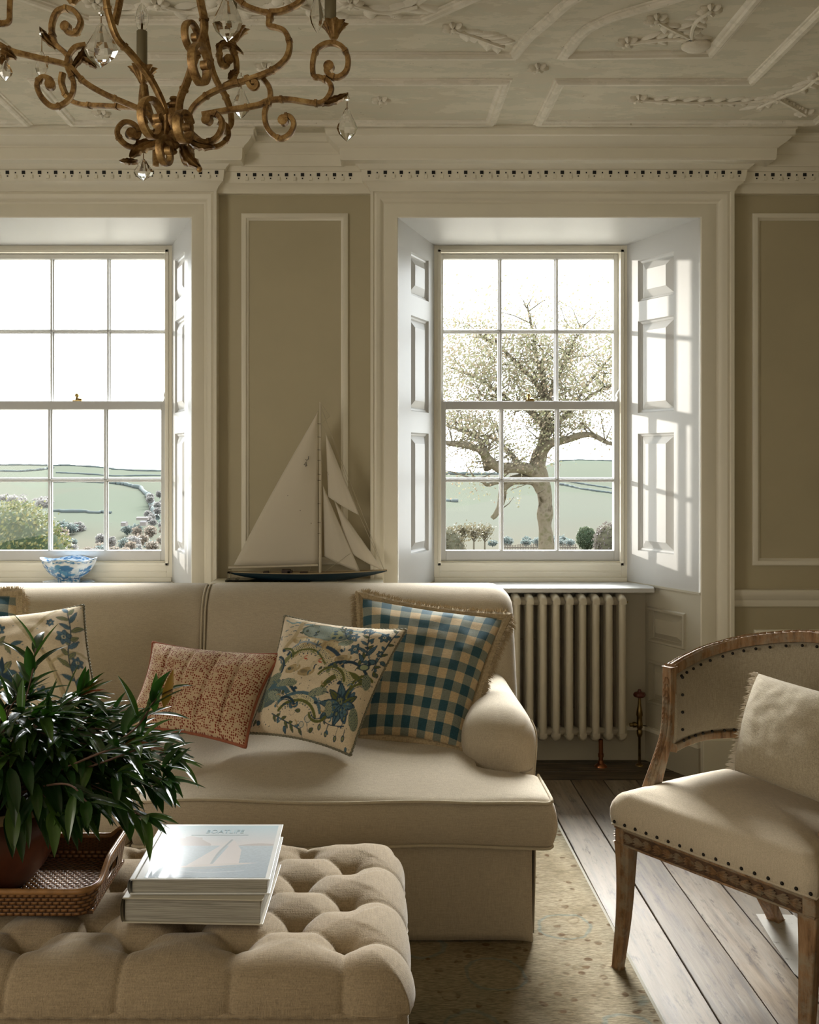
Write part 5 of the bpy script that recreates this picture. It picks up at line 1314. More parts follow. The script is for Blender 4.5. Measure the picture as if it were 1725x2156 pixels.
# upholstered seat
def outline(n=72, grow=0.0):
    c_ = [(0-.004, HW+.004), (.49, .20), (.51, .0), (.49, -.20), (-.004, -HW-.004)]
    pts = []
    seq = [(-.005, -HW-.003), (-.007, 0), (-.005, HW+.003), (.25, .250), (.44, .215), (.52, .10), (.53, 0), (.52, -.10), (.44, -.215), (.25, -.250)]
    for i in range(len(seq)):
        a, b = seq[i], seq[(i+1) % len(seq)]
        for k in range(8): pts.append((a[0]+(b[0]-a[0])*k/8, a[1]+(b[1]-a[1])*k/8))
    return pts
ol = outline(); mb = MB(); cx_, cy_ = .25, 0; rings = []
for (f_, z_) in ((1.0, .391), (1.012, .400), (1.022, .418), (1.022, .438), (1.008, .456), (.97, .474), (.94, .483), (.90, .486), (.84, .492), (.78, .497), (.70, .501), (.60, .505), (.50, .508), (.40, .510), (.30, .5117), (.20, .5122), (.12, .5124)):
    row = []
    for i, (b_, s_) in enumerate(ol):
        e = .0035*math.sin(i*1.7)*(1 if z_ < .45 else 0)+.003*nz3((b_*8, s_*8, z_*3), 1, 3)
        row.append(L3(cx_+(b_-cx_)*(f_), s_*(f_+e), z_+.006*nz3(((b_-cx_)*f_, s_*f_, 0), 5, 2)*(f_ < .95)*sm(.1, .3, f_)))
    rings.append(row)
o_ = mb.grid(rings, wv=True); k0 = o_+len(ol)*(len(rings)-1); mb.v.append(tuple(L3(cx_, 0, .5128))); nc_ = len(mb.v)-1
for k in range(len(ol)): mb.f.append((k0+(k+1) % len(ol), k0+k, nc_)); mb.m.append(0)
so = cbuild(mb, 'seat', M['seatlin'], 180); 
mb = MB(); pe = [L3(cx_+(b_-cx_)*1.006, s_*1.006, .3945) for b_, s_ in ol]; mb.tube(pe, .0038, 6, closed=True); cbuild(mb, 'seat_welt', M['seatlin'], 180)
nail0 = None
def nail(p, out):
    global nail0
    if nail0 is None:
        mb = MB(); mb.ball((0, 0, 0), .0047, 8, 6); nail0 = o = mb.build('nail_head', M['nail'], ch, smooth=180)
    else: o = nail0.copy(); SC.collection.objects.link(o); o.parent = ch
    o.location = p+out*.002-CM
for k in range(17): nail(L3(-.008, HW-.004-(2*HW-.01)*k/16, .403), -B)
for k in range(1, 9): 
    p = ol[24].__class__; t = k/9; nail(L3(.0+.25*t*1.0, HW+.004-(HW-.252)*t, .403), S)
# back: curved rail from one arm post round to the other
plan = [(.20, .245), (.30, .258), (.41, .245), (.52, .165), (.585, .0), (.52, -.165), (.41, -.245), (.30, -.258), (.20, -.245)]
hts = [.800, .812, .832, .862, .885, .862, .832, .812, .800]
top = spline([L3(b_, s_, z_) for (b_, s_), z_ in zip(plan, hts)], 8)
cen = L3(.26, 0, 0)
def outw(p, c=cen): d = Vector((p.x-c.x, p.y-c.y, 0)); return d.normalized()
def strap(path, w_, h_, name, lean=0):
    rows = []
    for i, p in enumerate(path):
        o_ = outw(p); E = Vector((0, 0, 1)); rows.append([p-o_*w_-E*h_, p+o_*w_-E*h_, p+o_*w_*1.05, p+o_*w_+E*h_, p+E*h_*1.15, p-o_*w_+E*h_, p-o_*w_*1.05])
    mb = MB(); o_ = mb.grid(rows, wv=True); n_ = 7; mb.f.append(tuple(range(o_, o_+n_))[::-1]); mb.m.append(0); k_ = o_+n_*(len(rows)-1); mb.f.append(tuple(range(k_, k_+n_))); mb.m.append(0)
    return cbuild(mb, name, M['cwood'], 30, .002)
strap(top, .014, .015, 'top_rail')
low = spline([L3(b_*.985+.004, s_*.97, .578) for (b_, s_) in plan], 8); strap(low, .012, .010, 'lower_rail')
# small carved leaves along the top rail
mb = MB()
for i in range(1, len(top)-1):
    p = top[i]; d = (top[i+1]-top[i-1]).normalized(); o_ = outw(p)
    for sg in (-1, 1):
        P = []
        for j in range(5):
            t = j/4; ww = .0034*math.sin(PI*(t*.9+.05)); q = p+d*(t-.5)*.020+o_*sg*(.004+.005*t)+Vector((0, 0, .0155)); P.append([q-o_*ww, q+Vector((0, 0, .0035)), q+o_*ww])
        mb.grid(P)
cbuild(mb, 'carving', M['cwood'], 60)
# arm posts sweeping down and forward to the seat rail
for sg in (1, -1):
    pts = [L3(.196, sg*.243, .812), L3(.196, sg*.245, .70), L3(.190, sg*.248, .62), L3(.160, sg*.250, .55), L3(.115, sg*.250, .47), L3(.075, sg*.250, .385)]
    c_ = spline(pts, 6); rows = []
    for i, p in enumerate(c_):
        w_ = .0145+.004*sm(.6, .45, p.z) if False else .0145+.005*(1-sm(.42, .60, p.z)); t_ = (c_[min(i+1, len(c_)-1)]-c_[max(0, i-1)]).normalized(); n_ = S.cross(t_).normalized()
        rows.append([p+n_*w_*a+S*w_*b_ for a, b_ in ((-1, -1), (-1.15, 0), (-1, 1), (1, 1), (1, -1))])
    mb = MB(); o_ = mb.grid(rows, wv=True); mb.f.append(tuple(range(o_, o_+5))[::-1]); mb.m.append(0); k_ = o_+5*(len(rows)-1); mb.f.append(tuple(range(k_, k_+5))); mb.m.append(0)
    cbuild(mb, 'arm_post', M['cwood'], 30, .002)
    # leaf carving down the front of the post
    mb = MB()
    for i in range(2, len(c_)-1):
        p = c_[i]; t_ = (c_[i+1]-c_[i-1]).normalized(); n_ = S.cross(t_).normalized(); n_ = n_ if n_.dot(B) < 0 else -n_; p = p+n_*.0168
        for q_ in (-1, 1):
            P = []
            for j in range(5):
                t = j/4; ww = .003*math.sin(PI*(t*.9+.05)); q = p+t_*(t-.5)*.02+S*q_*(.003+.005*t); P.append([q-S*ww, q+n_*.003, q+S*ww])
            mb.grid(P)
    cbuild(mb, 'carving', M['cwood'], 60)
# padded panel between the rails
rows = []
for i in range(len(top)):
    p, q = top[i], low[i]; row = []
    for j in range(13):
        t = j/12; z_ = q.z+.006+(p.z-.012-q.z-.006)*t; bse = q.lerp(p, t); o_ = outw(bse); pad = .014*(math.sin(PI*t)**.5)
        row.append(Vector((bse.x, bse.y, z_))-o_*(pad+.002))
    rows.append(row)
mb = MB(); mb.grid(rows); bp = cbuild(mb, 'back_upholstery', M['chairlin'], 180); s_ = bp.modifiers.new('thick', 'SOLIDIFY'); s_.thickness = .016; s_.offset = -1; 
nails = []
for path, dz in ((top, -.024), (low, .017)):
    acc = 0
    for i in range(1, len(path)):
        acc += (path[i]-path[i-1]).length
        if acc > .031:
            acc = 0; p = path[i]; nail(p+Vector((0, 0, dz)), -outw(p)*9.5)
for sg in (1, -1):
    for z_ in (.63, .68, .73, .78): p = L3(.222, sg*.236, z_); nail(p, -outw(p)*8.5)
tag(ch, 'worn carved wood tub chair with nailed grey linen back at the right', 'armchair')
# linen pillow lying in the chair
o, e, nm, bs_ = pillow('cushion', (at(1598, 1418, 2.66), at(1812, 1478, 2.33), at(1790, 1716, 2.20), at(1547, 1622, 2.58)), .075, M['seatlin'] if False else linen('greyed_cushion_linen', (.40, .335, .235), 420, var=.22, slub=.8), 80, .02, seed=13, wr=.005)
m_ = mid(e); base_ = bs_
lf = [base_(-1, -1+2*i/30) for i in range(31)]; fringe(lf, m_, nm, .030, M['cream_fringe'], o, 900, 9, rad=.003, core=False, closed=False, thin=.0012)
tag(o, 'grey-beige linen cushion with a frayed edge lying in the carved chair', 'cushion')

# ------------------------------------------------------------------ shelf, model yacht and bowl
tb = empty('console_table', (-.325, 4.085, 0)); mb = MB(); mb.box(-.36, -.08, .868, .37, .066, .886); mb.build('table_top', M['paint'], tb, smooth=0, bevel=.003)
for sx_ in (-.345, .355):
    for sy_ in (-.06, .05):
        mb = MB(); mb.box(sx_-.012, sy_-.012, 0, sx_+.012, sy_+.012, .868); mb.build('leg', M['paint'], tb, smooth=0, bevel=.002)
tag(tb, 'narrow white table between the sofa back and the wall, carrying the model yacht', 'table')
YB_ = 4.07; bx = lambda px: X(px, YB_); bz = lambda py: Z(py, YB_)
M['hull'] = plain('dark_teal_hull', (.012, .030, .042), .12, var=.02); M['deck'] = plain('pale_wood_deck', (.42, .33, .20), .5); M['spar'] = plain('pale_spar', (.55, .49, .38), .5)
M['rig'] = plain('rigging_line', (.45, .40, .30), .7); M['dkwood'] = plain('dark_deck_fitting', (.04, .02, .012), .5); M['mark'] = plain('black_sail_mark', (.01, .01, .01), .6)
m, nt, bs = new_mat('sail_cloth'); bs.inputs['Base Color'].default_value = (.80, .75, .65, 1); bs.inputs['Roughness'].default_value = .8
t_ = nt.nodes.new('ShaderNodeBsdfTranslucent'); t_.inputs[0].default_value = (.84, .79, .69, 1); mx = nt.nodes.new('ShaderNodeMixShader'); mx.inputs[0].default_value = .42; nt.links.new(bs.outputs[0], mx.inputs[1]); nt.links.new(t_.outputs[0], mx.inputs[2]); nt.links.new(mx.outputs[0], nt.nodes['Material Output'].inputs[0])
wv = nt.nodes.new('ShaderNodeTexNoise'); wv.inputs['Scale'].default_value = 8; nt.links.new(coords(nt, (1, 1, .12)), wv.inputs['Vector']); bump(nt, bs, wv.outputs[0], .3, .006); M['sail'] = m
bo = empty('model_yacht', (bx(648), YB_, bz(1226)))
def bb(mb, name, mat, smooth=40, parent=None):
    o = mb.build(name, mat, smooth=smooth); o.parent = parent or bo; o.location = -Vector(bo.location) if parent is None else (0, 0, 0); return o
# hull: long overhangs, shallow body
mb = MB(); rows = []; n_ = 40; x0, x1 = bx(481), bx(815); dk = lambda t: bz(1206)+.012*((t-.45)/.55)**2*(t > .45)+.004*((.45-t)/.45)**2*(t < .45)
for i in range(n_+1):
    t = i/n_; xx = x0+(x1-x0)*t; dep = .042*(math.sin(PI*min(1, max(0, (t+.02)/1.04))))**.75; bm = .048*math.sin(PI*min(1, (t*.93+.04)))**.8; zt_ = dk(t); row = []
    for j in range(17):
        a = PI*j/16; row.append((xx, YB_-bm*math.cos(a), zt_-dep*(math.sin(a)**.7)))
    rows.append(row)
mb.grid(rows); bb(mb, 'hull', M['hull'], 60)
mb = MB(); P = [[(r[0][0], r[0][1]+.001, r[0][2]-.001), (r[0][0], YB_, r[0][2]+.001), (r[16][0], r[16][1]-.001, r[16][2]-.001)] for r in rows]; mb.grid(P); bb(mb, 'deck', M['deck'], 60)
mb = MB(); mb.tube([Vector(r[0])+Vector((0, 0, .001)) for r in rows], .0016, 6); mb.tube([Vector(r[16])+Vector((0, 0, .001)) for r in rows], .0016, 6); bb(mb, 'toe_rail', M['deck'], 60)
mb = MB()
for a, b, z0_, z1_ in ((555, 566, 1208, 1203), (594, 612, 1208, 1199), (606, 616, 1206, 1202), (632, 648, 1208, 1204), (703, 712, 1208, 1205)): mb.box(bx(a), YB_-.018, bz(z0_), bx(b), YB_+.018, bz(z1_))
bb(mb, 'deck_house', M['dkwood'], 0)
mastx = bx(675); mb = MB(); mb.tube([(mastx-.001, YB_, bz(1210)), (mastx, YB_, bz(1000)), (mastx-.001, YB_, bz(846))], [.0062, .0055, .0035], 10); bb(mb, 'mast', M['spar'], 60)
mb = MB(); mb.tube([(bx(481), YB_, bz(1195)), (bx(670), YB_, bz(1190))], .0052, 8); bb(mb, 'boom', M['spar'], 60)
def sail(name, A, Bp, C, belly, parent=None, roach=0, n=26, wrk=0, bl=1):
    """A head, Bp tack, C clew"""
    A, Bp, C = [Vector((bx(p[0]), YB_+p[2], bz(p[1]))) for p in (A, Bp, C)]; rows = []
    for i in range(n+1):
        t = i/n; l_, r_ = A.lerp(Bp, t), A.lerp(C, t); row = []
        for j in range(13):
            s_ = j/12; p = l_.lerp(r_, s_); p = p+Vector((0, -belly*math.sin(PI*s_)*math.sin(PI*min(1, t*.9+.08))+wrk*math.sin(s_*26)*t*.4, 0)); p.x += roach*math.sin(PI*t)*s_; p.z += -.004*math.sin(PI*s_)*t*bl; row.append(p)
        rows.append(row)
    mb = MB(); mb.grid(rows); o = bb(mb, name, M['sail'], 180, parent); sl = o.modifiers.new('thick', 'SOLIDIFY'); sl.thickness = .0008; return o
ms_ = sail('mainsail', (670, 866, 0), (671, 1187, 0), (493, 1189, -.01), .020, roach=-.006)
sail('headsail', (686, 912, .002), (691, 1046, .006), (757, 1085, -.004), .010, wrk=.0028); sail('headsail', (691, 1000, .004), (692, 1046, .006), (808, 1200, 0), .012, wrk=.0)if False else None
sail('headsail', (703, 1052, .004), (738, 1165, .010), (809, 1203, 0), .012, wrk=.0028); sail('headsail', (680, 1022, .006), (683, 1172, .012), (760, 1206, 0), .012, wrk=.0028)
mb = MB()
for a, b in (((672, 848), (811, 1204)), ((674, 848), (757, 1086)), ((671, 862), (495, 1188)), ((676, 850), (695, 876)), ((695, 876), (676, 893)), ((677, 893), (689, 912)), ((678, 968), (692, 1000)), ((676, 1016), (681, 1024)), ((500, 1196), (505, 1208)), ((570, 1193), (566, 1208)), ((620, 1192), (618, 1208)), ((655, 1191), (650, 1208)), ((757, 1086), (811, 1204)), ((675, 1210), (738, 1165))):
    mb.tube([(bx(a[0]), YB_-.002, bz(a[1])), (bx(b[0]), YB_-.002, bz(b[1]))], .00075, 4)
for s_ in (-1, 1):
    for zt_ in (900, 1000): mb.tube([(mastx, YB_, bz(zt_)), (mastx, YB_+s_*.045, bz(1208))], .0006, 4)
bb(mb, 'rigging', M['rig'], 0)
mb = MB()
for py in (892, 920, 947, 969, 998, 1011, 1060, 1100, 1123): mb.tube([(bx(669), YB_-.006, bz(py)), (bx(676), YB_-.006, bz(py+.5))], .0009, 4)
bb(mb, 'mast_hoop', M['dkwood'], 0)
# sail mark: J over 4, and reef eyelets
def mk_(pts, r=.0011): mb_.tube([(bx(p[0]), YB_-.0235, bz(p[1])) for p in pts], r, 5)
mb_ = MB(); mk_([(651, 960), (650, 967), (647, 969.5), (644.5, 967)]); mk_([(646.5, 972), (641, 978.5), (648, 979.5)]); mk_([(646.2, 975.5), (645, 983)])
bb(mb_, 'sail_mark', M['mark'], 0)
mb = MB()
for px, py in ((607, 1043), (633, 1074), (656, 1101)): mb.ball((bx(px), YB_-.0215, bz(py)), .0017, 6, 5)
bb(mb, 'eyelet', M['dkwood'], 180)
tag(bo, 'model sailing yacht with cream sails and dark teal hull standing behind the sofa', 'model yacht')
# clear display block under the hull
mg_, nt, bs = new_mat('clear_acrylic'); bs.inputs['Base Color'].default_value = (.95, .95, .93, 1); bs.inputs['Transmission Weight'].default_value = 1; bs.inputs['Roughness'].default_value = .03; bs.inputs['IOR'].default_value = 1.3
st = empty('display_stand', (bx(648), YB_, .886)); ax0 = bx(478)-bx(648)
mb = MB(); mb.box(ax0, -.05, 0, ax0+.36, .05, .008); mb.build('stand_base', mg_, st, smooth=0, bevel=.001)
for q in (.012, .045, .30):
    mb = MB(); h_ = bz(1198)-.886 if q < .03 else bz(1222)-.886; mb.box(ax0+q-.006, -.028, .008, ax0+q+.006, .028, max(.012, h_-.002)); mb.build('stand_support', mg_, st, smooth=0, bevel=.001)
tag(st, 'low clear stand under the hull of the model yacht', 'stand')

# blue and white bowl on its saucer
def china_canvas():
    c = Canvas(200, (.62, .66, .68)); rr_ = random.Random(4); bl = (.045, .16, .34); b2 = (.10, .27, .46)
    for k in range(150): c.ell(rr_.random(), rr_.uniform(.80, .98), rr_.uniform(.006, .02), rr_.uniform(.01, .03), rr_.random()*3, bl if rr_.random() < .6 else b2)
    for k in range(130):
        x_ = rr_.random(); c.ell(x_, rr_.uniform(.12, .72), rr_.uniform(.012, .045), rr_.uniform(.03, .10), rr_.random()*3, (bl, b2, bl, (.50, .58, .63))[rr_.randrange(4)])
    for k in range(40): x_ = rr_.random(); c.seg(x_, rr_.uniform(.1, .4), x_+rr_.uniform(-.02, .02), rr_.uniform(.4, .7), .004, bl)
    c.put((c.y > .975).astype(float), (.70, .73, .74)); c.put((c.y < .06).astype(float), (.66, .69, .70)); return c.finish(.03)
cc = china_canvas(); mch, nt, bs = new_mat('blue_printed_china'); a_ = nt.nodes.new('ShaderNodeAttribute'); a_.attribute_name = 'Col'; nt.links.new(a_.outputs['Color'], bs.inputs['Base Color']); bs.inputs['Roughness'].default_value = .12; bs.inputs['Coat Weight'].default_value = .5
def china(name, prof, c, n, wob, parent=None):
    mb = MB(); P = []; cols = []
    for i, (r, z_) in enumerate(prof):
        row = []
        for k in range(n):
            a = 2*PI*k/n; w_ = wob(a, i/(len(prof)-1)); row.append((r*w_[0]*math.cos(a), r*w_[0]*math.sin(a)*.8, z_+w_[1])); t = i/(len(prof)-1); vv = t*2 if t <= .5 else 2-t*2
            cols.append(cc[int((k/n*2 % 1)*199), int(min(1, vv)*199)])
        P.append(row)
    o_ = mb.grid(P, wv=True); mb.f.append(tuple(range(o_, o_+n))[::-1]); mb.m.append(0)
    return mb.build(name, mch, parent, smooth=60, colors=np.asarray(cols))
by = 4.47; bc = Vector((X(145, by), by, ZSILL))
mb = None
wb = lambda a, t: (1+.05*math.cos(4*a)*min(1, 2*min(t, 1-t)*1.2), .006*math.cos(4*a)*max(0, 1-abs(t-.5)*4))
zf = .013
sc_ = china('saucer', [(.045, .001), (.08, .003), (.118, .012), (.119, .0135), (.08, .007), (.03, .005)], bc, 72, lambda a, t: (1+.03*math.cos(8*a), 0)); sc_.location = bc; tag(sc_, 'blue patterned saucer beneath the bowl on the left window sill', 'saucer')
R0 = (X(202, by)-X(88, by))/2; H_ = Z(1171, by)-Z(1221, by)
prof_o = [(R0*a_, H_*b_) for a_, b_ in ((.30, 0), (.41, .005), (.40, .10), (.42, .17), (.52, .24), (.67, .36), (.79, .50), (.88, .66), (.95, .84), (.985, .96), (1.0, 1.0))]
up_ = [prof_o[0]]; dense = []
for i in range(len(prof_o)-1):
    for k in range(7): t = k/7; dense.append((prof_o[i][0]+(prof_o[i+1][0]-prof_o[i][0])*t, prof_o[i][1]+(prof_o[i+1][1]-prof_o[i][1])*t))
dense.append(prof_o[-1]); inner = [(max(.001, r_-.003), max(.010, z_)) for r_, z_ in dense[::-1]]
bw_ = china('bowl', dense+inner, bc, 120, wb); bw_.location = bc+Vector((0, 0, .009)); tag(bw_, 'blue and white china bowl with wavy rim on the left window sill', 'bowl')
# ------------------------------------------------------------------ chandelier
m, nt, bs = new_mat('aged_gilt_iron'); v = coords(nt); n_ = noise_tex(nt, v, 38, 6, .7)
c = ramp(nt, n_, [(.32, (.07, .035, .012)), (.45, (.24, .13, .042)), (.60, (.42, .26, .095)), (.72, (.55, .39, .17))]); nt.links.new(c, bs.inputs['Base Color'])
bs.inputs['Metallic'].default_value = .55; bs.inputs['Roughness'].default_value = .42; bump(nt, bs, noise_tex(nt, v, 90, 4), .35, .002); M['gilt'] = m
m, nt, bs = new_mat('cut_crystal'); bs.inputs['Base Color'].default_value = (.98, .98, .97, 1); bs.inputs['Roughness'].default_value = 0; bs.inputs['Transmission Weight'].default_value = 1; bs.inputs['IOR'].default_value = 1.5; M['crystal'] = m
M['candle'] = plain('drab_candle_sleeve', (.20, .165, .09), .6, var=.04)
m, nt, bs = new_mat('clear_bulb_glass'); bs.inputs['Base Color'].default_value = (1, 1, 1, 1); bs.inputs['Roughness'].default_value = 0; bs.inputs['Transmission Weight'].default_value = 1; bs.inputs['IOR'].default_value = 1.05; bs.inputs['Specular IOR Level'].default_value = .9; M['bulb'] = m
M['filament'] = plain('amber_filament', (.75, .42, .10), .4)
DC = 2.30; HX = X(367, DC); chn = empty('chandelier', (HX, DC, ZC)); CO = Vector((HX, DC, ZC))
def cb(mb, name, mat, smooth=40, bevel=0, parent=None):
    o = mb.build(name, mat, smooth=smooth, bevel=bevel); o.parent = parent or chn
    o.location = -CO if parent is None else (0, 0, 0); return o
SA = lambda p: (p[0]*.46377, p[1]*.46377); SB = lambda p: (230+p[0]*.15652, 120+p[1]*.15652); SCp = lambda p: (380+p[0]*.23188, p[1]*.23188)
def place(px, py, az):
    t = math.tan(math.radians(az)); k = (px-VX)/F; L = (k*DC-HX)/(1+k*t) if px >= 367 else None
    if px < 367: L = (k*DC-HX)/(1-k*t); D = DC+L*t
    else: D = DC-L*t
    return Vector((HX+L, D, EYE-(py-VY)*D/F))
def strap3(pts, tr, az, w_=.0080, name='arm', h_=.0052, curl=False, crown=False, nn=8, taper=True, bands=True):
    P = [place(*tr(p), az) for p in pts]
    if crown: P.append(Vector((HX, DC, ZC-.085)))
    c_ = spline(P, nn); a = math.radians(az); sg = 1 if sum(p.x for p in P)/len(P) >= HX else -1
    up = Vector((math.sin(a)*sg, math.cos(a), 0))          # normal of the arm's own plane
    rs = [1.0]*len(c_)
    mb = MB(); prof = [(-h_, -w_), (h_*.9, -w_), (h_*1.25, -w_*.25), (h_*1.25, w_*.25), (h_*.9, w_), (-h_, w_), (-h_*1.25, w_*.25), (-h_*1.25, -w_*.25)]
    mb.tube(c_, rs, prof=prof, up=up)
    if curl: mb.tube([c_[-1]-up*w_*1.05, c_[-1]+up*w_*1.05], .0125, 14)
    if bands:
        acc = 0
        for i in range(4, len(c_)-4):
            acc += (c_[i]-c_[i-1]).length
            if acc > .085:
                acc = 0; d = (c_[i+1]-c_[i-1]).normalized(); mb.tube([c_[i]-d*.003, c_[i]+d*.003], 1.25, prof=prof, up=up)
    return cb(mb, name, M['gilt'], 45)
strap3([(200, 1040), (430, 1000), (600, 975), (720, 950), (775, 925), (850, 905), (1000, 905), (1200, 935), (1290, 930), (1345, 880), (1372, 800), (1335, 735), (1262, 705), (1210, 690), (1203, 560), (1240, 450), (1350, 392), (1460, 420), (1520, 520), (1510, 640), (1440, 702), (1360, 690), (1325, 640), (1350, 605)], SCp, 8, curl=True)
strap3([(795, 925), (765, 1050), (800, 1180), (900, 1258), (990, 1220), (1030, 1130), (1000, 1065), (955, 1060), (935, 1095)], SCp, 8, name='scroll', curl=True)
strap3([(800, 960), (818, 860), (800, 780), (745, 710)], SCp, 8, name='scroll', bands=False)
strap3([(60, 1200), (80, 1060), (130, 960), (250, 860), (400, 790), (560, 740), (700, 695), (850, 630), (960, 530), (992, 400), (950, 290), (870, 252), (808, 238), (806, 190), (815, 125), (740, 108), (620, 65), (520, 0), (440, -90), (300, -240)], SCp, 14, crown=True)
strap3([(815, 110), (920, 100), (1050, 45), (1110, -20), (1130, -110)], SCp, 14, name='scroll')
strap3([(85, 1050), (90, 1180), (150, 1262), (240, 1290), (330, 1250), (377, 1160), (368, 1080), (310, 1035), (250, 1060), (245, 1090)], SCp, 20, name='scroll', curl=True)
strap3([(90, 1200), (200, 1290), (330, 1330), (430, 1250), (415, 1150), (340, 1110)], SCp, -20, name='scroll')
strap3([(400, 1200), (455, 1140), (458, 1050), (440, 960), (400, 860), (350, 780), (290, 640), (240, 400), (205, 200), (190, 0), (180, -250)], SCp, -30, crown=True)
strap3([(430, 545), (420, 600), (380, 590), (355, 520), (362, 430), (420, 388), (478, 400), (470, 450), (500, 530), (508, 640), (470, 730), (400, 775)][::-1], SCp, -30, name='scroll', curl=True)
strap3([(600, 690), (620, 760), (650, 800), (690, 790), (690, 750), (650, 745)], SCp, 14, name='scroll', w_=.006)
strap3([(700, 560), (650, 505), (480, 430), (380, 370), (310, 300), (200, 270), (60, 235), (0, 205), (-80, 165)], SA, 12)
strap3([(390, 205), (335, 222), (303, 290), (335, 380), (315, 450), (250, 487), (195, 450), (168, 390), (190, 352), (230, 362), (228, 385)], SA, 12, name='scroll', curl=True)
strap3([(680, 520), (620, 492), (480, 482), (370, 475), (310, 445), (280, 380), (285, 330)], SA, -25)
strap3([(330, 300), (300, 245), (250, 195), (235, 120), (262, 52), (325, 42), (367, 95), (345, 150), (308, 148), (300, 122)], SA, -12, name='scroll', curl=True)
strap3([(48, -90), (44, 40), (38, 100), (-10, 108), (-60, 100)], SA, 20, name='scroll', bands=False)
strap3([(730, 720), (752, 600), (748, 500), (690, 370), (600, 250), (535, 180), (500, 90), (482, 0), (478, -150)], SA, 42, crown=True)
strap3([(520, 110), (540, 20), (560, -100)], SA, -30, name='scroll', bands=False)
strap3([(815, 640), (815, 470), (850, 370), (890, 250), (925, 150), (925, 80), (910, 0), (900, -160)], SA, 55, crown=True)
strap3([(640, 1150), (450, 1230), (250, 1200), (130, 1085), (115, 970), (200, 880), (320, 905), (400, 1000), (370, 1085), (300, 1070), (290, 1030)], SB, 25, name='scroll', curl=True)
strap3([(655, 385), (668, 470), (700, 560), (745, 600)], SA, -35, name='scroll', bands=False); strap3([(645, 385), (640, 470), (665, 560)], SA, -50, name='scroll', w_=.004, bands=False)
# scrolls that turn towards and away from the lens: rings standing in the depth plane
def ring3(px, py, D, r, w_=.009, tilt=0, a0=30, a1=380):
    c = at(px, py, D); P = []; 
    for i in range(40):
        a = math.radians(a0+(a1-a0)*i/39); q = r*(1-.45*max(0, i-26)/13); P.append(c+Vector((math.sin(math.radians(tilt))*q*math.cos(a), math.cos(math.radians(tilt))*q*math.cos(a), q*math.sin(a))))
    up = Vector((math.cos(math.radians(tilt)), -math.sin(math.radians(tilt)), 0)); mb = MB(); h_ = .0048
    mb.tube(P, [1]*len(P), prof=[(-h_, -w_), (h_, -w_), (h_*1.3, 0), (h_, w_), (-h_, w_), (-h_*1.3, 0)], up=up); mb.tube([P[-1]-up*w_, P[-1]+up*w_], .011, 12); cb(mb, 'scroll', M['gilt'], 45)
for a in ((423, 137, 2.12, .042, .009, 18), (404, 78, 2.34, .034, .008, 20), (388, 268, 2.22, .034, .010, 18), (321, 250, 2.20, .044, .009, 22), (349, 318, 2.26, .032, .008, 16), (328, 322, 2.36, .030, .007, -16), (395, 322, 2.34, .028, .007, 14)): ring3(*a)
# turned hub with finials
mb = MB(); pf = lambda py: Z(py, DC)-ZC; prof = [(.001, 326), (.006, 323), (.008, 319), (.005, 315), (.010, 311), (.017, 306), (.014, 301), (.018, 296), (.024, 290), (.022, 284), (.016, 276), (.020, 268), (.024, 258), (.024, 240), (.020, 234), (.017, 231), (.010, 229), (.019, 225), (.020, 221), (.012, 216), (.008, 213), (.012, 209), (.010, 205), (.001, 202)]
mb.lathe([(r, pf(y)) for r, y in prof], (HX, DC, ZC), 24); cb(mb, 'hub', M['gilt'], 50)
mb = MB(); mb.lathe([(.001, -.13), (.012, -.125), (.022, -.105), (.014, -.085), (.022, -.07), (.008, -.055), (.006, -.02), (.045, -.012), (.055, -.002), (.055, 0)], (HX, DC, ZC), 24); cb(mb, 'ceiling_rose', M['gilt'], 50)
# leaves of beaten metal
def gleaf(p0, p1, az, w_, tr, bend=.35, D=None):
    a, b = (place(*tr(p0), az), place(*tr(p1), az)); d = b-a; L = d.length; s_ = Vector((-d.z, 0, d.x)).normalized() if abs(d.y) < L*.9 else Vector((1, 0, 0)); n_ = Vector((0, -1, 0)); rows = []
    for i in range(11):
        t = i/10; ww = w_*math.sin(PI*min(1, .15+t*.83))**.7*(1+.18*math.cos(i*2.6)); c = a+d*t+s_*bend*L*.3*math.sin(PI*t)+Vector((0, -.012*math.sin(PI*t), 0)); row = []
        for j in range(9): u = j/4-1; row.append(c+s_*ww*u+n_*(.006*math.cos(u*PI*2.5)-.010*u*u))
        rows.append(row)
    mb = MB(); mb.grid(rows); o = cb(mb, 'leaf', M['gilt'], 60); sl = o.modifiers.new('t', 'SOLIDIFY'); sl.thickness = .0016; return o
gleaf((1280, 935), (1525, 845), 8, .010, SCp, -.3); gleaf((650, 1140), (270, 1345), 25, .018, SB, -.3); gleaf((380, 1400), (135, 1395), 25, .008, SB, .2)
gleaf((980, 1180), (1235, 1500), 25, .016, SB, -.3); gleaf((1080, 1120), (1420, 1210), 20, .012, SB, -.3); gleaf((255, 215), (180, 122), -12, .010, SA, .2)
gleaf((330, 300), (400, 200), 12, .009, SA, -.3); gleaf((370, 260), (435, 305), 12, .012, SA, .3); gleaf((0, 235), (70, 262), 20, .012, SA, .2); gleaf((560, 980), (660, 1120), 25, .014, SB, .2)
gleaf((1040, 360), (1085, 320), -30, .010, SA, .2); gleaf((0, 290), (30, 260), 20, .010, SA, -.2); gleaf((980, 210), (1105, 240), -30, .012, SA, .5)
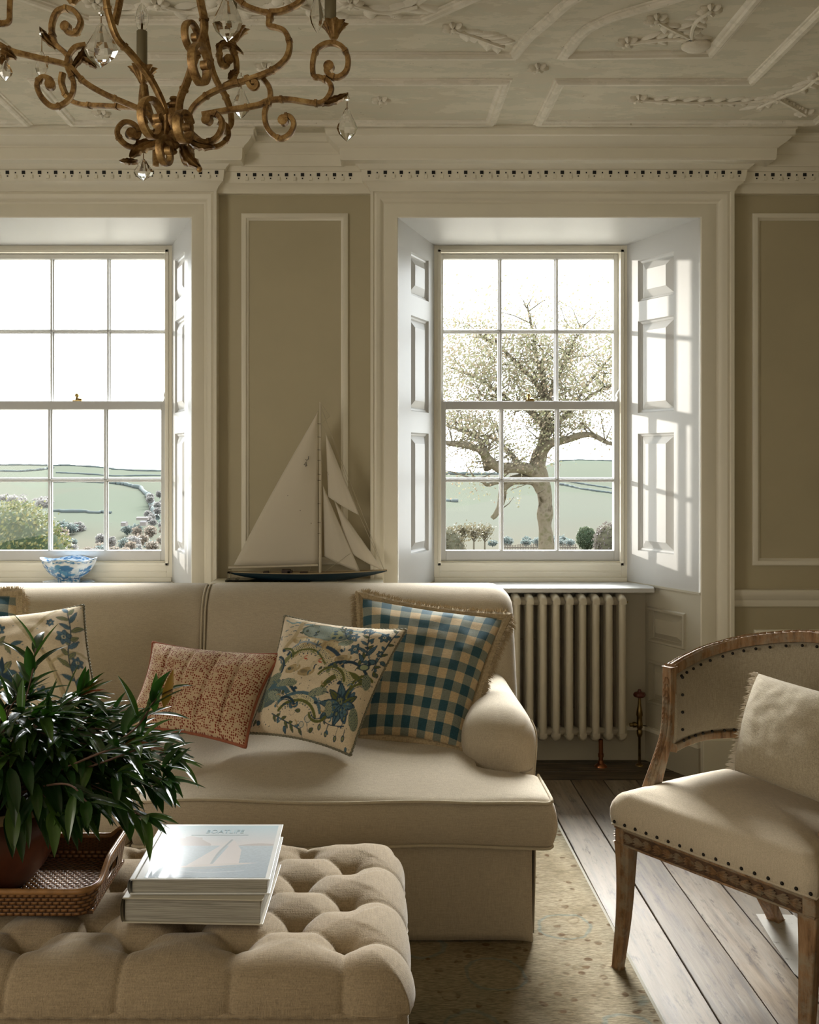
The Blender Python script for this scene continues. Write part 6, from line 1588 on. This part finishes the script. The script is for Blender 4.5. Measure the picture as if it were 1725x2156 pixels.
# candle cups, sleeves and bulbs
def cup(px, ytop, ybot, D, r):
    c = at(px, ybot, D); h = Z(ytop, D)-Z(ybot, D); mb = MB()
    mb.lathe([(.006, 0), (.010, .004), (r*.45, h*.35), (r*.75, h*.75), (r*1.05, h), (r*.98, h*.96), (r*.6, h*.7), (.008, h*.4)], c, 48, wob=lambda t, z_: 1+.16*math.cos(9*2*PI*t)*min(1, max(0, z_/h))); cb(mb, 'drip_cup', M['gilt'], 60); return c
def candle(px, ybot, ytop, D, r=.0138, bulb=True):
    c = at(px, ybot, D); h = Z(ytop, D)-c.z; mb = MB(); mb.lathe([(r, 0), (r, h-.001), (r*.9, h)], c, 24); cb(mb, 'candle_sleeve', M['candle'], 40)
    if bulb:
        b0 = c+Vector((0, 0, h)); mb = MB(); mb.lathe([(.009, 0), (.013, .010), (.0172, .026), (.0165, .040), (.0125, .056), (.0065, .068), (.001, .074)], b0, 24); bo_ = cb(mb, 'bulb', M['bulb'], 180)
        mb = MB()
        for k in range(4): a = k*PI/2; mb.tube([b0+Vector((.0055*math.cos(a), .0055*math.sin(a), .016)), b0+Vector((.0045*math.cos(a+.4), .0045*math.sin(a+.4), .052))], .0007, 5)
        mb.tube([b0, b0+Vector((0, 0, .020))], .003, 8); cb(mb, 'filament', M['filament'], 60)
cup(301, 144, 178, 2.48, .033); candle(299, 146, 66, 2.48)
cup(703, 50, 84, 2.27, .030); candle(696, 54, -20, 2.27)
cup(153, -16, 10, 2.38, .032); candle(153, -14, -90, 2.38); cup(495, 62, 88, 2.42, .032); candle(488, 66, -6, 2.42)
# crystal drops
def drop(px, yt, yb_, wpx, D, bead=None):
    top, bot = at(px, yt, D), at(px, yb_, D); H_ = top.z-bot.z; W_ = wpx*D/F/2; mb = MB(); n_ = 10
    prof = [(.02, 0), (.40, .10), (.78, .22), (1.0, .38), (.86, .52), (.50, .74), (.26, .92), (.05, 1.0)]
    mb.lathe([(max(.0008, r*W_), t*H_) for r, t in prof], bot, n_, sy=.42); mb.tube([top-Vector((0, 0, .002)), top+Vector((0, 0, .012))], .0012, 6, mi=1)
    if bead:
        c = at(px+bead[2] if len(bead) > 2 else px, bead[0], D); mb.lathe([(.001, -.007), (.0055, -.004), (.007, 0), (.0055, .004), (.001, .007)], c, 8); mb.tube([c-Vector((0, 0, .006)), top+Vector((0, 0, .004))], .0009, 5, mi=1)
        mb.tube([c+Vector((0, 0, .006)), c+Vector((0, 0, .014))], .0009, 5, mi=1)
    return cb(mb, 'crystal_drop', [M['crystal'], M['gilt']], 0)
drop(731, 226, 298, 44, place(*SCp((1520, 870)), 8).y, (207,)); drop(213, 48, 143, 72, 2.10, (28, 0)); drop(479, -14, 88, 64, 2.12, (-30, 0)); drop(668, -24, 70, 32, 2.22)
drop(302, 334, 381, 42, 2.20); drop(508, 183, 250, 40, 2.42, (165, 0)); drop(88, 106, 166, 28, 2.36, (72, 0)); drop(12, 126, 170, 30, 2.15)
mb = MB(); c = at(420, 357, 2.24); mb.ball(c, .007, 10, 8); cb(mb, 'finial', M['gilt'], 60)
tag(chn, 'gilded scrolling iron chandelier with crystal drops hanging from the ceiling at upper left', 'chandelier')
# ------------------------------------------------------------------ outside the windows
KL = 7.0/SKY
def oc_(r, g, b, k=1.0):
    """albedo of a thing outdoors whose sunlit look is the given colour under this sky"""
    c = lin(r, g, b); q = 1.25*k/((SKY+HAZE*.16)*2**EXPO); return (c[0]*q*1.12, c[1]*q, c[2]*q*.93)
def interp(x, tab):
    if x <= tab[0][0]: return tab[0][1]
    for (a, va), (b, vb) in zip(tab, tab[1:]):
        if x <= b: t = (x-a)/(b-a); t = t*t*(3-2*t); return va+(vb-va)*t
    return tab[-1][1]
def ridge(u):   # u = x/y, the bearing
    return interp(u, [(-.42, 980), (-.39, 978), (-.30, 979), (-.26, 986), (-.20, 989), (0, 995), (.10, 999), (.17, 985), (.20, 968), (.26, 968), (.40, 980)])
def ter(x, y):
    u = x/max(y, 1); base = interp(y, [(5, -.5), (14, -.75), (22, -1.6), (40, -4.6), (90, -11), (200, -24), (300, -30)])
    if y > 300:
        zr = EYE-(ridge(u)-VY)*620/F; t = min(1.12, (y-300)/320); base = -30+(zr+30)*(1-(1-min(1, t))**1.35) if t <= 1 else zr-(t-1)*30
    return base+(1.3*noise.noise(Vector((x*.012, y*.012, 3))) if y > 120 and y < 560 else 0)*min(1, (y-120)/100 if y > 120 else 0)
m, nt, bs = new_mat('hill_pasture'); v = coords(nt)
vo = nt.nodes.new('ShaderNodeTexVoronoi'); vo.inputs['Scale'].default_value = .011; nt.links.new(coords(nt, (1, .75, 0)), vo.inputs['Vector'])
sc_ = nt.nodes.new('ShaderNodeSeparateColor'); nt.links.new(vo.outputs['Color'], sc_.inputs[0])
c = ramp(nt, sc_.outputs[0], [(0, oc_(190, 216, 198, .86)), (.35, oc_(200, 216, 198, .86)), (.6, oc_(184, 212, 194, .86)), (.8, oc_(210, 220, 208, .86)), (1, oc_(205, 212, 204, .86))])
c = mixc(nt, mth(nt, 'MULTIPLY', noise_tex(nt, v, .03, 6, .7), .35), c, oc_(200, 205, 203, .86)); sy_ = nt.nodes.new('ShaderNodeSeparateXYZ'); nt.links.new(v, sy_.inputs[0]); vb = ramp(nt, mth(nt, 'DIVIDE', sy_.outputs[1], 700.0), [(.44, (1, 1, 1)), (.53, (0, 0, 0))]); c = mixc(nt, mth(nt, 'MULTIPLY', vb, .75), c, oc_(206, 204, 190, .9)); nt.links.new(c, bs.inputs['Base Color']); bs.inputs['Roughness'].default_value = 1; bs.inputs['Specular IOR Level'].default_value = 0  # pale haze painted into the field colours, brownish in the valley bottom
mb = MB(); ys = [5.2*(720/5.2)**(i/150) for i in range(151)]
P = [[((-.62+1.24*j/110)*y+(0 if y > 30 else (j/110-.5)*30*(1-y/30)), y, 0) for j in range(111)] for y in ys]
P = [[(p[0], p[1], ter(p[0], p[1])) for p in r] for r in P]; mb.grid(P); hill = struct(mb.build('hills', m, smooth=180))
def ground_at(px, py, d0=110):
    D = d0
    while D < 640:
        z_ = EYE-(py-VY)*D/F; x_ = X(px, D)
        if ter(x_, D) >= z_: return Vector((x_, D, ter(x_, D)))
        D += 2
    return Vector((X(px, 620), 620, ter(X(px, 620), 620)))
def fmat(name, cs, rough=1, scale=.6, tl=0):
    m, nt, bs = new_mat(name); nt.links.new(ramp(nt, noise_tex(nt, coords(nt), scale, 5, .7), [(.3+.4*i/(len(cs)-1), c_) for i, c_ in enumerate(cs)]), bs.inputs['Base Color']); bs.inputs['Roughness'].default_value = rough; bs.inputs['Specular IOR Level'].default_value = .05; return m
def oleaf(name, cs, tl=.35):
    m, nt, bs = new_mat(name); g = nt.nodes.new('ShaderNodeNewGeometry'); c = ramp(nt, g.outputs['Random Per Island'], [(i/(len(cs)-1), c_) for i, c_ in enumerate(cs)]); nt.links.new(c, bs.inputs['Base Color']); bs.inputs['Roughness'].default_value = .6; bs.inputs['Specular IOR Level'].default_value = .15
    t = nt.nodes.new('ShaderNodeBsdfTranslucent'); nt.links.new(c, t.inputs[0]); mx = nt.nodes.new('ShaderNodeMixShader'); mx.inputs[0].default_value = tl; nt.links.new(bs.outputs[0], mx.inputs[1]); nt.links.new(t.outputs[0], mx.inputs[2]); nt.links.new(mx.outputs[0], nt.nodes['Material Output'].inputs[0]); return m
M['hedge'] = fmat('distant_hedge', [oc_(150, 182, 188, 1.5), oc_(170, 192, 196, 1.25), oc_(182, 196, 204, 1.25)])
M['wood_b'] = oleaf('distant_blue_wood', [oc_(150, 184, 186, 2.0), oc_(172, 196, 196, 2.0), oc_(190, 205, 205, 2.0)], .5)  # far-tree colours paled to paint in the haze of distance
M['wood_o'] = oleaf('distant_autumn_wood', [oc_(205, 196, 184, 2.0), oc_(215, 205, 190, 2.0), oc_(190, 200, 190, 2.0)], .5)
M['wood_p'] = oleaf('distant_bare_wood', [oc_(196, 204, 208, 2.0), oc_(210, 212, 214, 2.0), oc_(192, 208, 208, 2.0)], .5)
random.seed(31)
hedges = [([(-30, 992), (40, 994), (82, 991), (112, 986)], 5), ([(112, 981), (150, 981), (200, 984), (240, 988)], 4), ([(-20, 980), (60, 980), (100, 981)], 4), ([(118, 996), (180, 999), (235, 1003), (350, 1002)], 4),
          ([(228, 1018), (262, 1022), (296, 1030), (312, 1046)], 9), ([(110, 1016), (170, 1015), (228, 1018)], 5), ([(312, 1046), (322, 1070), (330, 1095)], 14), ([(112, 1078), (180, 1080), (235, 1082)], 7), ([(235, 989), (290, 992), (350, 993)], 4),
          ([(1178, 1012), (1225, 1020), (1290, 1030)], 4), ([(1178, 1020), (1225, 1031), (1292, 1040)], 5), ([(935, 1055), (965, 1058)], 7), ([(935, 996), (1000, 1000), (1050, 999)], 7), ([(1170, 971), (1220, 969), (1290, 971)], 3)]
for k, (pp, th_) in enumerate(hedges):
    pts = []; 
    for a, b in zip(pp, pp[1:]):
        for i in range(14): t = i/14; pts.append(ground_at(a[0]+(b[0]-a[0])*t, a[1]+(b[1]-a[1])*t))
    pts.append(ground_at(*pp[-1])); mb = MB(); r_ = [th_*.5*p.y/F*(1+.45*nz3(p, .25, k)) for p in pts]
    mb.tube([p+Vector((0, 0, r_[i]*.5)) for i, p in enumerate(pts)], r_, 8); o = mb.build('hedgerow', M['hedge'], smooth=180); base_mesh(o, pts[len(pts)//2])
    where = 'in the left window' if pp[0][0] < 800 else 'in the right window'
    tag(o, 'thin blue-green field hedge on the far hillside seen %s' % where, 'hedge', 'far hedgerows seen %s' % where)
protos = {}
placed = []
def blob_tree(px, base_py, wpx, hpx, D, mat, label, group, z=None, n_=26):
    for _ in range(40):
        w2 = wpx*D/F*.5; x_ = X(px, D)
        if all(math.hypot(x_-a, D-b) > (w2+c_)*1.12 for a, b, c_ in placed): break
        D *= 1.012 if _ % 2 else 1.02; px += random.uniform(-7, 7)
    placed.append((X(px, D), D, wpx*D/F*.5))
    key = (mat.name, random.randrange(3)); g = None
    if key not in protos:
        mb = MB(); sd_ = random.random()*40
        rq = random.Random(len(protos)*7+1)
        for k in range(n_*26):
            d_ = Vector((rq.gauss(0, 1), rq.gauss(0, 1), rq.gauss(0, 1))).normalized(); q_ = rq.random()**.45*(1+.35*noise.noise(d_*2.2+Vector((sd_, 0, 0)))) if k else 0
            p_ = Vector((d_.x*.47*q_, d_.y*.47*q_, .56+d_.z*.42*q_)); n1_ = Vector((rq.gauss(0, 1), rq.gauss(0, 1), rq.gauss(0, 1))).normalized(); u_ = n1_.orthogonal().normalized(); v1_ = n1_.cross(u_); s1_ = rq.uniform(.05, .095); mb.add([p_-u_*s1_, p_+v1_*s1_*.7, p_+u_*s1_, p_-v1_*s1_*.7], [(0, 1, 2, 3)])
        for k in range(0):
            a = random.random()*6.28; r = .40*random.random()**.6; zc_ = random.uniform(.22, .88); r *= 1-.5*abs(zc_-.5); mb.ball((r*math.cos(a), r*math.sin(a), zc_), random.uniform(.07, .16), 9, 7, f=lambda d: 1+.5*noise.noise(d*3.5+Vector((sd_, k, 0))))
        mb.tube([(0, 0, 0), (0, 0, .45)], .04, 6); o = mb.build('far_tree', mat, smooth=180); protos[key] = o
    else: o = protos[key].copy(); SC.collection.objects.link(o)
    x_ = X(px, D); zg = EYE-(base_py-VY)*D/F; o.location = (x_, D, zg if z is None else z); o.scale = (wpx*D/F, wpx*D/F, hpx*D/F); o.rotation_euler.z = random.random()*6; tag(o, label, 'tree', group); return o
for k in range(46):   # the wooded valley seen in the left window
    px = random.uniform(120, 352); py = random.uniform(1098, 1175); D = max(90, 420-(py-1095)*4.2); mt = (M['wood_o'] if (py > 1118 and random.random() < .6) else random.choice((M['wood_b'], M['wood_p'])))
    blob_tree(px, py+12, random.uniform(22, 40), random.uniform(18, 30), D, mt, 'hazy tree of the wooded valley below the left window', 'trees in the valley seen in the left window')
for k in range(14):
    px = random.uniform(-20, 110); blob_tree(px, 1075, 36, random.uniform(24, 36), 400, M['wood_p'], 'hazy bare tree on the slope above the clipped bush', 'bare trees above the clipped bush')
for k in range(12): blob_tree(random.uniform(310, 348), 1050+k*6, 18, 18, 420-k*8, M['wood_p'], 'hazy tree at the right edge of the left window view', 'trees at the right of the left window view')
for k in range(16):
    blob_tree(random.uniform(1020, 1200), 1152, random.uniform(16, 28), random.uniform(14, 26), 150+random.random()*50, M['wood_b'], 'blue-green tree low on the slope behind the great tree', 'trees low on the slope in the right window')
for k in range(0): blob_tree(960+k*9, 1098, 24, 32, 330, M['wood_p'], 'hazy bare tree on the slope at the left of the right window', 'bare trees on the slope in the right window')
M['hwall'] = fmat('white_farm_wall', [oc_(246, 246, 244, 1.1)]*2); M['hroof'] = fmat('grey_farm_roof', [oc_(205, 212, 220)]*2)
for k, (px, py, wp, hp, lab) in enumerate(((262, 1104, 10, 6, 'tiny white gabled house in the valley, left of two'), (303, 1103, 13, 7, 'tiny white gabled house in the valley, right of two'), (301, 1092, 24, 4, 'long low pale barn roof above the valley houses'))):
    D = 300 if k < 2 else 345; x_ = X(px, D); z_ = Z(py, D); w_ = wp*D/F/2; h_ = hp*D/F; r = empty('far_house', (x_, D, z_)); mb = MB(); mb.box(-w_, -1.5, -.5, w_, 1.5, h_*.6); mb.build('wall', M['hwall'], r, smooth=0)
    mb = MB(); mb.add([(-w_, -1.6, h_*.6), (w_, -1.6, h_*.6), (w_, 1.6, h_*.6), (-w_, 1.6, h_*.6), (-w_, 0, h_), (w_, 0, h_)], [(0, 1, 5, 4), (2, 3, 4, 5), (0, 4, 3), (1, 2, 5)]); mb.build('roof', M['hwall'] if k == 2 else M['hroof'], r, smooth=0); tag(r, lab, 'house')

mt_, nt, bs = new_mat('pale_bounce_slab'); nt.links.new(ramp(nt, noise_tex(nt, coords(nt), 3, 5), [(.3, (.20, .18, .145)), (.7, (.27, .245, .20))]), bs.inputs['Base Color']); bs.inputs['Roughness'].default_value = .9
mb = MB(); mb.box(-14, 4.76, -.75, 14, 13.5, -.46); struct(mb.build('bounce_slab', mt_, smooth=0))  # added slab, out of view, reflecting warm light up to the ceiling

# the great tree
M['bark'] = fmat('lichened_bark', [oc_(112, 108, 84, 1.1), oc_(178, 174, 156, 1.6), oc_(140, 148, 104, 1.2)], scale=9); M['tleaf'] = oleaf('autumn_tree_leaves', [oc_(196, 206, 158, 2.0), oc_(210, 218, 186, 2.0), oc_(218, 202, 178, 2.0), oc_(200, 216, 176, 2.0)])
TD = 13.0; tp = lambda px, py, dd=0: at(px, py, TD+dd)
tree = empty('tree', tp(1153, 1260)); TO = Vector(tree.location); mb = MB()
def limb(pts, r0, r1, dd0=0, dd1=0):
    P = [tp(p[0], p[1], dd0+(dd1-dd0)*i/(len(pts)-1)) for i, p in enumerate(pts)]; c_ = spline(P, 7); L = len(c_)
    c_ = [p+Vector((.05*nz3(p, 3, 1), 0, .04*nz3(p, 3, 7))) for p in c_]; mb.tube(c_, [.82*(r0+(r1-r0)*i/(L-1))*TD/F*(.84+.30*nz3(c_[i], 5, 2)) for i in range(L)], 10); return c_
limbs = []
limbs.append(limb([(1152, 1262), (1151, 1155), (1150, 1090), (1146, 1045), (1138, 1005), (1132, 985)], 20, 22)); limbs.append(limb([(1140, 1030), (1120, 1010), (1085, 1008), (1062, 1025), (1055, 1050), (1044, 1082), (1036, 1092)], 22, 7))
limbs.append(limb([(1136, 1000), (1110, 985), (1060, 985), (1025, 972), (1010, 950), (975, 938), (935, 932)], 22, 7, 0, -.6)); limbs.append(limb([(1030, 985), (1020, 950), (1000, 920), (970, 905), (940, 895)], 12, 4, 0, .6)); limbs.append(limb([(1100, 1000), (1085, 965), (1060, 940), (1040, 925), (1000, 915)], 12, 3, 0, .8))
limbs.append(limb([(1132, 990), (1140, 950), (1148, 910), (1152, 870), (1150, 820), (1140, 760)], 22, 8, 0, .3)); limbs.append(limb([(1140, 960), (1160, 935), (1195, 925), (1240, 915), (1290, 935), (1330, 930)], 14, 5, 0, -.7)); limbs.append(limb([(1148, 920), (1175, 890), (1200, 865), (1240, 840), (1290, 810)], 12, 4, 0, .5))
limbs.append(limb([(1150, 900), (1120, 870), (1080, 850), (1030, 850), (960, 865)], 11, 4, 0, .5)); limbs.append(limb([(1150, 860), (1170, 800), (1200, 740), (1220, 690)], 9, 3)); limbs.append(limb([(1148, 850), (1110, 790), (1060, 740), (1010, 700)], 9, 3)); limbs.append(limb([(1150, 830), (1130, 760), (1120, 690), (1110, 640)], 8, 2))
limbs.append(limb([(1200, 865), (1250, 790), (1300, 740)], 7, 2, .3, .6)); limbs.append(limb([(1080, 850), (1010, 800), (940, 770)], 7, 2, .3, .8)); limbs.append(limb([(1080, 1012), (1030, 1020), (1010, 1014), (985, 1008)], 9, 3, 0, -.5))
rr = random.Random(77); ends = []; flat = [p for l_ in limbs[1:] for p in l_[3:]]
for k in range(430):
    s_ = rr.choice(flat); 
    if s_.z < tp(0, 985).z and rr.random() < .9: continue
    d = Vector((rr.uniform(-1, 1), rr.uniform(-.9, .9), rr.uniform(-.15, 1.2))).normalized(); L_ = rr.uniform(.18, .62); m1 = s_+d*L_*.5+Vector((rr.uniform(-.06, .06), 0, rr.uniform(-.05, .05))); e_ = s_+d*L_+Vector((0, 0, -.04)); mb.tube([s_, m1, e_], [.011, .007, .003], 4, cap=False); ends.append((m1, e_))
o = mb.build('trunk', M['bark'], smooth=180); o.parent = tree; o.location = -TO
mb = MB()
def cardleaf(mb, p, s_, rr):
    n_ = Vector((rr.gauss(0, 1), rr.gauss(0, 1), rr.gauss(0, 1))).normalized(); u = n_.orthogonal().normalized(); v_ = n_.cross(u); mb.add([p-u*s_*.5, p+v_*s_*.32+n_*s_*.06, p+u*s_*.5, p-v_*s_*.32+n_*s_*.06], [(0, 1, 2, 3)])
for k in range(44000):
    if rr.random() < .42:
        m1, e_ = rr.choice(ends); c = m1.lerp(e_, rr.random()**.6); p = c+Vector((rr.gauss(0, .09), rr.gauss(0, .14), rr.gauss(0, .08)))
    else:
        px, py = rr.uniform(860, 1350), rr.gauss(760, 62); p = tp(px, py, rr.gauss(0, .7))
        if noise.noise(p*2.3) < -.20 or noise.noise(p*.9+Vector((9, 0, 0))) < -.30: continue
    if p.z > tp(0, 690).z and rr.random() < .45: continue
    if p.z > tp(0, 640).z and rr.random() < .6: continue
    if p.z < tp(0, 905).z and rr.random() < .55: continue
    cardleaf(mb, p, rr.uniform(.026, .052), rr)
for k in range(260):
    p = tp(rr.gauss(1110, 130), rr.uniform(560, 710)+rr.random()*20, rr.gauss(0, .5)); cardleaf(mb, p, rr.uniform(.035, .06), rr)
for k in range(90): cardleaf(mb, tp(rr.gauss(1005, 30), rr.gauss(1025, 16), rr.gauss(-.3, .2)), rr.uniform(.03, .05), rr)
o = mb.build('foliage', M['tleaf'], smooth=0); o.parent = tree; o.location = -TO
tag(tree, 'old spreading tree with thin autumn leaves outside the right window', 'tree')

# clipped bush outside the left window
M['bleaf'] = oleaf('clipped_bush_leaves', [oc_(118, 150, 104, 1.5), oc_(165, 186, 120, 1.5), oc_(208, 210, 146, 1.6), oc_(140, 172, 134, 1.5)], .35); M['bcore'] = fmat('bush_inner_twigs', [oc_(96, 126, 100, 1.4), oc_(126, 150, 118, 1.4)], scale=8)
def bush(name, px, py, rx, ry, D, n_, ls, mats, label, shoots=0, depth=.9, cat='bush', flatb=True):
    b = empty(name, at(px, py, D)); s_ = D/F; mb = MB(); f = lambda d: 1+.10*noise.noise(d*2.5+Vector((px, 0, 0))); mb.ball((0, 0, 0), 1, 20, 14, sc=(rx*s_*.93, rx*s_*depth*.93, ry*s_*.93), f=f); mb.build('twigs', mats[1], b, smooth=180); mb = MB()
    for k in range(n_):
        d = Vector((rr.gauss(0, 1), rr.gauss(0, 1), rr.gauss(.1, 1))).normalized(); q = f(d)*rr.uniform(.95, 1.07); cardleaf(mb, Vector((d.x*rx*s_*q, d.y*rx*s_*depth*q, d.z*ry*s_*q)), ls*rr.uniform(.7, 1.2), rr)
    for k in range(shoots):
        a = rr.uniform(-1, 1)*.8; z0_ = math.sqrt(max(0, 1-a*a))*ry*s_; h_ = rr.uniform(.08, .20) if rr.random() < .35 else rr.uniform(.03, .07)
        for i in range(9): cardleaf(mb, Vector((a*rx*s_+rr.gauss(0, .012), rr.gauss(0, .15), z0_+h_*i/8)), ls*.7, rr)
    mb.build('foliage', mats[0], b, smooth=0); tag(b, label, cat); return b
bush('clipped_bush', 20, 1225, 132, 158, 9.0, 7000, .040, (M['bleaf'], M['bcore']), 'dense clipped green bush outside the left window', 26)
M['yleaf'] = oleaf('yellow_shrub_leaves', [oc_(222, 214, 165), oc_(226, 222, 190), oc_(205, 208, 160)]); M['wleaf'] = oleaf('pale_shrub_leaves', [oc_(232, 226, 220), oc_(214, 210, 200), oc_(222, 214, 205)]); M['gcore'] = fmat('shrub_twigs', [oc_(170, 178, 150), oc_(196, 198, 172)], scale=6); M['gleaf'] = oleaf('dark_shrub_leaves', [oc_(130, 160, 130, 1.5), oc_(152, 178, 146, 1.5), oc_(170, 190, 150, 1.5)])
bush('shrub', 945, 1160, 36, 48, 24, 900, .07, (M['yleaf'], M['gcore']), 'yellowish shrub at the lower left of the right window view'); bush('shrub', 1234, 1134, 19, 24, 26, 900, .06, (M['gleaf'], M['bcore']), 'round dark green shrub right of the great tree'); bush('shrub', 1284, 1148, 34, 46, 25, 1100, .07, (M['wleaf'], M['gcore']), 'whitish shrub at the lower right of the right window view')
bush('shrub', 1272, 1106, 24, 34, 34, 380, .10, (M['yleaf'], M['gcore']), 'bare reddish shrub behind the whitish one') if False else None
for k, px in enumerate((973, 998, 1021)):
    D = 40+k*2.5; b = empty('orchard_tree', at(px, 1172, D)); mb = MB(); s_ = D/F; mb.tube([(0, 0, 0), (0, 0, 42*s_)], [.05, .03], 6)
    for i in range(16): a = i*2.4; mb.tube([(0, 0, (30+i)*s_), (math.cos(a)*14*s_, math.sin(a)*14*s_, (48+i*1.2)*s_)], [.02, .006], 4)
    mb.build('trunk', M['bark'], b, smooth=0); mb = MB()
    for i in range(260): cardleaf(mb, Vector((rr.gauss(0, 9)*s_, rr.gauss(0, 9)*s_, (52+rr.gauss(0, 8))*s_)), .13, rr)
    mb.build('foliage', M['yleaf'], b, smooth=0); tag(b, ('thin orchard tree, leftmost of three in the right window', 'thin orchard tree, middle of three in the right window', 'thin orchard tree, rightmost of three in the right window')[k], 'tree', 'orchard trees')
M['fence'] = fmat('weathered_fence', [oc_(222, 216, 200), oc_(232, 226, 214)], scale=3)
fn = empty('picket_fence', at(1130, 1160, 28)); D = 28; s_ = D/F; mb = MB()
for i in range(46):
    x_ = (-72+i*3.4)*s_; mb.box(x_, -.02, -.3, x_+.022, .0, (14+1.5*math.sin(i*.7))*s_)
mb.build('picket', M['fence'], fn, smooth=0); mb = MB(); mb.box(-72*s_, 0, 6*s_, 86*s_, .04, 8*s_); mb.build('rail', M['fence'], fn, smooth=0); tag(fn, 'pale picket fence beyond the great tree in the right window', 'fence')
